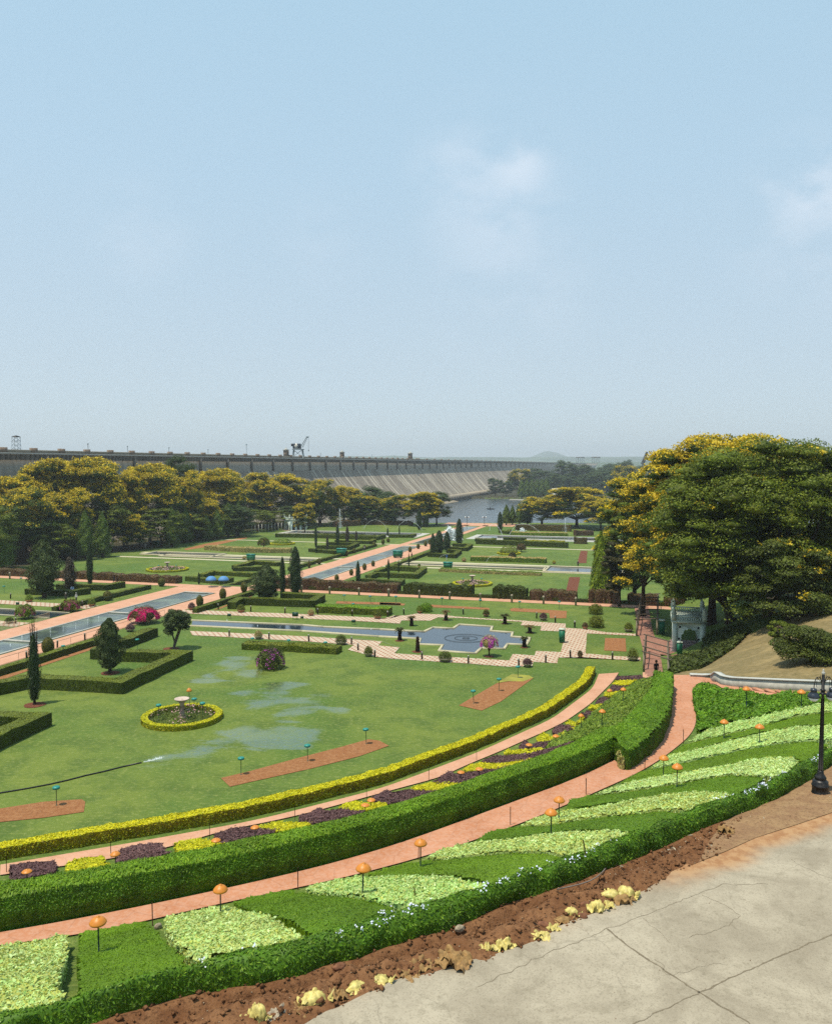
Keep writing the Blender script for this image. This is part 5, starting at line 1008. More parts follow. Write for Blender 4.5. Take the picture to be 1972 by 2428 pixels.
# bare forked branch on the bank
b = MB(); q = on('X', (600, 1300)); pts = lambda L_: [atY(px('X', p), q.y - .5) for p in L_]
b.tube(pts([(720, 1190), (670, 1050), (690, 1000), (600, 960), (560, 900)]), [.09, .07, .06, .05, .02], 5); b.tube(pts([(600, 960), (560, 1040), (600, 1110)]), [.05, .04, .02], 5); b.tube(pts([(720, 1190), (700, 1400)]), [.09, .14], 6); b.tube(pts([(340, 340), (460, 360), (510, 300)]), [.05, .04, .02], 5)
o = b.build('dead_branch', MT['bark_grey']); tag(o, 'bare pale forked branch on the shady edge of the dry bank', 'branch')
# ------------------------------------------------------------------ lawn hedges
HD = [MT['hedge_bright'] if False else MT['hedge_dark'], MT['hedge_deep']]  # top leaf lighter, side leaf darker: weaker side light painted into the colours
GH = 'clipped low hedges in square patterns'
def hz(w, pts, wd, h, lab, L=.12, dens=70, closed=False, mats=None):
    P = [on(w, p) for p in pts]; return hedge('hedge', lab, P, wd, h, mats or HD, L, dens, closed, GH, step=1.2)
hz('E', ((780, 610), (790, 640), (1000, 655), (1370, 670), (1530, 655)) and ((-60, 930), (240, 865), (980, 905), (1500, 660), (1020, 645), (780, 625)), 1.5, 1.15, 'big square hedge round the leaning bushy conifer', .11, 110)
hz('E', ((800, 625), (1260, 445)), 1.5, 1.1, 'straight hedge running behind the leaning bushy conifer', .11, 110)
hz('E', ((-150, 1420), (300, 1205), (-20, 1195), (-150, 1200)), 1.5, 1.15, 'angled hedge cut off by the left edge of the main lawn', .11, 110)
hz('F', ((345, 225), (420, 185), (1010, 205), (1075, 160), (760, 145)), 1.4, 1.1, 'square hedge at the foot of the group of three cypresses', .13, 80)
hz('A', ((225, 1490), (735, 1515)), 1.2, 1.0, 'hedge behind the straggly conifer left of the canal', .13, 70) if False else None
hz('N', ((370, 400), (980, 425), (1220, 395)), 1.2, 1.0, 'front hedge under the straggly conifer left of the canal', .13, 70)
hz('N', ((790, 335), (1440, 345), (1690, 305)), 1.2, 1.0, 'rear hedge under the straggly conifer left of the canal', .13, 70)
# edging hedges beside the canal walks
def uvline(u, v0, v1, n=14): return [(*xy(u, v), 0) for v in np.linspace(v0, v1, n)]
for u, v0, v1, lab in ((-66.2, 20, 88, 'long edging hedge between the canal walk and the main lawn'), (-66.2, 108, 126, 'short edging hedge right of the canal before the cross path'), (-87, 103, 127, 'edging hedge left of the canal before the cross path')):
    hedge('hedge', lab, uvline(u, v0, v1), .9, .75, HD, .12, 90, group=GH)
for u, v0, v1, lab in ((-87.5, 139, 170, 'far edging hedge left of the lower canal, front length'), (-87.5, 186, 250, 'far edging hedge left of the lower canal, back length'), (-65, 139, 170, 'far edging hedge right of the lower canal, front length'), (-65, 186, 250, 'far edging hedge right of the lower canal, back length')):
    hedge('hedge', lab, uvline(u, v0, v1), 1.0, .8, HD, .16, 40, group=GH)
hz('R', ((740, 790), (1010, 790), (1150, 790)), 1.5, 1.0, 'hedge left of the lower canal nearest the tall cypresses', .17, 40)
hz('R', ((750, 775), (960, 715), (1260, 735)), 1.5, 1.0, 'angled hedge behind the wide rounded cypress', .17, 40)
hz('R', ((370, 875), (510, 835), (980, 860)), 1.5, 1.0, 'angled hedge on the lawn above the blue umbrellas', .17, 40)
hz('R', ((215, 900), (590, 940), (715, 915)), 1.5, 1.0, 'low hedge just behind the blue umbrellas', .17, 40)
hz('Q', ((620, 760), (700, 730), (1105, 745), (1190, 680), (810, 660)), 1.4, 1.1, 'large square hedge on the right lower lawn', .17, 45)
hz('Q', ((550, 790), (940, 815), (970, 795)), 1.4, 1.0, 'front low hedge of the right lower lawn', .17, 45)
hz('Q', ((1240, 520), (1500, 535), (1555, 490), (1440, 480)), 1.4, 1.1, 'square hedge under the clump of cypresses', .2, 40)
hz('Q', ((1450, 455), (1620, 462), (1672, 425), (1490, 418)), 1.4, 1.1, 'square hedge behind the clump of cypresses', .2, 40)
hz('Q', ((100, 440), (420, 450), (510, 410), (210, 405)), 1.4, 1.1, 'square hedge of the far left cypress group', .2, 40)
hz('Q', ((20, 470), (290, 495)), 1.4, 1.0, 'front hedge of the far left cypress group', .2, 40)
hz('Q', ((280, 380), (640, 390), (680, 370)), 1.4, 1.0, 'rear hedge of the far left cypress group', .2, 40)
hz('Q', ((-330, 320), (0, 325), (700, 350), (780, 330)), 1.6, 1.3, 'long dark hedge across the far left lawn', .22, 30)
hz('Q', ((830, 325), (1060, 325), (1095, 310)), 1.4, 1.0, 'short hedge before the long fountain basin', .2, 40)
hz('O', ((0, 655), (540, 680), (1290, 712)), 1.6, 1.6, 'long dark hedge across the far right lawn', .22, 30)
hz('O', ((-20, 620), (210, 628), (250, 612)), 1.4, 1.0, 'small hedge behind the long dark one on the far right', .2, 40)
hz('O', ((380, 605), (700, 615)), 1.4, 1.0, 'low hedge before the right fountain basin', .2, 40)
hz('O', ((330, 500), (430, 515), (470, 490)), 1.4, 1.0, 'little hedge at the foot of the dark lakeside cypress', .2, 40)
RU = [MT['russet_leaf']]
def rus(w, pts, wd, h, lab, dens=60, mats=RU, L=.2): return hedge('russet_hedge', lab, [on(w, p) for p in pts], wd, h, mats, L, dens, group='loose russet and green hedges by the cross path', step=1.3, wob=.16, jit=1.0)
xx = lambda a, c, v=134.6: [(*xy(u, v), 0) for u in np.linspace(a, c, 16)]
for a, c, h, mats, lab in ((-155, -86, 1.3, RU, 'long russet hedge behind the cross path left of the canal'), (-67, -43, 1.7, RU, 'russet hedge behind the cross path just right of the canal'), (-42, -30, 1.9, [MT['hedge_deep']], 'dark green hedge length behind the cross path'), (-26.5, -21, 2.0, [MT['hedge_deep']], 'short bulky green hedge block behind the cross path'), (-20.5, -13, 1.6, RU, 'grey russet hedge length behind the cross path'), (-11, -6.5, 2.0, RU, 'domed russet bush, left of the last three behind the cross path'), (-5, -.5, 1.6, RU, 'domed russet bush, middle of the last three behind the cross path'), (.5, 3.5, 1.3, RU, 'domed russet bush, last of three behind the cross path')):
    hedge('russet_hedge', lab, xx(a, c, 135), 2.2, h, mats, .22, 60, group='loose russet and green hedges by the cross path', step=.9, wob=.14, z=-.1, jit=1.0)
hedge('russet_hedge', 'low dark strip hedge along the whole cross path right of the canal', xx(-68, 4, 134.2), .5, .55, [MT['hedge_deep']], .18, 50, group='loose russet and green hedges by the cross path', z=0)
for w, pts, h, lab in (('O', ((560, 460), (900, 470), (1340, 480)), 2.2, 'purple brown hedge under the right lakeside trees'), ('O', ((1390, 540), (1640, 535)), 1.8, 'purple brown hedge right of the far basin'), ('O', ((1385, 650), (1560, 655)), 2.0, 'purple hedge block right end of the far right lawn'), ('Q', ((280, 215), (520, 200)), 2.5, 'purple brown mound beside the tall water jet'), ('Q', ((560, 190), (1080, 195)), 1.8, 'dark hedge below the lake end tree row')):
    rus(w, pts, 2.5, h, lab, 25, L=.3)
# loose planted rows
def row(w, pts, wd, h, mats, lab, L=.2, dens=70, name='plant_row', wob=.1): return hedge(name, lab, [on(w, p) for p in pts], wd, h, mats, L, dens, group='loose plant rows', cat='plant row', step=.9, wob=wob, jit=1.0)
row('F', ((450, 545), (800, 560), (1230, 585)), 2.0, .75, [MT['hedge_dark'], MT['hedge_dark'], MT['orange_flower']], 'flowering row with orange heads beside the front checker walk', .14, 130).name
bpy.data.objects['plant_row']
row('F', ((1050, 245), (1350, 258), (1650, 270)), 2.0, 1.0, [MT['hedge_bright'], MT['hedge_dark']], 'fresh green row below the cross path, with lamps in it', .16, 100)
row('R', ((450, 545), (900, 575), (1400, 580)), 3, 1.3, [MT['silver_leaf']], 'silvery row at the far left lawn before the pale walk', .25, 45)
row('O', ((-80, 895), (400, 905), (980, 925)), 3, 1.2, [MT['silver_leaf'], MT['cover_green']], 'silvery green row on the far right lawn', .25, 45)
row('C', ((500, 1230), (900, 1250), (1330, 1265)), 2.2, .7, [MT['cover_green'], MT['silver_leaf']], 'grey green row behind the right round bed', .22, 45)
row('O', ((480, 530), (900, 540), (1290, 545)), 3, 1.2, [MT['silver_leaf'], MT['cover_green']], 'silvery row before the right fountain basin', .25, 35)
row('O', ((680, 640), (1000, 650), (1250, 655)), 2.5, .9, [MT['yellow_deep'], MT['hedge_dark']], 'yellowish row on the far right lawn before the basin', .25, 35)
row('Q', ((60, 300), (400, 305), (740, 320)), 1.5, .6, [MT['hedge_dark'], MT['hedge_deep']], 'low green row on the far left before the basin', .25, 35)
# ------------------------------------------------------------------ soil beds in the lawn (ground patches)
for k, (w, pts) in enumerate((('F', ((255, 1618), (330, 1690), (480, 1655), (1000, 1540), (1390, 1440), (1640, 1352), (1560, 1310), (1470, 1298), (1250, 1360), (900, 1450), (500, 1560))), ('I', ((-200, 270), (0, 262), (300, 215), (560, 198), (585, 215), (575, 285), (300, 325), (0, 355), (-200, 380))),
    ('G', ((650, 1020), (840, 1062), (1000, 985), (1270, 790), (1180, 820), (1060, 822), (960, 838), (800, 930))), ('G', ((400, 195), (420, 188), (900, 215), (905, 230), (440, 210))), ('G', ((1070, 225), (1100, 215), (1540, 240), (1535, 300), (1400, 300), (1395, 258), (1080, 242))), ('F', ((1210, 160), (1736, 172), (1736, 192), (1200, 178))),
    ('G', ((0, 170), (210, 180), (200, 195), (0, 188))), ('H', ((235, 372), (370, 375), (375, 462), (228, 455))), ('C', ((1560, 1280), (1650, 1280), (1615, 1445), (1525, 1425))), ('C', ((1655, 1062), (1710, 1065), (1700, 1165), (1625, 1165))), ('R', ((170, 540), (420, 480), (880, 405), (900, 415), (480, 510), (200, 552))))):
    P = [on(w, p) for p in pts]; flat('soil_bed', P, MT['soil'] if k != 8 and k != 9 else MT['soil_dark'], .03)
for w, pts in (('E', ((-60, 800), (240, 712), (830, 510), (830, 535), (360, 690), (-60, 835))), ('F', ((190, 235), (250, 222), (515, 118), (500, 110)))): flat('soil_bed', [on(w, p) for p in pts], MT['soil'], .03)
flat('lawn_patch', [on('G', p) for p in ((960, 835), (1090, 760), (1230, 772), (1265, 792), (1180, 822), (1060, 820))], leafm('pale_turf', ['#6d8a3e'], tr=0), .035)
def ringbed(c, r, mat, z=.03, n=20, sy=1): return flat('soil_ring', [Vector((c.x + r * math.cos(a) * (1 + .08 * math.sin(3 * a)), c.y + r * sy * math.sin(a), c.z)) for a in np.linspace(0, 2 * math.pi, n, endpoint=False)], mat, z)
for w, p, r in (('E', (285, 1015), .95), ('E', (905, 752), .95), ('E', (1408, 552), .95), ('G', (165, 485), .6), ('G', (310, 575), .65), ('G', (900, 615), .6), ('G', (1190, 540), .5), ('G', (545, 315), .5), ('G', (1030, 345), .5), ('G', (1235, 420), .5)): ringbed(on(w, p), r, MT['soil_dark'])

# ------------------------------------------------------------------ round flower beds
def rbed(w, c, hwpx, label, L=.13, dens=220, fl='petal_pink', full=True):
    q = on(w, c); R_ = hwpx * WIN[w][2] * q.y / F; z = q.z
    t = thing('flower_bed', label, 'flower bed', q)
    ring = [(q.x + R_ * math.cos(a), q.y + R_ * math.sin(a)) for a in np.linspace(0, 2 * math.pi, 40, endpoint=False)]
    e = hedge('edging', None, ring, .55, .42, [MT['yellow_leaf'], MT['yellow_deep']], L, dens, True, step=.9, wob=.04, z=z); e.parent = t; e.matrix_parent_inverse = Matrix.Translation(-q)
    f = MB(); n = int(dens * 1.1 * R_ * R_ * 1.6); a = rng.random(n) * 6.283; r = np.sqrt(rng.random(n)) * R_ * .9; P = np.stack([r * np.cos(a), r * np.sin(a), rng.random(n) * (.30 + .5 * (1 - (r / R_) ** 2))], 1)
    P[:, 2] *= 1 + .5 * np.sin(P[:, 0] * 2.3) * np.cos(P[:, 1] * 2.7); f.leaves(P, np.tile([0, -.3, 1.], (n, 1)), L * 1.2, .35, .9); f.build('foliage', MT['olive_leaf'], t)
    if fl:
        g = MB(); n = int(26 * R_ * R_); a = rng.random(n) * 6.283; r = np.sqrt(rng.random(n)) * R_ * .88; P = np.stack([r * np.cos(a), r * np.sin(a), .35 + .5 * (1 - (r / R_) ** 2) + rng.normal(0, .08, n)], 1); k = P[:, 0] * .5; P = P[np.sin(P[:, 0] * 1.9 + 1) + np.cos(P[:, 1] * 2.1) > -.1]
        g.leaves(P, np.tile([0, -.5, 1.], (len(P), 1)), L * .9, .9, .5); g.build('blossom', MT[fl], t)
    return q, R_
def lampc(name, label, h, capcol, kind, group, postcol='post_blue', d=.48):
    t = thing(name, label, 'garden lamp', (0, 0, 0), 0, group); a = MB(); a.tube([(0, 0, -.05), (0, 0, h - .08)], .022 if kind == 'o' else .024, 8); a.lathe([(.07, 0), (.07, .03), (.03, .05)], n=10); a.build('post', MT[postcol], t)
    c = MB(); R_ = d / 2
    if kind == 'o': c.lathe([(R_ * .25, h - .13), (R_ * .93, h - .115), (R_, h - .085), (R_ * .93, h - .05), (R_ * .7, h + .02), (R_ * .4, h + .07), (R_ * .16, h + .085), (R_ * .15, h + .11), (.005, h + .12)], n=22)
    else: c.lathe([(R_ * .5, h - .16), (R_ * .92, h - .14), (R_, h - .08), (R_ * .97, h - .02), (R_ * .8, h + .02), (.005, h + .04)], n=20)
    c.build('lamp_shade', MT[capcol], t, smooth=True); return t
OR = lampc('mushroom_lamp', 'x', 1.36, 'orange', 'o', 'orange mushroom lamps on the slope'); TE = lampc('disc_lamp', 'x', 1.25, 'teal', 't', 'teal disc lamps on the lawns', 'green_dark')
orl = [('I', (680, 1243), 'nearest orange mushroom lamp, on the square green bed'), ('I', (1512, 996), 'orange mushroom lamp standing in the second pale bed'), ('J', (1035, 866), 'orange mushroom lamp standing in the third pale bed'), ('J', (1437, 660), 'orange mushroom lamp with a thin stake just behind its post'),
 ('K', (1063, 538), 'nearer lamp of the left pair of orange mushroom lamps'), ('K', (1122, 414), 'rear lamp of the left pair of orange mushroom lamps'), ('H', (708, 1360), 'nearer lamp of the middle pair of orange mushroom lamps'), ('H', (620, 1286), 'rear lamp of the middle pair of orange mushroom lamps'),
 ('H', (1258, 1078), 'orange mushroom lamp in the pale band left of the tall lamp post'), ('H', (1020, 1036), 'orange mushroom lamp at the top of the uppermost green band'), ('H', (1535, 832), 'orange mushroom lamp on the creeper edge close to the tall lamp post'), ('H', (1170, 805), 'orange mushroom lamp amid the creeper bed below the white wall'),
 ('H', (210, 946), 'orange mushroom lamp on the even green slope'), ('H', (354, 786), 'farther orange mushroom lamp on the even green slope'), ('H', (79, 962), 'orange mushroom lamp by the small yellow block'), ('H', (265, 790), 'farthest orange mushroom lamp, beside the dark block')]
for w, p, lab in orl:
    q = on(w, p, .40); q.z -= .40; place(OR, None, q, 0, lab)
def lamp_cap(w, p, Y, lab, pr, hcap):
    q = atY(px(w, p), Y); z = q.z - hcap; q.z = T(q.x, q.y); s_ = (q.z * 0 + (z + hcap) - q.z) / hcap; place(pr, None, q, 0, lab, (1, 1, max(.6, s_)))
for w, p, Y, lab in (('I', (183, 685), 38, 'orange lamp cap rising from the purple block nearest the left edge'), ('I', (790, 562), 39, 'orange lamp cap beside the second nearest purple block'), ('I', (1480, 493), 40, 'orange lamp cap at the right end of the second nearest yellow block'), ('J', (307, 382), 43, 'orange lamp cap behind the third nearest purple block'),
    ('J', (1057, 262), 42, 'lower lamp cap of the close pair over the tall hedge'), ('J', (1100, 198), 46, 'upper lamp cap of the close pair over the tall hedge'), ('G', (668, 1587), 50, 'left orange lamp cap in the purple block'), ('G', (818, 1612), 48, 'right orange lamp cap in the purple block'), ('G', (1226, 1375), 56, 'left orange lamp cap over the long purple band'), ('G', (1450, 1370), 55, 'right orange lamp cap over the long purple band')):
    lamp_cap(w, p, Y, lab, OR, 1.38)
for w, p, lab in (('I', (388, 240), 'teal disc lamp at the small soil bed by the left edge'), ('F', (422, 1590), 'left teal disc lamp of three on the long soil bed'), ('F', (970, 1478), 'middle teal disc lamp of three on the long soil bed'), ('F', (1453, 1338), 'right teal disc lamp of three on the long soil bed'),
    ('G', (773, 1003), 'front teal disc lamp on the right soil bed'), ('G', (981, 900), 'middle teal disc lamp on the right soil bed'), ('G', (1138, 792), 'rear teal disc lamp on the patch of new turf'),
    ('G', (135, 180), 'disc lamp below the cross path, first right of the canal'), ('G', (512, 195), 'disc lamp below the cross path, second right of the canal'), ('G', (828, 212), 'disc lamp below the cross path, third right of the canal'), ('G', (1150, 225), 'disc lamp below the cross path, fourth right of the canal'), ('G', (1475, 225), 'disc lamp below the cross path, fifth right of the canal'),
    ('F', (1272, 170), 'disc lamp at the left end of the long soil rows'), ('F', (1487, 178), 'disc lamp second from the left of the long soil rows'), ('F', (1697, 182), 'disc lamp third from the left of the long soil rows'), ('F', (516, 545), 'left disc lamp in the orange flowering row'), ('F', (815, 560), 'middle disc lamp in the orange flowering row'), ('F', (1118, 580), 'right disc lamp in the orange flowering row'),
    ('E', (1132, 555), 'disc lamp left of the forked tree'), ('N', (60, 385), 'disc lamp in the small bed at the left edge'), ('N', (290, 265), 'disc lamp before the straggly conifer'), ('N', (868, 1250), 'disc lamp between the topiary ball and the canal walk'), ('F', (1345, 245), 'disc lamp in the fresh green row')):
    place(TE, None, on(w, p), 0, lab)
q, R_ = rbed('E', (1500, 1130), 335 * .9, 'round flower bed with pink flowers, golden rim and a stone urn on the main lawn', .12, 240)
for dx, dy, lab in ((-.62 * R_, -.1 * R_, 'left teal disc lamp in the main round bed'), (.55 * R_, .1 * R_, 'right teal disc lamp in the main round bed'), (.2 * R_, .5 * R_, 'rear teal disc lamp in the main round bed')): place(TE, None, q + Vector((dx, dy, 0)), 0, lab, (1, 1, 1.1))
place(OR, None, q + Vector((.02, .75 * R_, 0)), 0, 'orange lamp behind the stone urn in the round bed', (1, 1, 1.45))
u_n = 0
def urn(loc, label, s_=1.0):
    t = thing('stone_urn', label, 'urn', loc); a = MB(); a.box((0, 0, .15), (.6, .6, .3)); a.lathe([(.26, .3), (.22, .4), (.17, .5), (.16, 1.1), (.2, 1.35), (.27, 1.5), (.2, 1.55)], n=14)
    for k in range(10): r = k * .628; a.tube([(.175 * math.cos(r), .175 * math.sin(r), .5), (.175 * math.cos(r), .175 * math.sin(r), 1.2)], .03, 5)
    a.build('pedestal', MT['mint_trim'] if False else plain('urn_stone', '#cdb3a4', .8, .2, var=.15, sc=8, dirt='#8f7468'), t); c = MB(); c.lathe([(.2, 1.5), (.45, 1.62), (.62, 1.76), (.64, 1.82), (.56, 1.8), (.3, 1.68), (.06, 1.66), (.05, 1.8), (.01, 1.84)], n=22); c.build('basin', plain('urn_bowl', '#dcc6b8', .7, .3), t, smooth=True); t.scale = (s_,) * 3; return t
urn(q, 'fluted stone urn with a shallow basin in the main round bed')
q, R_ = rbed('A', (1378, 1292), 160, 'round bed with thin golden rim on the far left lawn', .2, 60); urn(q, 'pale stone urn in the far left round bed', 1.1)
for s_ in (-1, 1): place(TE, None, q + Vector((s_ * R_ * .45, 0, 0)), 0, ('left' if s_ < 0 else 'right') + ' disc lamp in the far left round bed')
q, R_ = rbed('C', (762, 1340), 155, 'round bed with golden rim on the far right lawn', .2, 60); urn(q, 'pinkish stone urn in the far right round bed', 1.1)
for s_ in (-1, 1): place(TE, None, q + Vector((s_ * R_ * .5, .5, 0)), 0, ('left' if s_ < 0 else 'right') + ' disc lamp in the far right round bed')
q, R_ = rbed('R', (1297, 485), 135, 'raised round bed of green plants on the far left lawn', .25, 40, None)
f = MB(); P = sph(2600) * [R_ * .85, R_ * .85, 1.9]; P = P[P[:, 2] > 0]; f.leaves(P, P, .35, .4, .6); 
f.build('shrubbery', MT['cover_green'], [o for o in COL.objects if o.get('label', '').startswith('raised round bed')][0])
q, R_ = rbed('C', (1062, 1088), 90, 'round bed with green shrubs on the far right lawn', .25, 40, None)
f = MB(); P = sph(2600) * [R_ * .85, R_ * .85, 2.6]; P = P[P[:, 2] > 0]; f.leaves(P, P, .35, .4, .6); f.build('shrubbery', MT['hedge_dark'], [o for o in COL.objects if o.get('label', '').startswith('round bed with green shrubs')][0])
# ------------------------------------------------------------------ round bushes, topiary, flowering bushes
def bush(name, label, w, base, top, hw, mats, L=.14, n=2600, stem=True, flower=None, nf=0, cat='bush', group=None, flat_bottom=.25):
    q = on(w, base); ht = zat(q, w, top); R_ = hw * WIN[w][2] * q.y / F; t = thing(name, label, cat, q, 0, group); b = MB(); z0 = ht * (flat_bottom if stem else .02)
    P = sph(n); P[:, 2] = np.where(P[:, 2] < -.3, -P[:, 2], P[:, 2]); lump = 1 + .14 * np.sin(P[:, 0] * 6 + P[:, 2] * 5) * np.cos(P[:, 1] * 7); r = np.where(rng.random(n) < .8, rng.uniform(.88, 1.05, n), rng.uniform(.4, .9, n)) * lump
    Hc = (ht - z0) / 1.3; Pw = P * r[:, None] * [R_, R_, Hc] + [0, 0, z0 + Hc * .3]; b.leaves(Pw, P, L, .55, .8); b.lathe([(R_ * .5, z0 + .02), (R_ * .72, z0 + Hc * .3), (R_ * .6, z0 + Hc * .8), (.03, z0 + Hc * 1.05)], n=9); b.build('foliage', mats, t)
    if flower:
        f = MB(); P = sph(nf); P[:, 2] = np.abs(P[:, 2]) - .15; keep = (np.sin(P[:, 0] * 5 + 1) + np.cos(P[:, 1] * 4) > -.8); P = P[keep]; f.leaves(P * [R_ * 1.04, R_ * 1.04, Hc * 1.05] + [0, 0, z0 + Hc * .3], P, L * 1.1, .7, .6); f.build('blossom', MT[flower], t)
    if stem:
        k = MB(); k.tube([(0, 0, -.05), (0, 0, z0 + Hc * .4)], [.12 * ht / 3, .08 * ht / 3], 6)
        for a in (0.5, 2.4, 4.4): k.tube([(0, 0, z0 * .5), (R_ * .4 * math.cos(a), R_ * .4 * math.sin(a), z0 + Hc * .3)], [.06 * ht / 3, .03], 5)
        k.build('stem', MT['bark'], t)
    return t
bush('bougainvillea', 'vivid magenta bougainvillea dome right beside the canal', 'E', (1185, 340), (1185, 205), 122, MT['russet_leaf'], .16, 3000, True, 'magenta', 9000, 'flowering bush', flat_bottom=.2)
bush('bougainvillea', 'dusty pink bougainvillea by the left canal bridge', 'N', (960, 635), (960, 470), 125, MT['hedge_dark'], .16, 3000, True, 'pinkish', 5200, 'flowering bush', flat_bottom=.15)
bush('bougainvillea', 'green and pink bougainvillea before the left side canal', 'N', (345, 735), (345, 545), 125, MT['cover_green'], .16, 3400, True, 'pinkish', 1800, 'flowering bush', flat_bottom=.2)
bush('bougainvillea', 'round bougainvillea with a violet top on the main lawn', 'F', (665, 712), (665, 530), 112, MT['olive_leaf'], .15, 4200, False, 'violet', 700, 'flowering bush')
bush('bougainvillea', 'small violet topped standard tree at the pool edge', 'G', (900, 612), (920, 440), 72, MT['silver_leaf'], .12, 1500, True, 'violet', 4200, 'flowering bush', flat_bottom=.42)
bush('flowering_tree', 'small russet topped round tree on the far left lawn', 'R', (1087, 528), (1087, 408), 66, MT['hedge_dark'], .3, 1800, True, 'russet_leaf', 1200, 'tree')
bush('flowering_tree', 'small russet round tree on the far right lawn', 'O', (630, 770), (630, 655), 66, MT['russet_leaf'], .3, 1800, True, None, 0, 'tree')
bush('flowering_tree', 'greyish russet bush in front of the far right round bed', 'O', (505, 868), (505, 785), 55, MT['brown_leaf'], .3, 1400, False, None, 0, 'bush')
GT = 'clipped egg shaped topiary bushes along the canal walks'
tp = MB(); Pq = sph(2600); tp.leaves(Pq * [.95, .95, 1.05] * rng.uniform(.94, 1.03, (2600, 1)) + [0, 0, 1.02], Pq, .10, .6, .5); tp.lathe([(.5, .1), (.85, .6), (.9, 1.1), (.6, 1.75), (.05, 2.0)], n=10)
topi = thing('topiary_bush', 'x', 'topiary', (0, 0, 0), 0, GT); tp.build('foliage', MT['topiary'], topi); k = MB(); k.tube([(0, 0, -.1), (0, 0, .3)], .12, 6); k.build('stem', MT['bark'], topi)
def topiary(w, base, top, hw, lab):
    q = on(w, base); ht = zat(q, w, top); R_ = hw * WIN[w][2] * q.y / F; place(topi, None, q, random.uniform(0, 6), lab, (R_ / .97, R_ / .97, ht / 2.1))
topiary('N', (660, 1228), (660, 985), 84, 'largest and nearest topiary egg, behind the slim cypress'); topiary('N', (1440, 950), (1440, 780), 60, 'topiary egg behind the leaning bushy conifer')
topiary('N', (1475, 490), (1475, 352), 57, 'topiary egg left of the canal by the cypress hedge'); topiary('A', (885, 1535), (885, 1462), 36, 'topiary egg left of the canal nearest the pink flowers'); topiary('A', (1330, 1425), (1330, 1352), 31, 'topiary egg left of the canal at the cross path')
topiary('A', (1645, 1595), (1645, 1495), 31, 'topiary egg right of the canal near the magenta bush'); topiary('B', (272, 1465), (272, 1368), 30, 'topiary egg at the end of the upper canal'); topiary('B', (447, 1405), (447, 1315), 29, 'topiary egg by the cross path right of the umbrellas')
for n_, (x, y, t_, hw) in enumerate(((132, 830, 758, 26), (296, 778, 702, 24), (446, 715, 645, 22), (582, 660, 588, 23), (670, 622, 558, 20), (892, 530, 468, 19), (960, 510, 450, 18), (1050, 475, 415, 19), (1134, 442, 385, 18), (1210, 415, 358, 18), (1252, 395, 340, 15))): topiary('Q', (x, y), (x, t_), hw, 'topiary egg right of the lower canal, %s from the near end' % ORD[n_])
for n_, (x, y, t_, hw) in enumerate(((12, 640, 560, 17), (115, 600, 535, 22), (397, 515, 458, 20), (475, 485, 430, 20), (582, 450, 398, 19), (680, 418, 365, 19), (772, 395, 335, 19), (825, 372, 328, 18))): topiary('Q', (x, y), (x, t_), hw, 'topiary egg left of the lower canal, %s from the near end' % ORD[n_])
for w, b_, t_, hw, lab in (('H', (172, 212), (172, 148), 46, 'farther of two dense round bushes left of the pergola'), ('H', (176, 300), (176, 224), 50, 'nearer of two dense round bushes left of the pergola'), ('G', (382, 245), (380, 175), 50, 'dense round bush beyond the left cycads')):
    bush('round_bush', lab, w, b_, t_, hw, MT['hedge_bright'] if w == 'G' else MT['hedge_dark'], .12, 3000, False, group='round bushes')
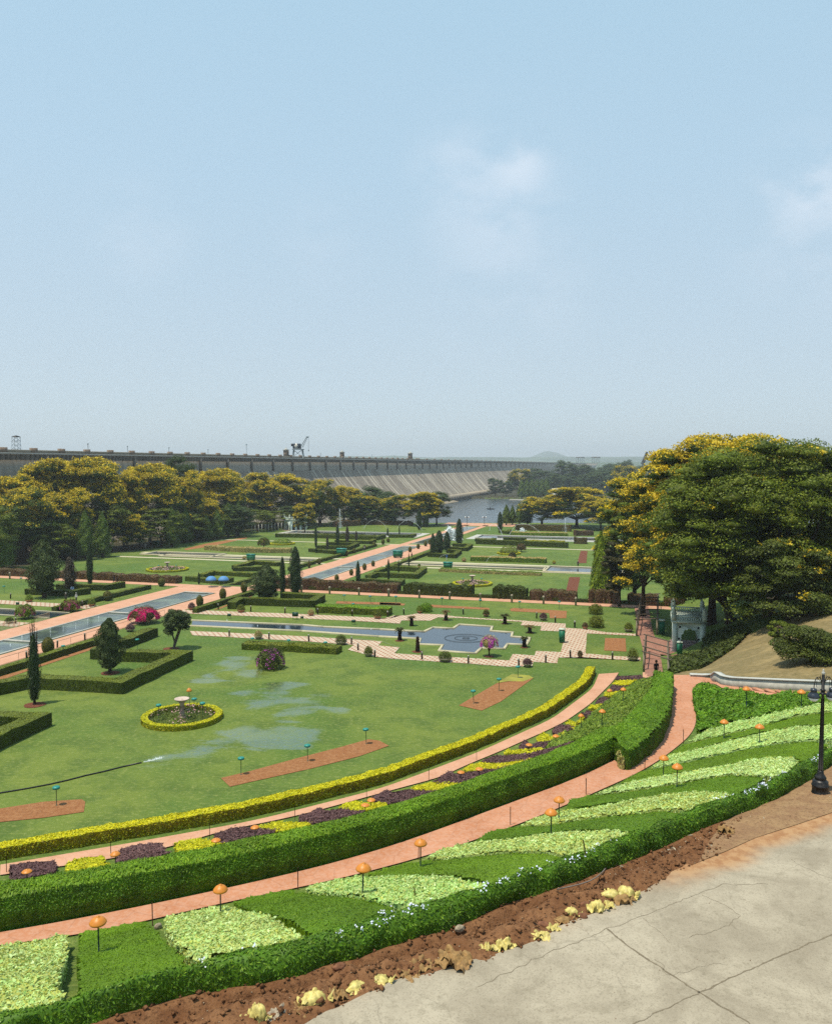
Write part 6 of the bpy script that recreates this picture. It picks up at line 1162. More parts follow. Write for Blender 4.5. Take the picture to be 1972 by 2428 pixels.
# potted plants: shallow bowls with a mound of plants
GP = 'planter bowls beside the walks'
def planter(w, base, top, hw, lab, leaf='hedge_dark', pot='terracotta', extra=None):
    q = on(w, base); ht = max(.6, zat(q, w, top)); R_ = hw * WIN[w][2] * q.y / F; t = thing('planter', lab, 'planter', q, 0, GP); b = MB(); s_ = R_ * .8
    b.lathe([(s_ * .42, 0), (s_ * .5, .06), (s_ * .78, .18), (s_, .34), (s_ * 1.04, .40), (s_ * .92, .40), (s_ * .85, .33), (.02, .33)], n=20); b.build('bowl', MT[pot], t, smooth=True)
    f = MB(); P = sph(1500); P[:, 2] = np.abs(P[:, 2]); f.leaves(P * [R_ * .85, R_ * .85, (ht - .3)] * rng.uniform(.6, 1.05, (1500, 1)) + [0, 0, .33], P, .11, .5, .7); f.build('foliage', MT[leaf], t); return t
for w, b_, t_, hw, leaf, pot, lab in (('A', (240, 1555), (235, 1490), 38, 'cover_green', 'terracotta', 'terracotta bowl with a green plant left of the pink bush'), ('A', (755, 1590), (755, 1520), 38, 'cover_green', 'terracotta', 'terracotta bowl between the pink bush and the canal walk'),
    ('E', (1072, 408), (1072, 348), 46, 'purple_leaf', 'potgrey', 'bowl of dark purple plants beside the magenta bush'), ('B', (15, 1550), (15, 1490), 36, 'purple_leaf', 'terracotta', 'bowl of purple plants right of the canal by the checker walk'), ('B', (422, 1570), (422, 1505), 42, 'hedge_dark', 'terracotta', 'terracotta bowl in front of the three cypresses'),
    ('B', (997, 1597), (990, 1545), 34, 'silver_leaf', 'terracotta', 'terracotta bowl left end of the fresh green row'), ('B', (1545, 1622), (1545, 1545), 42, 'hedge_dark', 'terracotta', 'terracotta bowl right end of the fresh green row'), ('F', (565, 470), (560, 400), 42, 'silver_leaf', 'potgrey', 'cement bowl before the orange flowering row'),
    ('F', (1245, 515), (1245, 435), 60, 'olive_leaf', 'potgrey', 'wide bushy bowl where the checker walk steps'), ('F', (1470, 612), (1470, 530), 46, 'hedge_dark', 'potgrey', 'cement bowl with dark plants left of the pool'), ('G', (538, 655), (538, 572), 68, 'olive_leaf', 'potgrey', 'biggest bushy bowl on the front checker walk'),
    ('G', (1215, 700), (1215, 630), 48, 'purple_leaf', 'potgrey', 'bowl of purple plants on the front checker walk'), ('G', (328, 258), (328, 195), 32, 'cover_green', 'terracotta', 'terracotta bowl by the dense round bush'), ('G', (876, 285), (876, 228), 34, 'topiary', 'terracotta', 'terracotta bowl with a clipped cushion behind the pool'),
    ('G', (1346, 315), (1346, 255), 40, 'purple_leaf', 'potgrey', 'bowl of purple plants behind the pool'), ('G', (1690, 390), (1690, 335), 30, 'russet_leaf', 'terracotta', 'bowl with russet leaves beside the rear checker walk'), ('G', (1648, 625), (1640, 568), 26, 'russet_leaf', 'terracotta', 'small bowl with red leaves at the checker crossing'),
    ('H', (390, 330), (390, 268), 36, 'hedge_dark', 'potgrey', 'bowl with a round bush where the rear walk meets the pergola'), ('H', (418, 520), (420, 435), 46, 'hedge_dark', 'potgrey', 'bowl with a round bush where the front walk meets the pergola'), ('N', (130, 800), (130, 720), 70, 'olive_leaf', 'potgrey', 'low bush bowl by the cream railing at the left edge'),
    ('Q', (1605, 572), (1605, 528), 30, 'silver_leaf', 'terracotta', 'far bowl beside the silvery green row'), ('C', (325, 1200), (325, 1172), 16, 'cover_green', 'terracotta', 'small far bowl before the second canal pool'), ('O', (1098, 940), (1098, 892), 32, 'yellow_deep', 'terracotta', 'far bowl at the right end of the silvery green row'), ('R', (868, 660), (868, 618), 34, 'silver_leaf', 'terracotta', 'far bowl with pale flowers left of the teal bin')):
    planter(w, b_, t_, hw, lab, leaf, pot)
# cycads
def cycad(w, base, top, hw, lab, mat='palm_leaf', dry=False):
    q = on(w, base); ht = zat(q, w, top); R_ = hw * WIN[w][2] * q.y / F; t = thing('cycad', lab, 'cycad', q, 0, 'cycads round the stepped pool'); k = MB(); th = ht * .66; k.lathe([(.26, -.05), (.28, .2), (.2, th * .5), (.22, th * .9), (.1, th + .1)], n=10)
    P = np.c_[.22 * np.cos(rng.random(120) * 6.28), .22 * np.sin(rng.random(120) * 6.28), rng.random(120) * th]; k.leaves(P, P * [1, 1, .1], .14, .6, .4); k.build('trunk', MT['trunk_dark'], t)
    f = MB()
    for i in range(26):
        a = i * 2.4; el = rng.uniform(.1, 1.2) if not dry else rng.uniform(-.5, .9); pts = []
        for s_ in np.linspace(0, 1, 7): r = R_ * s_ * (.55 + .45 * math.cos(el)); pts.append((r * math.cos(a), r * math.sin(a), th + s_ * (ht - th) * 1.5 * math.sin(el + .3) - s_ * s_ * (ht - th) * 1.1))
        pts = np.array(pts); f.tube(pts, .012, 3)
        for j in range(1, 7):
            for m in range(5):
                c = pts[j - 1] + (pts[j] - pts[j - 1]) * m / 5; dr = np.array([-math.sin(a), math.cos(a), -.25]); wl = .20 * (1.1 - j / 7)
                for sg in (-1, 1): e = c + dr * [sg, sg, 1] * wl; dd = (pts[j] - pts[j - 1]); dd = dd / np.linalg.norm(dd) * .06; f.add([c - dd, c + dd, e + dd, e - dd * .2], [(0, 1, 2, 3)])
    f.build('fronds', MT[mat], t)
for w, b_, t_, hw, mat, lab in (('G', (165, 482), (168, 355), 48, 'palm_leaf', 'cycad at the left front of the stepped pool'), ('G', (262, 362), (262, 265), 44, 'palm_brown', 'dull cycad at the left rear of the stepped pool'), ('G', (545, 315), (552, 215), 48, 'palm_brown', 'brownish cycad behind the stepped pool'), ('G', (1030, 345), (1032, 245), 50, 'palm_leaf', 'dark green cycad behind the stepped pool'),
    ('G', (1235, 420), (1235, 345), 55, 'palm_brown', 'dry yellowish cycad right of the stepped pool'), ('G', (1190, 538), (1190, 432), 40, 'palm_leaf', 'cycad at the right end of the stepped pool')): cycad(w, b_, t_, hw, lab, mat)
k = MB(); k.lathe([(.24, 0), (.26, .3), (.2, 1.2), (.16, 1.75), (.05, 1.85)], n=10); k.leaves(np.c_[.22 * np.cos(rng.random(90) * 6.28), .22 * np.sin(rng.random(90) * 6.28), rng.random(90) * 1.8], sph(90), .14, .6, .4); o = k.build('cycad_stump', MT['trunk_dark']); o.location = on('G', (312, 575)); tag(o, 'bare cycad stump without leaves at the front left of the pool', 'stump')
k = MB(); k.tube([(0, 0, 0), (0, 0, .9)], .02, 5); 
# ------------------------------------------------------------------ bollards, stakes, fence pickets, bins
bo = MB(); bo.lathe([(.10, 0), (.10, .62), (.12, .64), (.12, .68), (.09, .70)], n=10); bp = thing('bollard_light', 'x', 'bollard', (0, 0, 0), 0, 'dark bollard lights with pale heads along the walks'); bo.build('post', MT['bollard'], bp); c = MB(); c.lathe([(.09, .7), (.09, .84), (.12, .85), (.06, .92), (.01, .93)], n=10); c.build('lamp_head', MT['whitewash'], bp)
bl = [('F', [(235, 228), (502, 245), (784, 260), (1053, 268), (1337, 282), (1627, 292)], 'rear checker walk left of the pool'), ('G', [(64, 290), (198, 268), (688, 268), (1291, 300), (1445, 335), (1604, 375)], 'rear checker walk behind the pool'), ('F', [(325, 452), (653, 472), (980, 492), (1330, 513), (1385, 565), (1522, 622)], 'front checker walk left of the pool'),
      ('G', [(348, 640), (729, 672), (1145, 700), (1366, 665), (1569, 622)], 'front checker walk before the pool'), ('H', [(34, 302), (283, 515)], 'checker walk near the pergola'), ('N', [(365, 1290), (787, 1135), (1165, 1030), (215, 805), (1130, 570), (145, 460)], 'canal walk at the left')]
for w, L_, where in bl:
    for n_, p in enumerate(L_): place(bp, None, on(w, p), 0, '%s bollard light from the left on the %s' % (ORD[n_], where))
cb = MB(); cb.lathe([(.16, 0), (.16, 1.0), (.2, 1.05), (.2, 1.2), (.1, 1.32), (.02, 1.36)], n=8); 
CPp = None
for n_, (w, p) in enumerate((('C', (75, 1440)), ('C', (326, 1452)), ('C', (576, 1465)), ('C', (828, 1478)), ('C', (1087, 1490)), ('C', (1348, 1502)), ('C', (1613, 1515)), ('B', (920, 1408)), ('B', (1151, 1420)), ('B', (1392, 1430)), ('B', (1636, 1440)), ('N', (135, 190)))):
    if CPp is None: CPp = tag(cb.build('stone_post', MT['dam_stone']), 'x', 'post', 'stone posts along the cross path'); o = CPp
    else: o = CPp.copy(); COL.objects.link(o)
    o.location = on(w, p); o['label'] = ('%s stone post along the cross path, counted from the canal to the right' % ORD[[7, 8, 9, 10, 0, 1, 2, 3, 4, 5, 6][n_] if False else [4, 5, 6, 7, 8, 9, 10, 0, 1, 2, 3][n_]]) if n_ < 11 else 'lone stone post on the cross path left of the conifers'
sk = MB(); sk.tube([(0, 0, -.1), (0, 0, .75)], .018, 6); st = tag(sk.build('iron_stake', MT['rust']), 'x', 'stake', 'thin iron stakes along the slope paths'); f1 = True
for n_, (w, p) in enumerate((('I', (1047, 1065)), ('J', (597, 818)), ('J', (1423, 610)), ('K', (728, 455)), ('K', (1350, 205)), ('H', (108, 1415)), ('H', (497, 1245)), ('H', (753, 1075)), ('I', (45, 705)), ('I', (763, 605)), ('I', (1438, 475)), ('J', (577, 340)), ('J', (1068, 195)), ('J', (1494, 70)), ('G', (404, 1640)), ('G', (797, 1478)))):
    o = st if n_ == 0 else st.copy(); 
    if n_: COL.objects.link(o)
    o.location = on(w, p); o['label'] = '%s thin iron stake along the %s slope path, counted from the near left' % (ORD[n_ if n_ < 6 else (n_ if n_ < 8 else n_ - 8)], 'upper' if n_ < 8 else 'lower'); o.scale = (1, 1, 1.15 if n_ < 8 else 1.3)
for w, p, top, lab in (('K', (1392, 872), (1350, 598), 'tall leaning bamboo stake at the end of the dug trench'), ('I', (1398, 1340), (1392, 1265), 'short bamboo stake in the second pale bed'), ('J', (1440, 960), (1438, 872), 'short bamboo stake among the white flowers')):
    q = on(w, p); e = atY(px(w, top), q.y); b = MB(); b.tube([q, (q + e) / 2, e], .022, 6); tag(b.build('bamboo_stake', MT['bamboo']), lab, 'stake')
# railings by the side canal and along the canal walk
def railing(P0, P1, h, label, n, mat='cream', r=.02):
    t = thing('railing', label, 'railing', P0); b = MB(); d = P1 - P0
    for k in range(n + 1): c = d * (k / n); b.tube([(c.x, c.y, c.z - .02), (c.x, c.y, c.z + h)], r, 5)
    b.build('pickets', MT[mat], t); a = MB(); a.tube([(0, 0, h), (d.x, d.y, d.z + h)], r * 1.3, 5); a.tube([(0, 0, h * .25), (d.x, d.y, d.z + h * .25)], r, 5); a.build('rail', MT[mat], t)
railing(on('N', (-20, 905)), on('N', (240, 850)), .9, 'cream picket railing at the left edge by the canal walk', 22); railing(on('N', (470, 795)), on('N', (680, 735)), .9, 'cream picket railing where the side canal meets the walk', 18)
railing(Vector((*xy(-68.7, 30), 0)), Vector((*xy(-68.7, 104), 0)), 1.0, 'thin wire railing between the canal walk and the main lawn hedge', 26, 'green_dark', .016)
railing(Vector((*xy(-84.3, 105), 0)), Vector((*xy(-84.3, 129), 0)), 1.0, 'thin wire railing left of the canal', 12, 'green_dark', .016)
for w, a, c, n, h, lab in (('R', (950, 362), (1290, 330), 10, 3.2, 'row of white posts leading to the small gate'), ('R', (1540, 292), (1720, 262), 6, 3.0, 'row of white posts right of the small gate'), ('Q', (0, 205), (240, 165), 8, 3.0, 'row of white posts climbing beside the tall jet'), ('A', (640, 1200), (460, 1190), 2, 3.2, 'white posts under the mast trees')):
    A0, A1 = on(w, a), on(w, c)
    for k in range(n): 
        q = A0.lerp(A1, k / max(n - 1, 1)); q.z = T(q.x, q.y)
        if k == 0 and lab.startswith('row of white posts leading'): b = MB(); b.box((0, 0, 1.5), (.22, .22, 3.0)); wp = tag(b.build('fence_post', MT['whitewash']), 'x', 'post', 'white fence posts along the wood'); o = wp
        else: o = wp.copy(); COL.objects.link(o)
        o.location = q; o.scale = (1, 1, h / 3); o['label'] = '%s post in the %s' % (ORD[k], lab)
bn = thing('litter_bin', 'x', 'bin', (0, 0, 0), 0, 'teal green litter bins'); b = MB(); b.box((0, 0, .75), (.55, .5, 1.3), taper=1.12); b.build('body', MT['teal_bin'], bn); b = MB(); b.box((0, 0, 1.47), (.66, .6, .12)); b.build('lid', MT['mint_trim'], bn)
for w, p, s_, lab in (('G', (1500, 500), 1.15, 'litter bin at the edge of the checker crossing'), ('M', (615, 860), 1.25, 'litter bin between the pergola and the mint gate'), ('M', (905, 1200), .95, 'litter bin in front of the mint gate arch')): place(bn, None, on(w, p), -PHI, lab, s_)
fbx = thing('floodlight_box', 'x', 'floodlight', (0, 0, 0), 0, 'small green floodlight boxes on the grass'); b = MB(); b.box((0, 0, .5), (.5, .2, .35)); b.build('housing', MT['green_dark'], fbx); b = MB(); b.tube([(-.2, 0, 0), (-.2, 0, .4)], .02, 5); b.tube([(.2, 0, 0), (.2, 0, .4)], .02, 5); b.build('bracket', MT['black'], fbx)
for n_, (w, p, s_, lab) in enumerate((('F', (868, 312), 1.6, 'larger floodlight box on the strip behind the side canal'), ('F', (924, 314), .8, 'small floodlight box right of the larger one'), ('F', (325, 300), 1.0, 'floodlight box at the rear rim of the side canal, left'), ('F', (1348, 352), 1.0, 'floodlight box at the rear rim of the side canal, right'), ('N', (243, 570), 1.0, 'floodlight box on the strip behind the pink bush'))): place(fbx, None, on(w, p), -PHI, lab, s_)
for w, p, s_, lab in (('Q', (347, 515), 1.6, 'green waste container left of the lower canal'), ('Q', (925, 535), 1.5, 'green waste container right of the lower canal'), ('R', (940, 672), 1.3, 'teal container on the pale walk of the far left'), ('Q', (1440, 650), 1.3, 'teal container by the far right canal pool'), ('A', (1282, 1095), 1.3, 'dark green container under the wood edge')):
    t = thing('waste_container', lab, 'container', on(w, p), -PHI, 'green waste containers'); b = MB(); b.box((0, 0, .75), (1.5, .8, 1.0), taper=1.1); b.build('body', MT['teal_bin'], t); b = MB(); b.box((0, 0, 1.32), (1.75, .95, .14)); b.build('lid', MT['teal'], t); b = MB(); [b.box((x, 0, .12), (.12, .6, .26)) for x in (-.6, .6)]; b.build('feet', MT['black'], t); t.scale = (s_,) * 3
# blue umbrellas by the plaza and kiosk covers
for x, lab in ((485, 'left blue dome umbrella at the canal plaza'), (628, 'right blue dome umbrella at the canal plaza')):
    q = on('R', (x, 975)); t = thing('umbrella', lab, 'umbrella', q, 0, 'blue umbrellas'); b = MB(); b.lathe([(1.0, 1.2), (.93, 1.45), (.7, 1.75), (.4, 1.95), (.02, 2.0)], n=16); b.build('canopy', plain('umbrella_blue', '#5f9ad6', .6, .3), t, smooth=True); b = MB(); b.tube([(0, 0, 0), (0, 0, 2.05)], .03, 6); b.lathe([(.3, 0), (.3, .08), (.05, .1)], n=10); b.build('pole', MT['steel_grey'], t)
# garden goal-like frame near the wood
q = on('A', (1225, 1095)); t = thing('swing_frame', 'grey square frame beside a green container at the wood edge', 'frame', q); b = MB(); wd_ = 75 * .288 * q.y / F; hh = zat(q, 'A', (1225, 1025)); b.tube([(0, 0, 0), (0, 0, hh)], .12, 6); b.tube([(wd_, 0, 0), (wd_, 0, hh)], .12, 6); b.build('posts', MT['steel_grey'], t); b = MB(); b.tube([(-.1, 0, hh), (wd_ + .1, 0, hh)], .12, 6); b.build('crossbar', MT['steel_grey'], t)

# ------------------------------------------------------------------ the dam across the river
DD = Vector((.29, 1, 0)).normalized(); DN = Vector((DD.y, -DD.x, 0)); D0 = Vector((-202.2, 0, 0))
def dp(Y, off=0, z=0):
    q = D0 + DD * (Y / DD.y) + DN * off; return (q.x, q.y, z)
dam = thing('dam', 'long grey masonry dam with a vertical upper wall above a streaked sloping face', 'dam', dp(600, 0, 0)); dq = Vector(dam.location)
dl = lambda Y, off, z: tuple(Vector(dp(Y, off, z)) - dq)
DANG = math.atan2(DD.y, DD.x)
def prism(b, prof, Y0, Y1, mi=0, n=1):
    m = len(prof); Ys = np.linspace(Y0, Y1, n + 1); V = [dl(y, o, z) for y in Ys for o, z in prof]
    b.add(V, [(k * m + i, k * m + (i + 1) % m, (k + 1) * m + (i + 1) % m, (k + 1) * m + i) for k in range(n) for i in range(m)] + [tuple(range(m)), tuple(range(n * m, n * m + m))[::-1]], mi)
b = MB(); prism(b, [(-5, -9), (-5, 25.4), (1.0, 25.4), (1.6, 18.6), (1.6, -9)], 60, 2900); b.build('upper_wall', MT['dam_wall'], dam)
b = MB(); ys = np.linspace(180, 1250, 215); ts = np.linspace(0, 1, 9); V, st_ = [], []
for t in ts:
    for y in ys: V.append(dl(y, 1.7 + 25 * t ** 1.15, 18.8 - 27.5 * t)); st_.append((y / DD.y, t * 1.0, 0))
n = len(ys); Fc = np.array([(j * n + i, j * n + i + 1, (j + 1) * n + i + 1, (j + 1) * n + i) for j in range(8) for i in range(n - 1)]); b.add(V, Fc)
b.build('spillway_slope', MT['dam_slope'], dam, attrs=dict(st=np.array(st_)))
b = MB(); prism(b, [(-4.8, 25.3), (-4.8, 25.8), (2.2, 25.8), (2.2, 25.3)], 60, 2900); b.build('cornice', MT['whitewash'], dam)
b = MB(); prism(b, [(1.2, 25.8), (1.2, 26.75), (1.8, 26.75), (1.8, 25.8)], 60, 2900); b.build('parapet', MT['dam_stone'], dam)
b = MB()
V = []
for i_, Y in enumerate(np.arange(200, 900, 1.0)):
    o_ = 1.95 if i_ % 2 else 1.15
    for yy in (Y, Y + .98): V += [dl(yy, o_, 23.5), dl(yy, o_ + (.25 if i_ % 2 else 0), 25.25)]
b.add(V, [(2 * k, 2 * k + 2, 2 * k + 3, 2 * k + 1) for k in range(len(V) // 2 - 1)])
b.build('corbels', MT['dam_dark'], dam)
pb = MB(); pb.box((0, 0, 0), (2.6, 1.0, 2.0)); pm = pb.mesh('parapet_pier', MT['dam_tower'])
for Y in list(np.arange(206, 700, 12.5)) + list(np.arange(700, 1500, 25)): o = link('parapet_pier', pm, dam); o.location = dl(Y, 1.5, 26.4); o.rotation_euler.z = DANG
pb = MB(); pb.box((0, 0, 0), (1.3, .7, 6.6)); pm = pb.mesh('pilaster', MT['dam_dark'])
for Y in list(np.arange(205, 900, 23)) + list(np.arange(900, 1500, 34)): o = link('pilaster', pm, dam); o.location = dl(Y, 1.75, 21.9); o.rotation_euler.z = DANG
b = MB(); prism(b, [(20, -9.5), (20, -4.2), (30, -4.2), (30, -9.5)], 640, 930)
b.build('sluice_ledge', MT['dam_stone'], dam); b = MB()
for Y in np.arange(642, 930, 9): b.box(dl(Y, 30.4, -6.4), (4.6, 1.0, 3.0), DANG)
b.build('sluice_openings', MT['dam_dark'], dam)
b = MB(); prism(b, [(24, -9.5), (24, -6.5), (36, -8.2), (36, -9.5)], 560, 700); b.build('apron', MT['dam_stone'], dam)
def tower(name, label, pxx, Y, parts, cat='tower', group=None): pass
tt_ = thing('dam_turret', 'x', 'turret', (0, 0, 0), DANG, 'small stone turrets on the dam'); b = MB(); b.box((0, 0, 1.7), (2.0, 2.0, 3.4)); b.build('shaft', MT['dam_tower'], tt_); b = MB(); b.box((0, 0, 3.5), (2.6, 2.6, .3)); b.lathe([(1.0, 3.65), (.8, 4.0), (.3, 4.4), (.08, 4.7), (.05, 5.3)], n=10); b.build('cap', MT['whitewash'], tt_); b = MB(); b.box((1.01, 0, 1.9), (.06, .6, 1.4)); b.box((0, -1.01, 1.9), (.6, .06, 1.4)); b.build('window', MT['dark_void'], tt_)
for Y, s_, lab in ((453.7, 1.1, 'stone turret on the dam just left of the crane'), (534, 1.1, 'stone turret on the dam right of the crane'), (681, 1.45, 'stone turret on the dam farthest to the right')): place(tt_, None, dp(Y, 0, 26.2), DANG, lab, s_)
def lat(b, p0, p1, w0, w1, n, r=.08):
    p0, p1 = Vector(p0), Vector(p1); ax = (p1 - p0).normalized(); a = ax.cross(Vector((0, 1, 0))).normalized(); c = ax.cross(a); L4 = []
    for i in range(n + 1):
        t = i / n; w_ = (w0 * (1 - t) + w1 * t) / 2; ctr = p0.lerp(p1, t); L4.append([ctr + a * sx * w_ + c * sy * w_ for sx, sy in ((-1, -1), (1, -1), (1, 1), (-1, 1))])
    for i in range(n):
        for k in range(4): b.tube([L4[i][k], L4[i + 1][k]], r, 4); b.tube([L4[i][k], L4[i + 1][(k + 1) % 4]], r * .7, 4); b.tube([L4[i + 1][k], L4[i + 1][(k + 1) % 4]], r * .7, 4)
cq = Vector(dp(471, -1, 26)); cr = thing('gantry_crane', 'blue grey gantry crane with raised jib standing on the dam', 'crane', cq)
b = MB(); [b.tube([(x * 3, y * 2, 0), (x * 2.4, y * 1.7, 4.6)], .28, 5) for x in (-1, 1) for y in (-1, 1)]; b.tube([(-3, -2, .3), (2.4, -1.7, 4.4)], .14, 4); b.tube([(3, -2, .3), (-2.4, -1.7, 4.4)], .14, 4); b.box((0, 0, 4.7), (6.2, 4.4, .5)); b.build('portal', MT['steel_grey'], cr)
b = MB(); b.box((-.6, 0, 6.5), (4.4, 3, 2.9)); b.build('machine_house', MT['shade_blue'], cr); b = MB(); b.box((-.9, -1.52, 6.3), (1.8, .06, 2.0)); b.build('panel', MT['whitewash'], cr); b = MB(); b.box((-3.3, 0, 7.2), (1.0, 2.2, 1.5)); b.build('counterweight', MT['black'], cr)
b = MB(); lat(b, (2.0, 0, 6), (5.2, 0, 11.8), 1.2, .6, 6, .07); b.box((5.3, 0, 11.7), (1.4, .8, .9)); b.build('jib', MT['steel_grey'], cr); b = MB(); b.tube([(5.9, 0, 11.6), (5.9, 0, 4.6)], .06, 4); b.lathe([(.05, 4.6), (.25, 4.4), (.25, 3.9), (.05, 3.6)], (5.9, 0, 0), 8); b.build('hook_line', MT['black'], cr)
cr2 = thing('derrick_crane', 'dark leaning derrick jib above the far right end of the dam', 'crane', (0, 0, 0)); q0, q1 = atY((1523, 1101), 1100), atY((1533.5, 1072), 1100); cr2.location = (q0.x, q0.y, -8); b = MB(); lat(b, (0, 0, q0.z + 8), (q1.x - q0.x, 0, q1.z + 8), 3.2, 1.6, 7, .5); b.build('jib', MT['black'], cr2); b = MB(); [b.tube([(x, y, 0), (0, 0, q0.z + 9)], .35, 4) for x in (-5, 5) for y in (-4, 4)]; b.build('base_frame', MT['steel_grey'], cr2)
lt = thing('lattice_tower', 'open lattice watch tower with a flat cap at the left end of the dam', 'tower', dp(264, -1, 25.8)); b = MB(); lat(b, (0, 0, 0), (0, 0, 5.0), 2.0, 1.8, 4, .06); b.build('frame', MT['steel_grey'], lt); b = MB(); b.lathe([(1.3, 5.0), (1.25, 5.15), (.2, 5.5), (.02, 5.55)], n=12); b.build('cap', MT['black'], lt)
gh_ = thing('gate_hoist', 'x', 'hoist', (0, 0, 0), DANG, 'sluice gate hoist frames'); b = MB(); [b.box((x, 0, 6), (1.2, 1.5, 12)) for x in (-16, -8, 0, 8, 16)]; b.build('columns', MT['steel_grey'], gh_); b = MB(); b.box((0, 0, 12.6), (38, 3, 1.8)); b.build('deck', MT['dam_dark'], gh_)
for x0, x1, lab in ((1365, 1385, 'left gate hoist frame on the far dam end'), (1402, 1423, 'right gate hoist frame on the far dam end')):
    q = atY(((x0 + x1) / 2, 1092), 2000); q.z = 25.5; place(gh_, None, q, 0, lab, (20 * 2000 / F / 38, 1, 1.15))
b = MB(); b.tube([(0, 0, 0), (0, 0, 3.6)], .09, 5); b.lathe([(.22, 3.6), (.3, 3.8), (.2, 4.05), (.02, 4.1)], n=8); dlp = tag(b.build('dam_lamp', MT['steel_grey']), 'x', 'lamp post', 'lamp posts on the dam')
for n_, (Y, h) in enumerate(((296, .7), (318, .6), (345, .6), (375, .55), (410, 1.35), (500, .6), (590, .6), (640, .6))):
    o = dlp if n_ == 0 else dlp.copy()
    if n_: COL.objects.link(o)
    o.location = dp(Y, 0, 26.0); o.scale = (1, 1, h + .2); o['label'] = '%s thin lamp post along the dam parapet from the left' % ORD[n_]
# far land: low wooded rise and a hazy hill
def ridge(name, Y, x0, x1, hf, seed, depth=900, n=160):
    xs = np.linspace(x0, x1, n); V = []
    for k, t in enumerate((-1, -.6, -.25, 0, .4, 1)):
        for x in xs: V.append((x, Y + t * depth, -9 + (hf(x) + 9) * max(0, 1 - abs(t)) ** .8 * (1 + .12 * mn.noise(Vector((x * .004, t * 3, seed))))))
    Fc = np.array([(j * n + i, j * n + i + 1, (j + 1) * n + i + 1, (j + 1) * n + i) for j in range(5) for i in range(n - 1)]); b = MB(); b.add(V, Fc); return struct(b.build(name, MT['hill'], smooth=True))
ridge('hills', 5200, -7000, 7500, lambda x: 22 + 50 + 10 * mn.fractal(Vector((x * .0016, 0, 1)), 1, 2, 5) + 2.5 * mn.noise(Vector((x * .03, 0, 1))), 2)
ridge('hills', 2900, -900, 6000, lambda x: 18 + 14 + 5 * mn.fractal(Vector((x * .004, 0, 8)), 1, 2, 5) - (8 if x < 300 else 0), 5, 500)
mtn = lambda x: 45 + 62 * math.exp(-((x - 1240) / 170) ** 2) * (1 + .2 * mn.noise(Vector((x * .01, 2, 2)))) + 45 * math.exp(-((x - 1340) / 330) ** 2) + 22 * math.exp(-((x - 2350) / 200) ** 2)
ridge('hills', 8000, -500, 4200, mtn, 3, 1200)
# buildings across the lake
def bld(label, p0, p1, Y, h, d, wall, roof, roofh, win=4, zb=-8):
    a, c = atY(p0, Y), atY(p1, Y); w_ = c.x - a.x; t = thing('house', label, 'building', ((a.x + c.x) / 2, Y, zb)); b = MB(); b.box((0, 0, h / 2), (w_, d, h)); b.build('wall', MT[wall], t); b = MB(); 
    b.add([(-w_ / 2 - 1, -d / 2 - 1, h), (w_ / 2 + 1, -d / 2 - 1, h), (w_ / 2 + 1, d / 2 + 1, h), (-w_ / 2 - 1, d / 2 + 1, h), (-w_ / 2 + 1, 0, h + roofh), (w_ / 2 - 1, 0, h + roofh)], [(0, 1, 5, 4), (2, 3, 4, 5), (1, 2, 5), (3, 0, 4), (0, 3, 2, 1)]); b.build('roof', MT[roof], t)
    for k in range(win): q = MB(); q.box((-w_ / 2 + w_ * (k + .5) / win, -d / 2 - .05, h * .5), (w_ / win * .45, .2, h * .5)); q.build('window', MT['dark_void'], t)
bld('small white pavilion building across the lake', (1363, 1146), (1381, 1146), 1230, 7, 8, 'white', 'whitewash', .6, 3); bld('pink roofed house across the lake behind the white pavilion', (1368, 1146), (1394, 1146), 1260, 5, 12, 'mint_trim', 'roof_red', 5, 3)
bld('long low building with a pale grey roof across the lake', (1402, 1148), (1450, 1148), 1240, 5.5, 16, 'roof_red', 'whitewash', 5.5, 7); bld('low red roofed kiosk on the far shore near the cascades', (1318, 1150), (1336, 1150), 1100, 4, 8, 'dam_tower', 'roof_red', 3, 3); bld('low shed on the far shore below the dam end', (1195, 1160), (1215, 1160), 1000, 3, 6, 'dam_stone', 'roof_red', 2, 3)
cs = thing('cascade_steps', 'white stepped fountain terraces across the lake', 'fountain', atz((1325, 1176), -8)); b = MB()
for k in range(6): b.box((k * 1.0, k * 9, .3 + k * .55), (13 - k, 9, .6 + k * 1.1))
b.build('terraces', MT['white'], cs)
bw = tag((lambda b: (b.lathe([(.1, 0), (1.0, .1), (1.2, .5), (1.15, .55), (.9, .2), (.05, .15)], n=14, sx=1, sy=2.6), b.box((0, .4, .9), (.5, .6, 1.0)), b.build('boat', MT['black']))[2])(MB()), 'tiny dark boat on the open lake water', 'boat'); bw.location = atz((1163, 1207.5), -9.0); bw.rotation_euler.z = 1.2
jt = tag((lambda b: (b.box((0, 0, .4), (26, 5, .9)), b.build('jetty', MT['whitewash']))[1])(MB()), 'low pale jetty on the far shore right of the lake', 'jetty'); jt.location = atz((1243, 1187), -9); jt.rotation_euler.z = -.4
for x, lab in ((1107, 'left twin lamp post at the lake steps'), (1148, 'right twin lamp post at the lake steps')):
    q = atY((x, 1243), 362); q.z = T(q.x, q.y); t = thing('lamp_post', lab, 'lamp post', q); b = MB(); b.tube([(0, 0, 0), (0, 0, 3.4)], .1, 6); b.tube([(-.7, 0, 3.0), (.7, 0, 3.0)], .06, 5); b.build('post', MT['black'], t); [(lambda g: (g.lathe([(.08, 2.95), (.24, 3.1), (.26, 3.3), (.08, 3.5)], (s_ * .7, 0, 0), 10), g.build('lamp_head', MT['glass'], t)))(MB()) for s_ in (-1, 1)]
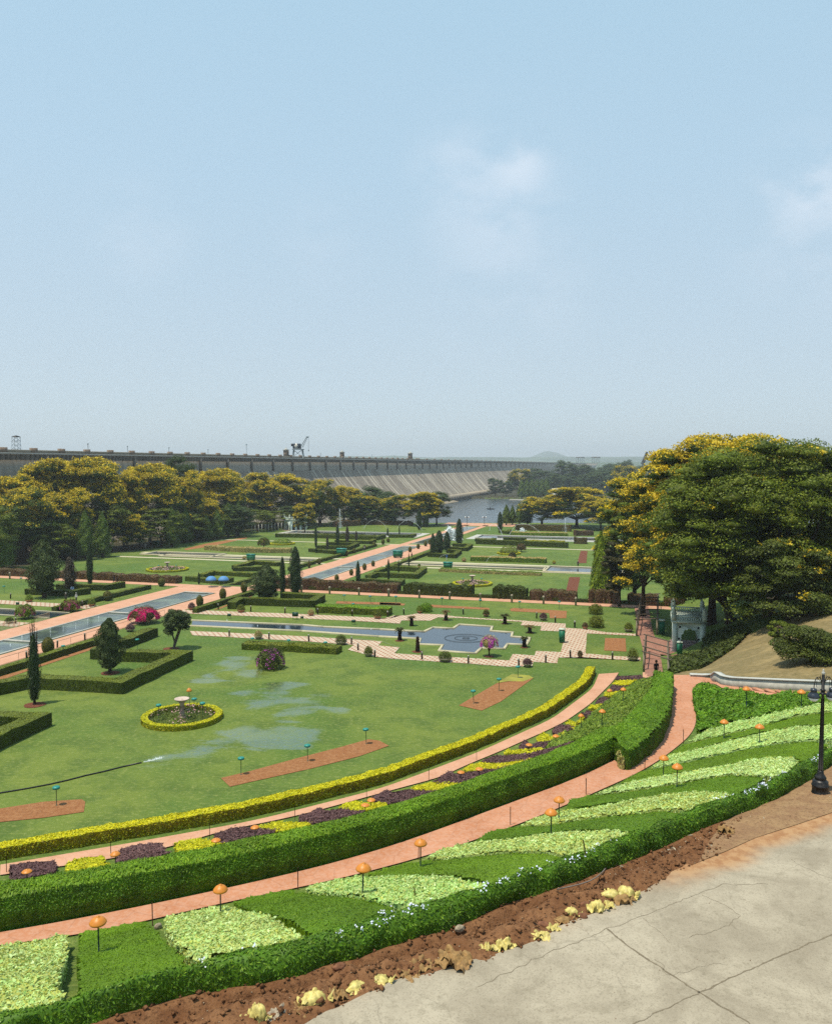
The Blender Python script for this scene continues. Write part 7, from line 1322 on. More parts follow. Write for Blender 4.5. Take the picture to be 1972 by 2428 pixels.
# ------------------------------------------------------------------ mint gate pavilions
def arch(cx, w, h, zs):
    """cusped arch notch, left to right"""
    r = [(cx - w / 2, 0), (cx - w / 2, zs)]; n = 5
    for k in range(n * 4 + 1):
        t = k / (n * 4); a = math.pi * (1 - t); cusp = 1 - .10 * abs(math.sin(a * n)) if False else 1 - .13 * (1 - abs(math.sin(a * n / 1.0))) ** 2
        r.append((cx + w / 2 * math.cos(a) * cusp, zs + (h - zs) * math.sin(a) * cusp))
    return r + [(cx + w / 2, zs), (cx + w / 2, 0)]
def archwall(b, W_, H__, arches, org, dx, dn, th, mi=0):
    o = [(0, 0)]
    for a in arches: o += arch(*a)
    o += [(W_, 0), (W_, H__), (0, H__)]; o2 = [o[0]]
    for p in o[1:]:
        if math.dist(p, o2[-1]) > 1e-4: o2.append(p)
    o = o2; org, dx, dn = Vector(org), Vector(dx), Vector(dn); n = len(o); tri = tessellate_polygon([[Vector((p[0], p[1], 0)) for p in o]])
    V = [org + dx * p[0] + Vector((0, 0, p[1])) for p in o] + [org + dx * p[0] + Vector((0, 0, p[1])) + dn * th for p in o]
    b.add([tuple(v) for v in V], [tuple(t) for t in tri] + [tuple(n + i for i in t)[::-1] for t in tri] + [(i, (i + 1) % n, n + (i + 1) % n, n + i) for i in range(n)], mi)
def pavilion(label, loc, rz, s_, Wd=3.4, Dp=6.4, Hh=3.35):
    t = thing('gate_pavilion', label, 'pavilion', loc, rz); t.scale = (s_,) * 3
    b = MB(); archwall(b, Wd - .02, Hh, [(Wd / 2 + .05, 1.85, 2.7, 1.45)], (.01, 0, 0), (1, 0, 0), (0, 1, 0), .32); archwall(b, Wd - .02, Hh, [(Wd / 2 + .05, 1.85, 2.7, 1.45)], (.01, Dp - .32, 0), (1, 0, 0), (0, 1, 0), .32)
    for x in (0, Wd - .3): archwall(b, Dp - .66, Hh, [(1.2, 1.1, 2.4, 1.4), (2.87, 1.1, 2.4, 1.4), (4.54, 1.1, 2.4, 1.4)], (x, .33, 0), (0, 1, 0), (1, 0, 0), .3)
    b.build('wall', MT['mint'], t)
    b = MB()
    for x in (-.05, Wd - .47): 
        for y in (-.06, Dp - .44): b.box((x + .26, y + .25, Hh / 2), (.52, .5, Hh - .02))
    b.build('corner_pier', MT['mint'], t); b = MB(); b.box((Wd / 2, Dp / 2, Hh + .07), (Wd + .5, Dp + .5, .14)); b.box((Wd / 2, Dp / 2, Hh + .19), (Wd + .28, Dp + .28, .10)); b.build('cornice', MT['mint_trim'], t)
    zb = Hh + .24
    for (a, c) in (((0, 0), (Wd, 0)), ((0, Dp), (Wd, Dp)), ((0, 0), (0, Dp)), ((Wd, 0), (Wd, Dp))):
        b = MB(); d = Vector((c[0] - a[0], c[1] - a[1], 0)); L_ = d.length; m = int(L_ / .24)
        for k in range(1, m): q = Vector((*a, 0)) + d * k / m; b.lathe([(.05, zb), (.075, zb + .18), (.045, zb + .3), (.06, zb + .42)], (q.x, q.y, 0), 6)
        mdl = Vector((*a, 0)) + d / 2; b.box((mdl.x, mdl.y, zb + .48), (max(abs(d.x), .16), max(abs(d.y), .16) - .01, .12)); b.build('balustrade', MT['mint'], t)
    for x in (.05, Wd - .05):
        for y in (.05, Dp - .05): b = MB(); b.box((x, y, zb + .36), (.5, .5, .72)); b.lathe([(.3, zb + .72), (.34, zb + .8), (.2, zb + .9), (.26, zb + 1.05), (.2, zb + 1.25), (.06, zb + 1.38), (.03, zb + 1.6)], (x, y, 0), 12); b.build('finial', MT['mint_trim'], t)
    b = MB()
    for x, z in ((.72, 2.85), (2.68, 2.85), (2.72, 1.5), (.62, 1.5)): b.box((x, -.01, z), (.22, .05, .22))
    b.build('niche', MT['dark_void'], t); b = MB(); b.box((Wd / 2, Dp / 2 - .3, -.06), (Wd + .6, Dp + 1.2, .14)); b.build('plinth', MT['roof_red'], t); return t
pq_ = on('M', (830, 1152)); pavilion('mint green arched gate pavilion with balustrade under the big trees on the right', (pq_.x - .25, pq_.y, pq_.z + .05), -PHI, 1.04)
q = on('R', (1320, 320)); pavilion('small pale gate pavilion at the edge of the left wood', q, -PHI - .6, 1.25)
o = bed('undergrowth', None, None, [px('M', p) for p in ((770, 1470), (900, 1440), (1250, 1380), (1500, 1240), (1736, 1090), (1900, 950), (2050, 800), (1900, 700), (1600, 760), (1320, 900), (1290, 1110), (1000, 1190), (880, 1220), (770, 1260))], .3, [MT['hedge_deep']], .26, 40, .5, .8, .5, .08, lumpy=.3); stuff(o)
# ------------------------------------------------------------------ pergola walk
L0, R0_ = on('M', (318, 1482)), on('M', (725, 1457)); L1, R1 = on('M', (200, 890)), on('M', (535, 872)); vd = Vector((SP, CP, 0)); pzz = 0
pg = thing('pergola', 'grey brown pergola of paired posts and cross beams over the brick walk', 'pergola', L0)
def post(p, h):
    b = MB(); b.box((0, 0, h / 2), (.22, .22, h)); o = b.build('post', MT['pergola'], pg); o.location = p - L0; o.rotation_euler.z = -PHI; return o
def beam(a, c, h, r=.07):
    b = MB(); d = (c - a); e = d.normalized() * .35; b.tube([a - L0 - e + Vector((0, 0, h)), c - L0 + e + Vector((0, 0, h))], r, 4); b.build('beam', MT['beam'], pg)
for (l_, r_, n_, sp) in ((L0, R0_, 4, 3.3), (L1, R1, 7, 3.6)):
    LL, RR = [], []
    for k in range(n_): a, c = l_ + vd * sp * k, r_ + vd * sp * k; a.z = T(a.x, a.y); c.z = a.z; post(a, 2.05); post(c, 2.05); beam(a, c, 2.15); LL.append(a); RR.append(c)
    beam(LL[0], LL[-1], 2.09, .06); beam(RR[0], RR[-1], 2.09, .06)
pa = [px('M', p) for p in ((340, 1560), (330, 1320), (300, 1100), (270, 930), (215, 890), (200, 640), (160, 400), (95, 225))]; pc = [px('M', p) for p in ((650, 1560), (600, 1300), (590, 1160), (760, 1100), (500, 890), (430, 640), (400, 400), (260, 225))]
flat('pergola_path', [on('P', p) for p in pa] + [on('P', p) for p in pc[::-1]] if False else [on('P', p) for p in [px('M', z) for z in ((340, 1560), (330, 1320), (300, 1100), (250, 900), (215, 890), (200, 640), (165, 415), (390, 405), (430, 640), (480, 860), (510, 930), (760, 985), (790, 1150), (880, 1200), (780, 1230), (590, 1200), (610, 1320), (640, 1560))]], m_path('brick_walk', '#a8705c', '#946353', 1.6, .15), .06)
flat('landing', [on('M', p) for p in ((300, 1500), (480, 1500), (440, 1590), (300, 1600))], MT['pink_path'], .07)
# ------------------------------------------------------------------ white wall by the stairs
wl = onm([px('H', p) for p in ((795, 626), (880, 630), (938, 628), (975, 652), (1015, 678), (1080, 690), (1200, 697), (1400, 708), (1560, 716), (1736, 724), (1980, 735))]); wl = resample(wl, 60)
tw = np.gradient(wl, axis=0); tw /= np.linalg.norm(tw[:, :2], axis=1)[:, None]; nw = np.stack([-tw[:, 1], tw[:, 0]], 1); hh = .14 + .42 * sst(np.linspace(0, 1, 60), .12, .3)
def wallstrip(w_, z0, z1):
    A = wl.copy(); B = wl.copy(); A[:, :2] -= nw * w_ / 2; B[:, :2] += nw * w_ / 2; n = 60
    V = np.concatenate([np.c_[A[:, :2], A[:, 2] + z0], np.c_[A[:, :2], A[:, 2] + z1], np.c_[B[:, :2], A[:, 2] + z1], np.c_[B[:, :2], A[:, 2] + z0]])
    Fc = [(k * n + i, k * n + i + 1, ((k + 1) % 4) * n + i + 1, ((k + 1) % 4) * n + i) for k in range(4) for i in range(n - 1)] + [(0, n, 2 * n, 3 * n), (n - 1, 4 * n - 1, 3 * n - 1, 2 * n - 1)]; return V, Fc
wt = thing('retaining_wall', 'low white stained retaining wall curving along the stair path', 'wall', (0, 0, 0)); b = MB(); b.add(*wallstrip(.3, -.3, hh - .002)); b.build('wall_face', plain('stained_whitewash', '#cfccc0', .9, .1, var=.15, sc=2.5, dirt='#7d786e'), wt); b = MB(); b.add(*wallstrip(.42, hh, hh + .09)); b.build('coping', MT['white'], wt)
for n_, (x, y) in enumerate(((1250, 715), (1330, 724), (1400, 731), (1190, 708), (1470, 737))): a = on('H', (x - 30, y + 2)); c = on('H', (x + 45, y + 14)); b = MB(); m = (a + c) / 2; b.box((m.x, m.y, m.z + .05), ((c - a).length, .3, .16), math.atan2(c.y - a.y, c.x - a.x)); tag(b.build('stair_step', MT['red_path']), '%s pale step edge of the path along the white wall' % ORD[(1, 2, 3, 0, 4)[n_]], 'step', 'steps of the path beside the white wall')
# path and lawn glimpsed behind the trees at the right edge
flat('path', [on('X', p) for p in ((1300, 330), (1400, 315), (1736, 385), (1736, 480), (1560, 440))], MT['red_path'], .05)
# ------------------------------------------------------------------ ornate lamp post
q = on('S', (920, 1945)); ht = zat(q, 'S', (1012, 258)); U_ = ht / 1685; t = thing('street_lamp', 'tall black ornate lamp post with curved arms at the right edge of the road', 'street lamp', q)
b = MB(); b.lathe([(r * U_ * 1.02, z * U_) for r, z in ((104, -20), (104, 40), (99, 45), (99, 120), (106, 128), (106, 142), (96, 150), (96, 190), (78, 205), (62, 212), (70, 225), (72, 240), (58, 262), (40, 290), (36, 325), (30, 335))], n=28); b.build('base', MT['black'], t, smooth=False)
b = MB(); b.lathe([(r * U_, z * U_) for r, z in ((30, 335), (29, 360), (24, 800), (17, 1300), (16, 1335), (30, 1345), (42, 1352), (42, 1362), (24, 1370), (24, 1395), (34, 1400), (34, 1410), (20, 1416), (19, 1600), (13, 1606))], n=20)
for k in range(8): a = k * math.pi / 4; b.tube([(29 * U_ * math.cos(a), 29 * U_ * math.sin(a), 345 * U_), (18 * U_ * math.cos(a), 18 * U_ * math.sin(a), 1290 * U_)], 4 * U_, 4)
b.build('column', MT['black'], t); b = MB(); b.lathe([(13 * U_, 1606 * U_), (22 * U_, 1618 * U_), (22 * U_, 1640 * U_), (8 * U_, 1650 * U_), (14 * U_, 1665 * U_), (1 * U_, 1685 * U_)], n=14); b.build('finial', MT['whitewash'], t)
for sg in (-1, 1):
    arm = MB(); arm.tube([(sg * x * U_, 0, z * U_) for x, z in ((8, 1440), (22, 1500), (38, 1555), (60, 1580), (85, 1575), (108, 1545), (122, 1490), (128, 1420))], 6 * U_, 8); arm.tube([(sg * x * U_, 0, z * U_) for x, z in ((12, 1540), (35, 1520), (60, 1535), (75, 1570))], 4 * U_, 6); arm.tube([(sg * x * U_, 0, z * U_) for x, z in ((80, 1575), (92, 1500), (90, 1450), (80, 1440))], 3 * U_, 6); arm.tube([(sg * 40 * U_, 0, 1560 * U_), (sg * 40 * U_, 0, 1610 * U_)], [5 * U_, 1 * U_], 6); a_ = arm.build('arm', MT['black'], t)
    sd = MB(); sd.lathe([(r * U_, z * U_) for r, z in ((14, 1430), (38, 1425), (40, 1392), (34, 1386), (60, 1360), (74, 1330), (76, 1312), (70, 1308), (68, 1314))], (sg * 128 * U_, 0, 0), 24); sd.build('lamp_shade', MT['shade_blue'], t, smooth=True); g = MB(); g.lathe([(66 * U_, 1312 * U_), (58 * U_, 1285 * U_), (34 * U_, 1262 * U_), (2 * U_, 1256 * U_)], (sg * 128 * U_, 0, 0), 20); g.build('lamp_bowl', MT['glass'], t, smooth=True)
t.rotation_euler.z = .12
# ------------------------------------------------------------------ sacks, stones and litter on the verge
def lump(name, label, w, p, wpx, hpx, mat, cat, kind='sack', rz=None, group=None):
    base = on(w, p); s_ = WIN[w][2]; k_ = 1.0 if kind == 'rock' else 1.22; R_ = k_ * wpx * s_ * base.y / F / 2; Hh = k_ * hpx * s_ * base.y / F * .75; b = MB(); nu, nv = 30, 19; V = []; sd = rng.uniform(0, 50)
    for j in range(nv):
        ph = math.pi * j / (nv - 1)
        for i in range(nu):
            a = 2 * math.pi * i / nu; d = Vector((math.sin(ph) * math.cos(a), math.sin(ph) * math.sin(a), math.cos(ph))); amp = .30 if kind == 'torn' else (.2 if kind == 'sack' else .16)
            k = 1 + amp * mn.noise(d * 1.6 + Vector((sd, 0, 0))) + (.16 * abs(mn.noise(d * 3.2 + Vector((0, sd, 0)))) + .10 * abs(mn.noise(d * 8 + Vector((0, sd, 0)))) - .08 if kind != 'rock' else .12 * mn.noise(d * 4 + Vector((0, sd, 0))))
            if kind != 'rock': k *= 1 - .25 * max(0, d.x - .35) + .05 * math.sin(9 * a + 3 * ph)
            V.append((d.x * R_ * k, d.y * R_ * .62 * k, Hh * .42 + d.z * Hh * .55 * k))
    Fc = [(j * nu + i, j * nu + (i + 1) % nu, (j + 1) * nu + (i + 1) % nu, (j + 1) * nu + i) for j in range(nv - 1) for i in range(nu)]; b.add(V, [f[::-1] for f in Fc])
    if kind in ('sack', 'torn'):
        tx = R_ * .95
        for k in range(9 if kind == 'sack' else 14):
            a = k * .7; o_ = Vector((tx, 0, Hh * .45)) if kind == 'sack' else Vector((rng.uniform(-R_, R_), rng.uniform(-.3, .3) * R_, Hh * .4)); L_ = R_ * rng.uniform(.3, .7); d1 = Vector((.8 if kind == 'sack' else rng.uniform(-1, 1), .7 * math.cos(a), .9 * abs(math.sin(a)))).normalized() * L_; sd_ = Vector((0, .35, .2)).normalized() * L_ * .3
            b.add([tuple(o_ - sd_ * .5), tuple(o_ + sd_ * .5), tuple(o_ + d1 + sd_), tuple(o_ + d1 * .9 - sd_)], [(0, 1, 2, 3)])
    if kind != 'rock':   # crumpled plastic lying over and beside the filling
        for q_ in range(2 if kind == 'torn' else 1):
            b2 = MB() if kind == 'torn' and q_ == 0 else b; b = b2; gu, gv = 20, 14; ox, oy = rng.uniform(-.3, .3, 2) * R_; V = []
            for j in range(gv):
                for i in range(gu):
                    x_, y_ = (i / (gu - 1) - .5) * 2 * R_ * rng.uniform(.93, 1.05), (j / (gv - 1) - .5) * 1.5 * R_; nn_ = mn.noise(Vector((x_ / R_ * 2.2 + sd, y_ / R_ * 2.2, q_))); n2_ = abs(mn.noise(Vector((x_ / R_ * 5 + sd, y_ / R_ * 4, q_ + 5))))
                    V.append((x_ * (1 + .3 * nn_) + ox, y_ * (1 - .25 * nn_) + oy, Hh * (.15 + .75 * max(0, nn_ + .25) + .55 * n2_) * (1 - .5 * (x_ / R_ / 1.1) ** 2)))
            b.add(V, np.array([(j * gu + i, j * gu + i + 1, (j + 1) * gu + i + 1, (j + 1) * gu + i) for j in range(gv - 1) for i in range(gu - 1)]))
    o = b.build(name, MT[mat], smooth=False); o.location = base; o.rotation_euler.z = rng.uniform(-.6, .6) if rz is None else rz; return tag(o, label, cat, group)
GS = 'torn sacks along the dug verge'
for w, p, wp_, hp, mat, kind, lab in (('J', (330, 1736), 110, 160, 'sack', 'sack', 'plump upright yellow sack tied at the top, by the bottom edge'), ('J', (215, 1750), 120, 70, 'sack', 'torn', 'shredded yellow sack left of the upright one'), ('J', (470, 1710), 110, 110, 'sack_white', 'torn', 'dirty white torn sack right of the upright yellow one'), ('J', (600, 1665), 130, 70, 'sack_tan', 'torn', 'brown torn sack touching the plump lying one'),
   ('J', (710, 1608), 160, 105, 'sack', 'sack', 'biggest plump yellow sack lying on the road edge'), ('J', (860, 1575), 110, 85, 'sack_tan', 'torn', 'wrinkled tan sack right of the biggest one'), ('J', (1010, 1500), 130, 65, 'sack', 'sack', 'yellow sack with a frayed left end'), ('J', (1150, 1462), 140, 65, 'sack', 'sack', 'long yellow sack with a raised tuft'), ('J', (1340, 1420), 130, 60, 'sack_tan', 'torn', 'flat tan sack scrap in the middle of the verge'),
   ('J', (1490, 1365), 170, 80, 'sack_tan', 'torn', 'wide tan sack with a dark hollow'), ('J', (1660, 1330), 190, 120, 'sack_tan', 'torn', 'large crumpled tan sack with a pale rim'), ('K', (530, 1490), 110, 90, 'sack', 'torn', 'thin yellow scrap leaning to the right'), ('K', (680, 1470), 120, 90, 'sack', 'torn', 'yellow scrap shaped like a crown'),
   ('K', (985, 1385), 130, 75, 'sack', 'torn', 'yellow torn sack below the flat stone'), ('K', (1095, 1320), 90, 65, 'sack', 'torn', 'small yellow scrap right of the flat stone'), ('K', (1170, 1248), 120, 50, 'sack_tan', 'sack', 'low tan sack left of the stones'), ('K', (1235, 1205), 110, 90, 'sack', 'sack', 'pale yellow sack against the red stone'),
   ('K', (1445, 1165), 115, 110, 'sack', 'sack', 'brightest yellow sack between two red stones'), ('K', (1525, 1135), 90, 80, 'sack', 'torn', 'yellow torn sack under the pinkish stone'), ('K', (1560, 1060), 130, 90, 'sack', 'sack', 'greenish yellow sack on top of the heap'), ('K', (1650, 1095), 120, 90, 'sack_tan', 'sack', 'tan yellow sack at the right of the heap'), ('K', (1685, 1045), 130, 105, 'sack', 'sack', 'last yellow sack at the right end of the heap'), ('L', (1000, 435), 90, 70, 'sack_tan', 'torn', 'dry palm sheath lying on the green flecked verge')):
    lump('sack' if 'sack' in lab else 'scrap', lab, w, p, wp_, hp, mat, 'sack' if 'sack' in lab else 'scrap', kind, group=GS)
for w, p, wp_, hp, mat, lab in (('K', (1322, 1225), 85, 80, 'rock', 'lower red brown stone of the heap'), ('K', (1345, 1135), 90, 80, 'rock', 'upper red brown stone of the heap'), ('K', (1460, 1070), 55, 60, 'rock_pale', 'pinkish white stone among the sacks'), ('K', (1000, 1290), 110, 70, 'rock', 'flat tan stone above the torn sack'), ('K', (310, 1325), 90, 80, 'rock_pale', 'grey stone in the trench wall below the shrubs'), ('I', (1085, 1085), 55, 55, 'rock_pale', 'pale stone at the foot of the iron stake'), ('J', (1500, 1420), 30, 30, 'rock', 'small dark stone at the road edge'), ('K', (60, 1700), 34, 34, 'rock', 'small brown stone near the crumpled sack'), ('J', (880, 1370), 100, 70, 'rock', 'reddish clod block under the shrub border')):
    lump('stone', lab, w, p, wp_, hp, mat, 'stone', 'rock', group='stones on the verge')
b = MB()   # loose clods, crumbs and white chips: nobody could count them
Pv = VV[:, :int(N_ * .64)].reshape(-1, 3); k = rng.choice(len(Pv), 1500); 
for p in Pv[k]:
    s_ = abs(rng.normal(0, .035)) + .008; v = sph(6) * s_ * .3 + [[s_, 0, 0], [-s_, 0, 0], [0, s_, 0], [0, -s_, 0], [0, 0, s_ * .8], [0, 0, -s_ * .5]]; b.add(v + p + [0, 0, s_ * .4], [(0, 2, 4), (2, 1, 4), (1, 3, 4), (3, 0, 4), (2, 0, 5), (1, 2, 5), (3, 1, 5), (0, 3, 5)], 0)
for p in Pv[rng.choice(len(Pv), 130)]:
    s_ = rng.uniform(.008, .02); b.add(np.array([[s_, 0, 0], [-s_, 0, 0], [0, s_, 0], [0, -s_, 0], [0, 0, s_]]) + p + [0, 0, .02], [(0, 2, 4), (2, 1, 4), (1, 3, 4), (3, 0, 4)], 1)
for cx_, cy_, n_, sp in ((720, 560, 34, 90), (830, 500, 20, 60), (640, 590, 14, 60), (1180, 340, 8, 100), (1550, 120, 10, 60), (1640, 180, 8, 50), (300, 700, 8, 60)):
    for _ in range(n_):
        q = onm([px('L', (cx_ + rng.normal(0, sp), cy_ + rng.normal(0, 28)))])[0]; b.leaves(np.array([[q[0], q[1], q[2] + .08]]), np.array([[0, 0, 1.]]), rng.uniform(.05, .16), .35, .3, 1)
for _ in range(60):
    q = atz((rng.uniform(1100, 1972), rng.uniform(2000, 2428)), 9.66); s_ = rng.uniform(.006, .016); b.add(np.array([[s_, 0, 0], [-s_, 0, 0], [0, s_, 0], [0, -s_, 0], [0, 0, s_]]) + np.array(q) + [0, 0, .006], [(0, 2, 4), (2, 1, 4), (1, 3, 4), (3, 0, 4)], int(rng.random() < .5))
stuff(b.build('debris', [MT['verge'], MT['rock_pale']]))
tag((lambda b: (b.tube([Vector(onm([px('K', p)], .12)[0]) for p in ((1110, 978), (1200, 958), (1300, 935), (1380, 908), (1440, 875), (1490, 830), (1525, 785))], .018, 7), b.build('pipe', MT['pipe_grey']))[1])(MB()), 'thin grey pipe curving out of the trench under the shrubs', 'pipe')
tag((lambda b: (b.tube([Vector(onm([px('E', p)], .05)[0]) for p in ((-200, 1780), (0, 1738), (200, 1705), (400, 1668), (560, 1632), (700, 1595), (850, 1562), (1000, 1524), (1165, 1487))], .05, 6), b.build('hose', MT['hose']))[1])(MB()), 'black hose lying across the main lawn towards the puddle', 'hose')
tag((lambda b: (b.tube([Vector(onm([px('F', p)], .04)[0]) for p in ((1240, 435), (1120, 435), (1085, 445), (1120, 460), (1240, 466), (1400, 468), (1585, 492), (1650, 515), (1728, 540), (1690, 582))], .035, 5), b.build('hose', MT['hose_pale']))[1])(MB()), 'pale green hose looped beside the front checker walk', 'hose')
# ------------------------------------------------------------------ fountains
def jet(name, label, w, pts, wd, n, base=None, Y=None, group=None, fall=.0):
    q0 = on(w, pts[0]) if base is None else on(w, base); Y = q0.y; C_ = [atY(px(w, p), Y) for p in pts]; C_ = resample(C_, 60); L_ = np.linspace(0, 1, 60); t = rng.random(n); P = np.stack([np.interp(t, L_, C_[:, i]) for i in range(3)], 1)
    sp = wd * (.35 + .9 * t)[:, None]; P += rng.normal(0, 1, (n, 3)) * sp
    if fall: m = rng.random(n) < .45; P[m, 2] = T(q0.x, q0.y) + (P[m, 2] - T(q0.x, q0.y)) * rng.random(m.sum()); P[m, 0] += rng.normal(0, fall, m.sum())
    b = MB(); b.leaves(P, sph(n), wd * 1.6 + .03, .5, 1.0); return tag(b.build(name, MT['spray']), label, 'fountain', group)
GF_ = 'fountain jets'
jet('fountain_jet', 'tall white water jet at the far left basin', 'Q', [(335, 225), (332, 120), (326, 28)], .10, 1300, fall=.5, group=GF_)
jet('fountain_jet', 'left pair of crossing water arcs over the far left basin', 'Q', [(570, 235), (600, 190), (640, 155), (690, 138), (740, 152), (785, 190), (812, 238)], .05, 900, group=GF_, base=(570, 240))
jet('fountain_jet', 'right hand water arc over the far left basin', 'Q', [(905, 250), (940, 190), (1000, 148), (1060, 150), (1120, 185), (1180, 252)], .05, 900, group=GF_, base=(905, 255))
jet('fountain_jet', 'bushy white water burst beyond the canal end', 'Q', [(1450, 350), (1440, 290), (1450, 230), (1500, 280), (1520, 350)], .5, 1500, group=GF_, base=(1450, 355), fall=1.0)
jet('fountain_jet', 'tall thin water jet before the right lakeside trees', 'O', [(1262, 530), (1260, 420), (1255, 295)], .08, 900, fall=.6, group=GF_)
jet('fountain_jet', 'misty arc left of the dark lakeside cypress', 'O', [(180, 470), (200, 385), (240, 370), (290, 400), (335, 460), (362, 530)], .06, 900, group=GF_, base=(362, 535))
jet('fountain_jet', 'wide water arc over the far right basin', 'O', [(465, 525), (510, 440), (570, 385), (640, 372), (730, 380), (810, 420), (880, 480), (935, 545)], .06, 1000, group=GF_, base=(465, 535))
jet('fountain_jet', 'small bright spray under the wide arc', 'O', [(640, 500), (640, 445), (660, 500)], .35, 500, group=GF_, base=(640, 510), fall=.6)
jet('sprinkler_arc', 'thin sprinkler arc at the left end of the silvery green row', 'O', [(130, 915), (160, 870), (200, 835), (260, 815), (310, 812)], .03, 500, group=GF_, base=(130, 918))
jet('sprinkler_arc', 'thin sprinkler arc beside the blue shirted gardener', 'Q', [(1350, 540), (1370, 515), (1410, 498), (1450, 495)], .03, 300, group=GF_, base=(1350, 545))
for n_, (x, y0, y1) in enumerate(((1355, 775, 700), (1205, 822, 735), (1040, 888, 795), (868, 918, 840), (692, 975, 855), (300, 1060, 975), (140, 1135, 1080))): jet('fountain_jet', 'thin canal jet, %s from the bridge sill beside the magenta bush' % ORD[n_], 'N', [(x, y0), (x, y1)], .03, 120, group='small jets in the main canal')
for n_, (x, y) in enumerate(((300, 300), (1490, 370), (560, 345))): jet('fountain_jet', ('leaning jet at the left of the side canal', 'low jet at the right of the side canal', 'low jet in the middle of the side canal')[n_], 'F', [(x, y + 30), (x + (10, 6, -4)[n_], y + 10)], .03, 90, group='small jets in the side canal')
jet('water_gush', 'white gush of water at the end of the black hose', 'E', [(1185, 1484), (1260, 1465), (1340, 1443)], .045, 260)
# pool fountain rings: thin pipes lying in the water
cq = on('G', (710, 468))
for rr, lab in ((2.7, 'large'), (1.45, 'middle'), (.45, 'small')): b = MB(); b.tube([(cq.x + rr * math.cos(a), cq.y + rr * .9 * math.sin(a), .1) for a in np.linspace(0, 6.284, 49)], .022, 5); tag(b.build('fountain_ring', MT['black']), lab + ' fountain pipe ring in the stepped pool', 'pipe')
# ------------------------------------------------------------------ people
def body(pose):
    J = dict(hip=(0, 0, .93), belly=(0, 0, 1.08), chest=(0, 0, 1.3), neck=(0, 0, 1.46), head=(0, -.02, 1.6), crown=(0, -.01, 1.70), sl=(-.17, 0, 1.40), sr=(.17, 0, 1.40), hl=(-.09, 0, .9), hr=(.09, 0, .9))
    if pose == 'walk': J.update(el=(-.23, -.08, 1.15), wl=(-.22, -.2, .95), fl=(-.21, -.24, .87), er=(.23, .1, 1.15), wr=(.24, .05, .92), fr=(.24, .03, .84), kl=(-.1, .1, .5), al=(-.1, .28, .1), tl=(-.1, .16, .04), kr=(.1, -.14, .5), ar=(.1, -.16, .08), tr=(.1, -.30, .03))
    elif pose == 'stand': J.update(el=(-.24, 0, 1.14), wl=(-.25, -.06, .9), fl=(-.25, -.08, .8), er=(.24, 0, 1.14), wr=(.22, -.2, 1.0), fr=(.2, -.28, .98), kl=(-.1, -.01, .5), al=(-.11, .03, .08), tl=(-.12, -.12, .03), kr=(.1, -.01, .5), ar=(.11, .03, .08), tr=(.12, -.12, .03))
    else:
        for k in list(J): J[k] = (J[k][0], J[k][1], J[k][2] - .5)
        J.update(el=(-.24, -.1, .66), wl=(-.15, -.35, .5), fl=(-.12, -.42, .48), er=(.24, -.1, .66), wr=(.15, -.35, .5), fr=(.12, -.42, .48), kl=(-.13, -.45, .5), al=(-.12, -.5, .08), tl=(-.12, -.64, .03), kr=(.13, -.45, .5), ar=(.12, -.5, .08), tr=(.12, -.64, .03))
    E = 'hip-belly belly-chest chest-neck neck-head head-crown chest-sl sl-el el-wl wl-fl chest-sr sr-er er-wr wr-fr hip-hl hl-kl kl-al al-tl hip-hr hr-kr kr-ar ar-tr'.split()
    Rr = dict(hip=.145, belly=.13, chest=.15, neck=.055, head=.10, crown=.07, sl=.065, sr=.065, el=.045, er=.045, wl=.032, wr=.032, fl=.038, fr=.038, hl=.095, hr=.095, kl=.065, kr=.065, al=.045, ar=.045, tl=.04, tr=.04)
    ks = list(J); me = bpy.data.meshes.new('person'); me.from_pydata([J[k] for k in ks], [(ks.index(e.split('-')[0]), ks.index(e.split('-')[1])) for e in E], []); o = bpy.data.objects.new('tmp', me); COL.objects.link(o)
    m = o.modifiers.new('s', 'SKIN'); 
    for i, k in enumerate(ks): v = me.skin_vertices[0].data[i]; v.radius = (Rr[k], Rr[k] * (.75 if k in ('hip', 'belly', 'chest') else 1)); v.use_root = (k == 'hip')
    o.modifiers.new('d', 'SUBSURF').levels = 1; dg = bpy.context.evaluated_depsgraph_get(); r = bpy.data.meshes.new_from_object(o.evaluated_get(dg)); bpy.data.objects.remove(o); zo = .5 if pose == 'sit' else 0
    return r, J, zo
POSE = {k: body(k) for k in ('walk', 'stand', 'sit')}
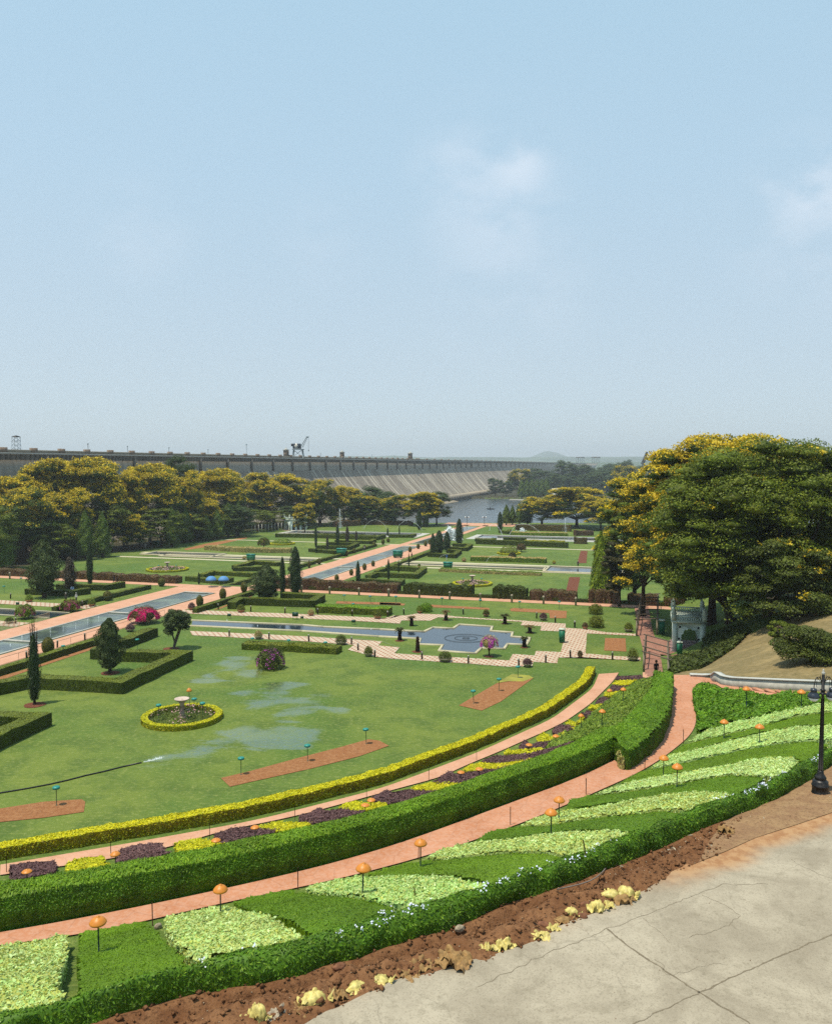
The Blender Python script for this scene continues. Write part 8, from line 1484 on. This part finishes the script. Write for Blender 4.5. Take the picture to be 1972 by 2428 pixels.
def person(w, p, pose, top, legs, hair, label, rz=0, h=1.0, z=None):
    q = on(w, p); r, J, zo = POSE[pose]; me = r.copy(); me.name = 'person'; me.materials.clear(); [me.materials.append(m) for m in (MT['skin'], fabric(top), fabric(legs))]
    for f in me.polygons:
        c = f.center; z_ = c.z + zo; f.use_smooth = True; hand = any((Vector(J[k]) - c).length < .12 for k in ('fl', 'fr'))
        f.material_index = 0 if (z_ > 1.44 or hand) else (1 if z_ > .95 and not (pose == 'sit' and c.y < -.3 and abs(c.z - .5) > .1) else 2)
        if pose == 'sit' and c.y < -.17 and c.z < .6 and not hand: f.material_index = 2
    o = link('person', me); o.location = q; o.rotation_euler.z = rz; o.scale = (h,) * 3; tag(o, label, 'person')
    b = MB(); hd = Vector(J['head']); P = sph(500); P = P[(P[:, 2] > .05) | (P[:, 1] > .3)]; b.leaves(P * [.105, .12, .115] + np.array([hd.x, hd.y + .015, hd.z + .035]), P, .06, .7, .3); b.lathe([(.09, .03), (.115, .07), (.10, .12), (.02, .15)], (hd.x, hd.y + .02, hd.z), 10); b.build('hair', fabric(hair), o)
    b = MB(); b.lathe([(.012, -.02), (.02, 0), (.006, .03)], (hd.x, hd.y - .115, hd.z - .01), 6); [b.lathe([(.012, -.01), (.02, .01), (.008, .03)], (hd.x + s_ * .105, hd.y + .01, hd.z - .005), 6) for s_ in (-1, 1)]; b.build('face', MT['skin'], o); return o
person('N', (1568, 262), 'walk', '#3a3a44', '#2c2c30', '#141210', 'person in dark grey walking on the cross path left of the canal', 1.3); person('N', (1608, 275), 'walk', '#1f1f24', '#5a3a34', '#141210', 'person in black walking beside the one in dark grey', 1.4)
person('N', (993, 372), 'sit', '#8fb2dd', '#5d7490', '#141210', 'seated person in a light blue shirt at the hedge under the brownish conifer', .4); person('N', (905, 520), 'stand', '#5a5a50', '#3d3a34', '#e2e2dc', 'gardener with a white head cloth left behind the dusty pink bush', .3, .95); person('N', (1048, 520), 'stand', '#d9d9d4', '#6b6a5c', '#e2e2dc', 'gardener dressed in white right behind the dusty pink bush', -.4, .95)
person('A', (1198, 1112), 'stand', '#dededa', '#cfcfca', '#141210', 'person in white standing before the wood near the grey frame', .2); person('Q', (582, 465), 'walk', '#e0dcd6', '#5a5660', '#141210', 'person in a white shirt on the edge of the lower canal walk', 1.2)
person('Q', (1068, 545), 'stand', '#3b3436', '#2c2c30', '#141210', 'person in dark clothes near the topiary eggs of the lower canal', .2); person('Q', (1427, 562), 'stand', '#3f78c4', '#d9d9d4', '#141210', 'gardener in a blue shirt before the clump of far cypresses', 2.9); person('O', (1435, 992), 'stand', '#4a3a3a', '#3a3436', '#d8cfc0', 'person in brown by the far right pool corner', 0)
person('M', (520, 1600), 'walk', '#15161a', '#1c1d22', '#0e0d0c', 'person in black coming up the pergola walk behind the hedge', 0, 1.05)
for o in COL.objects:
    if o.get('category') in ('garden lamp', 'bollard', 'stake'): o.rotation_euler.x += random.gauss(0, .022); o.rotation_euler.y += random.gauss(0, .022)
# ------------------------------------------------------------------ air
b = MB(); b.box((600, 4200, 96), (17500, 9400, 218)); hz_ = b.build('haze', []) if False else None
b = MB(); b.box((0, 0, 0), (17400, 9600, 214)); t = NT('haze'); v = t.n('ShaderNodeVolumePrincipled'); v.inputs['Color'].default_value = (.86, .93, 1, 1); v.inputs['Density'].default_value = HAZE; v.inputs['Anisotropy'].default_value = .2; t.l(v.outputs[0], t.out.inputs['Volume'])
hz_ = stuff(b.build('haze', t.m)); hz_.location = (0, 4690, 91)
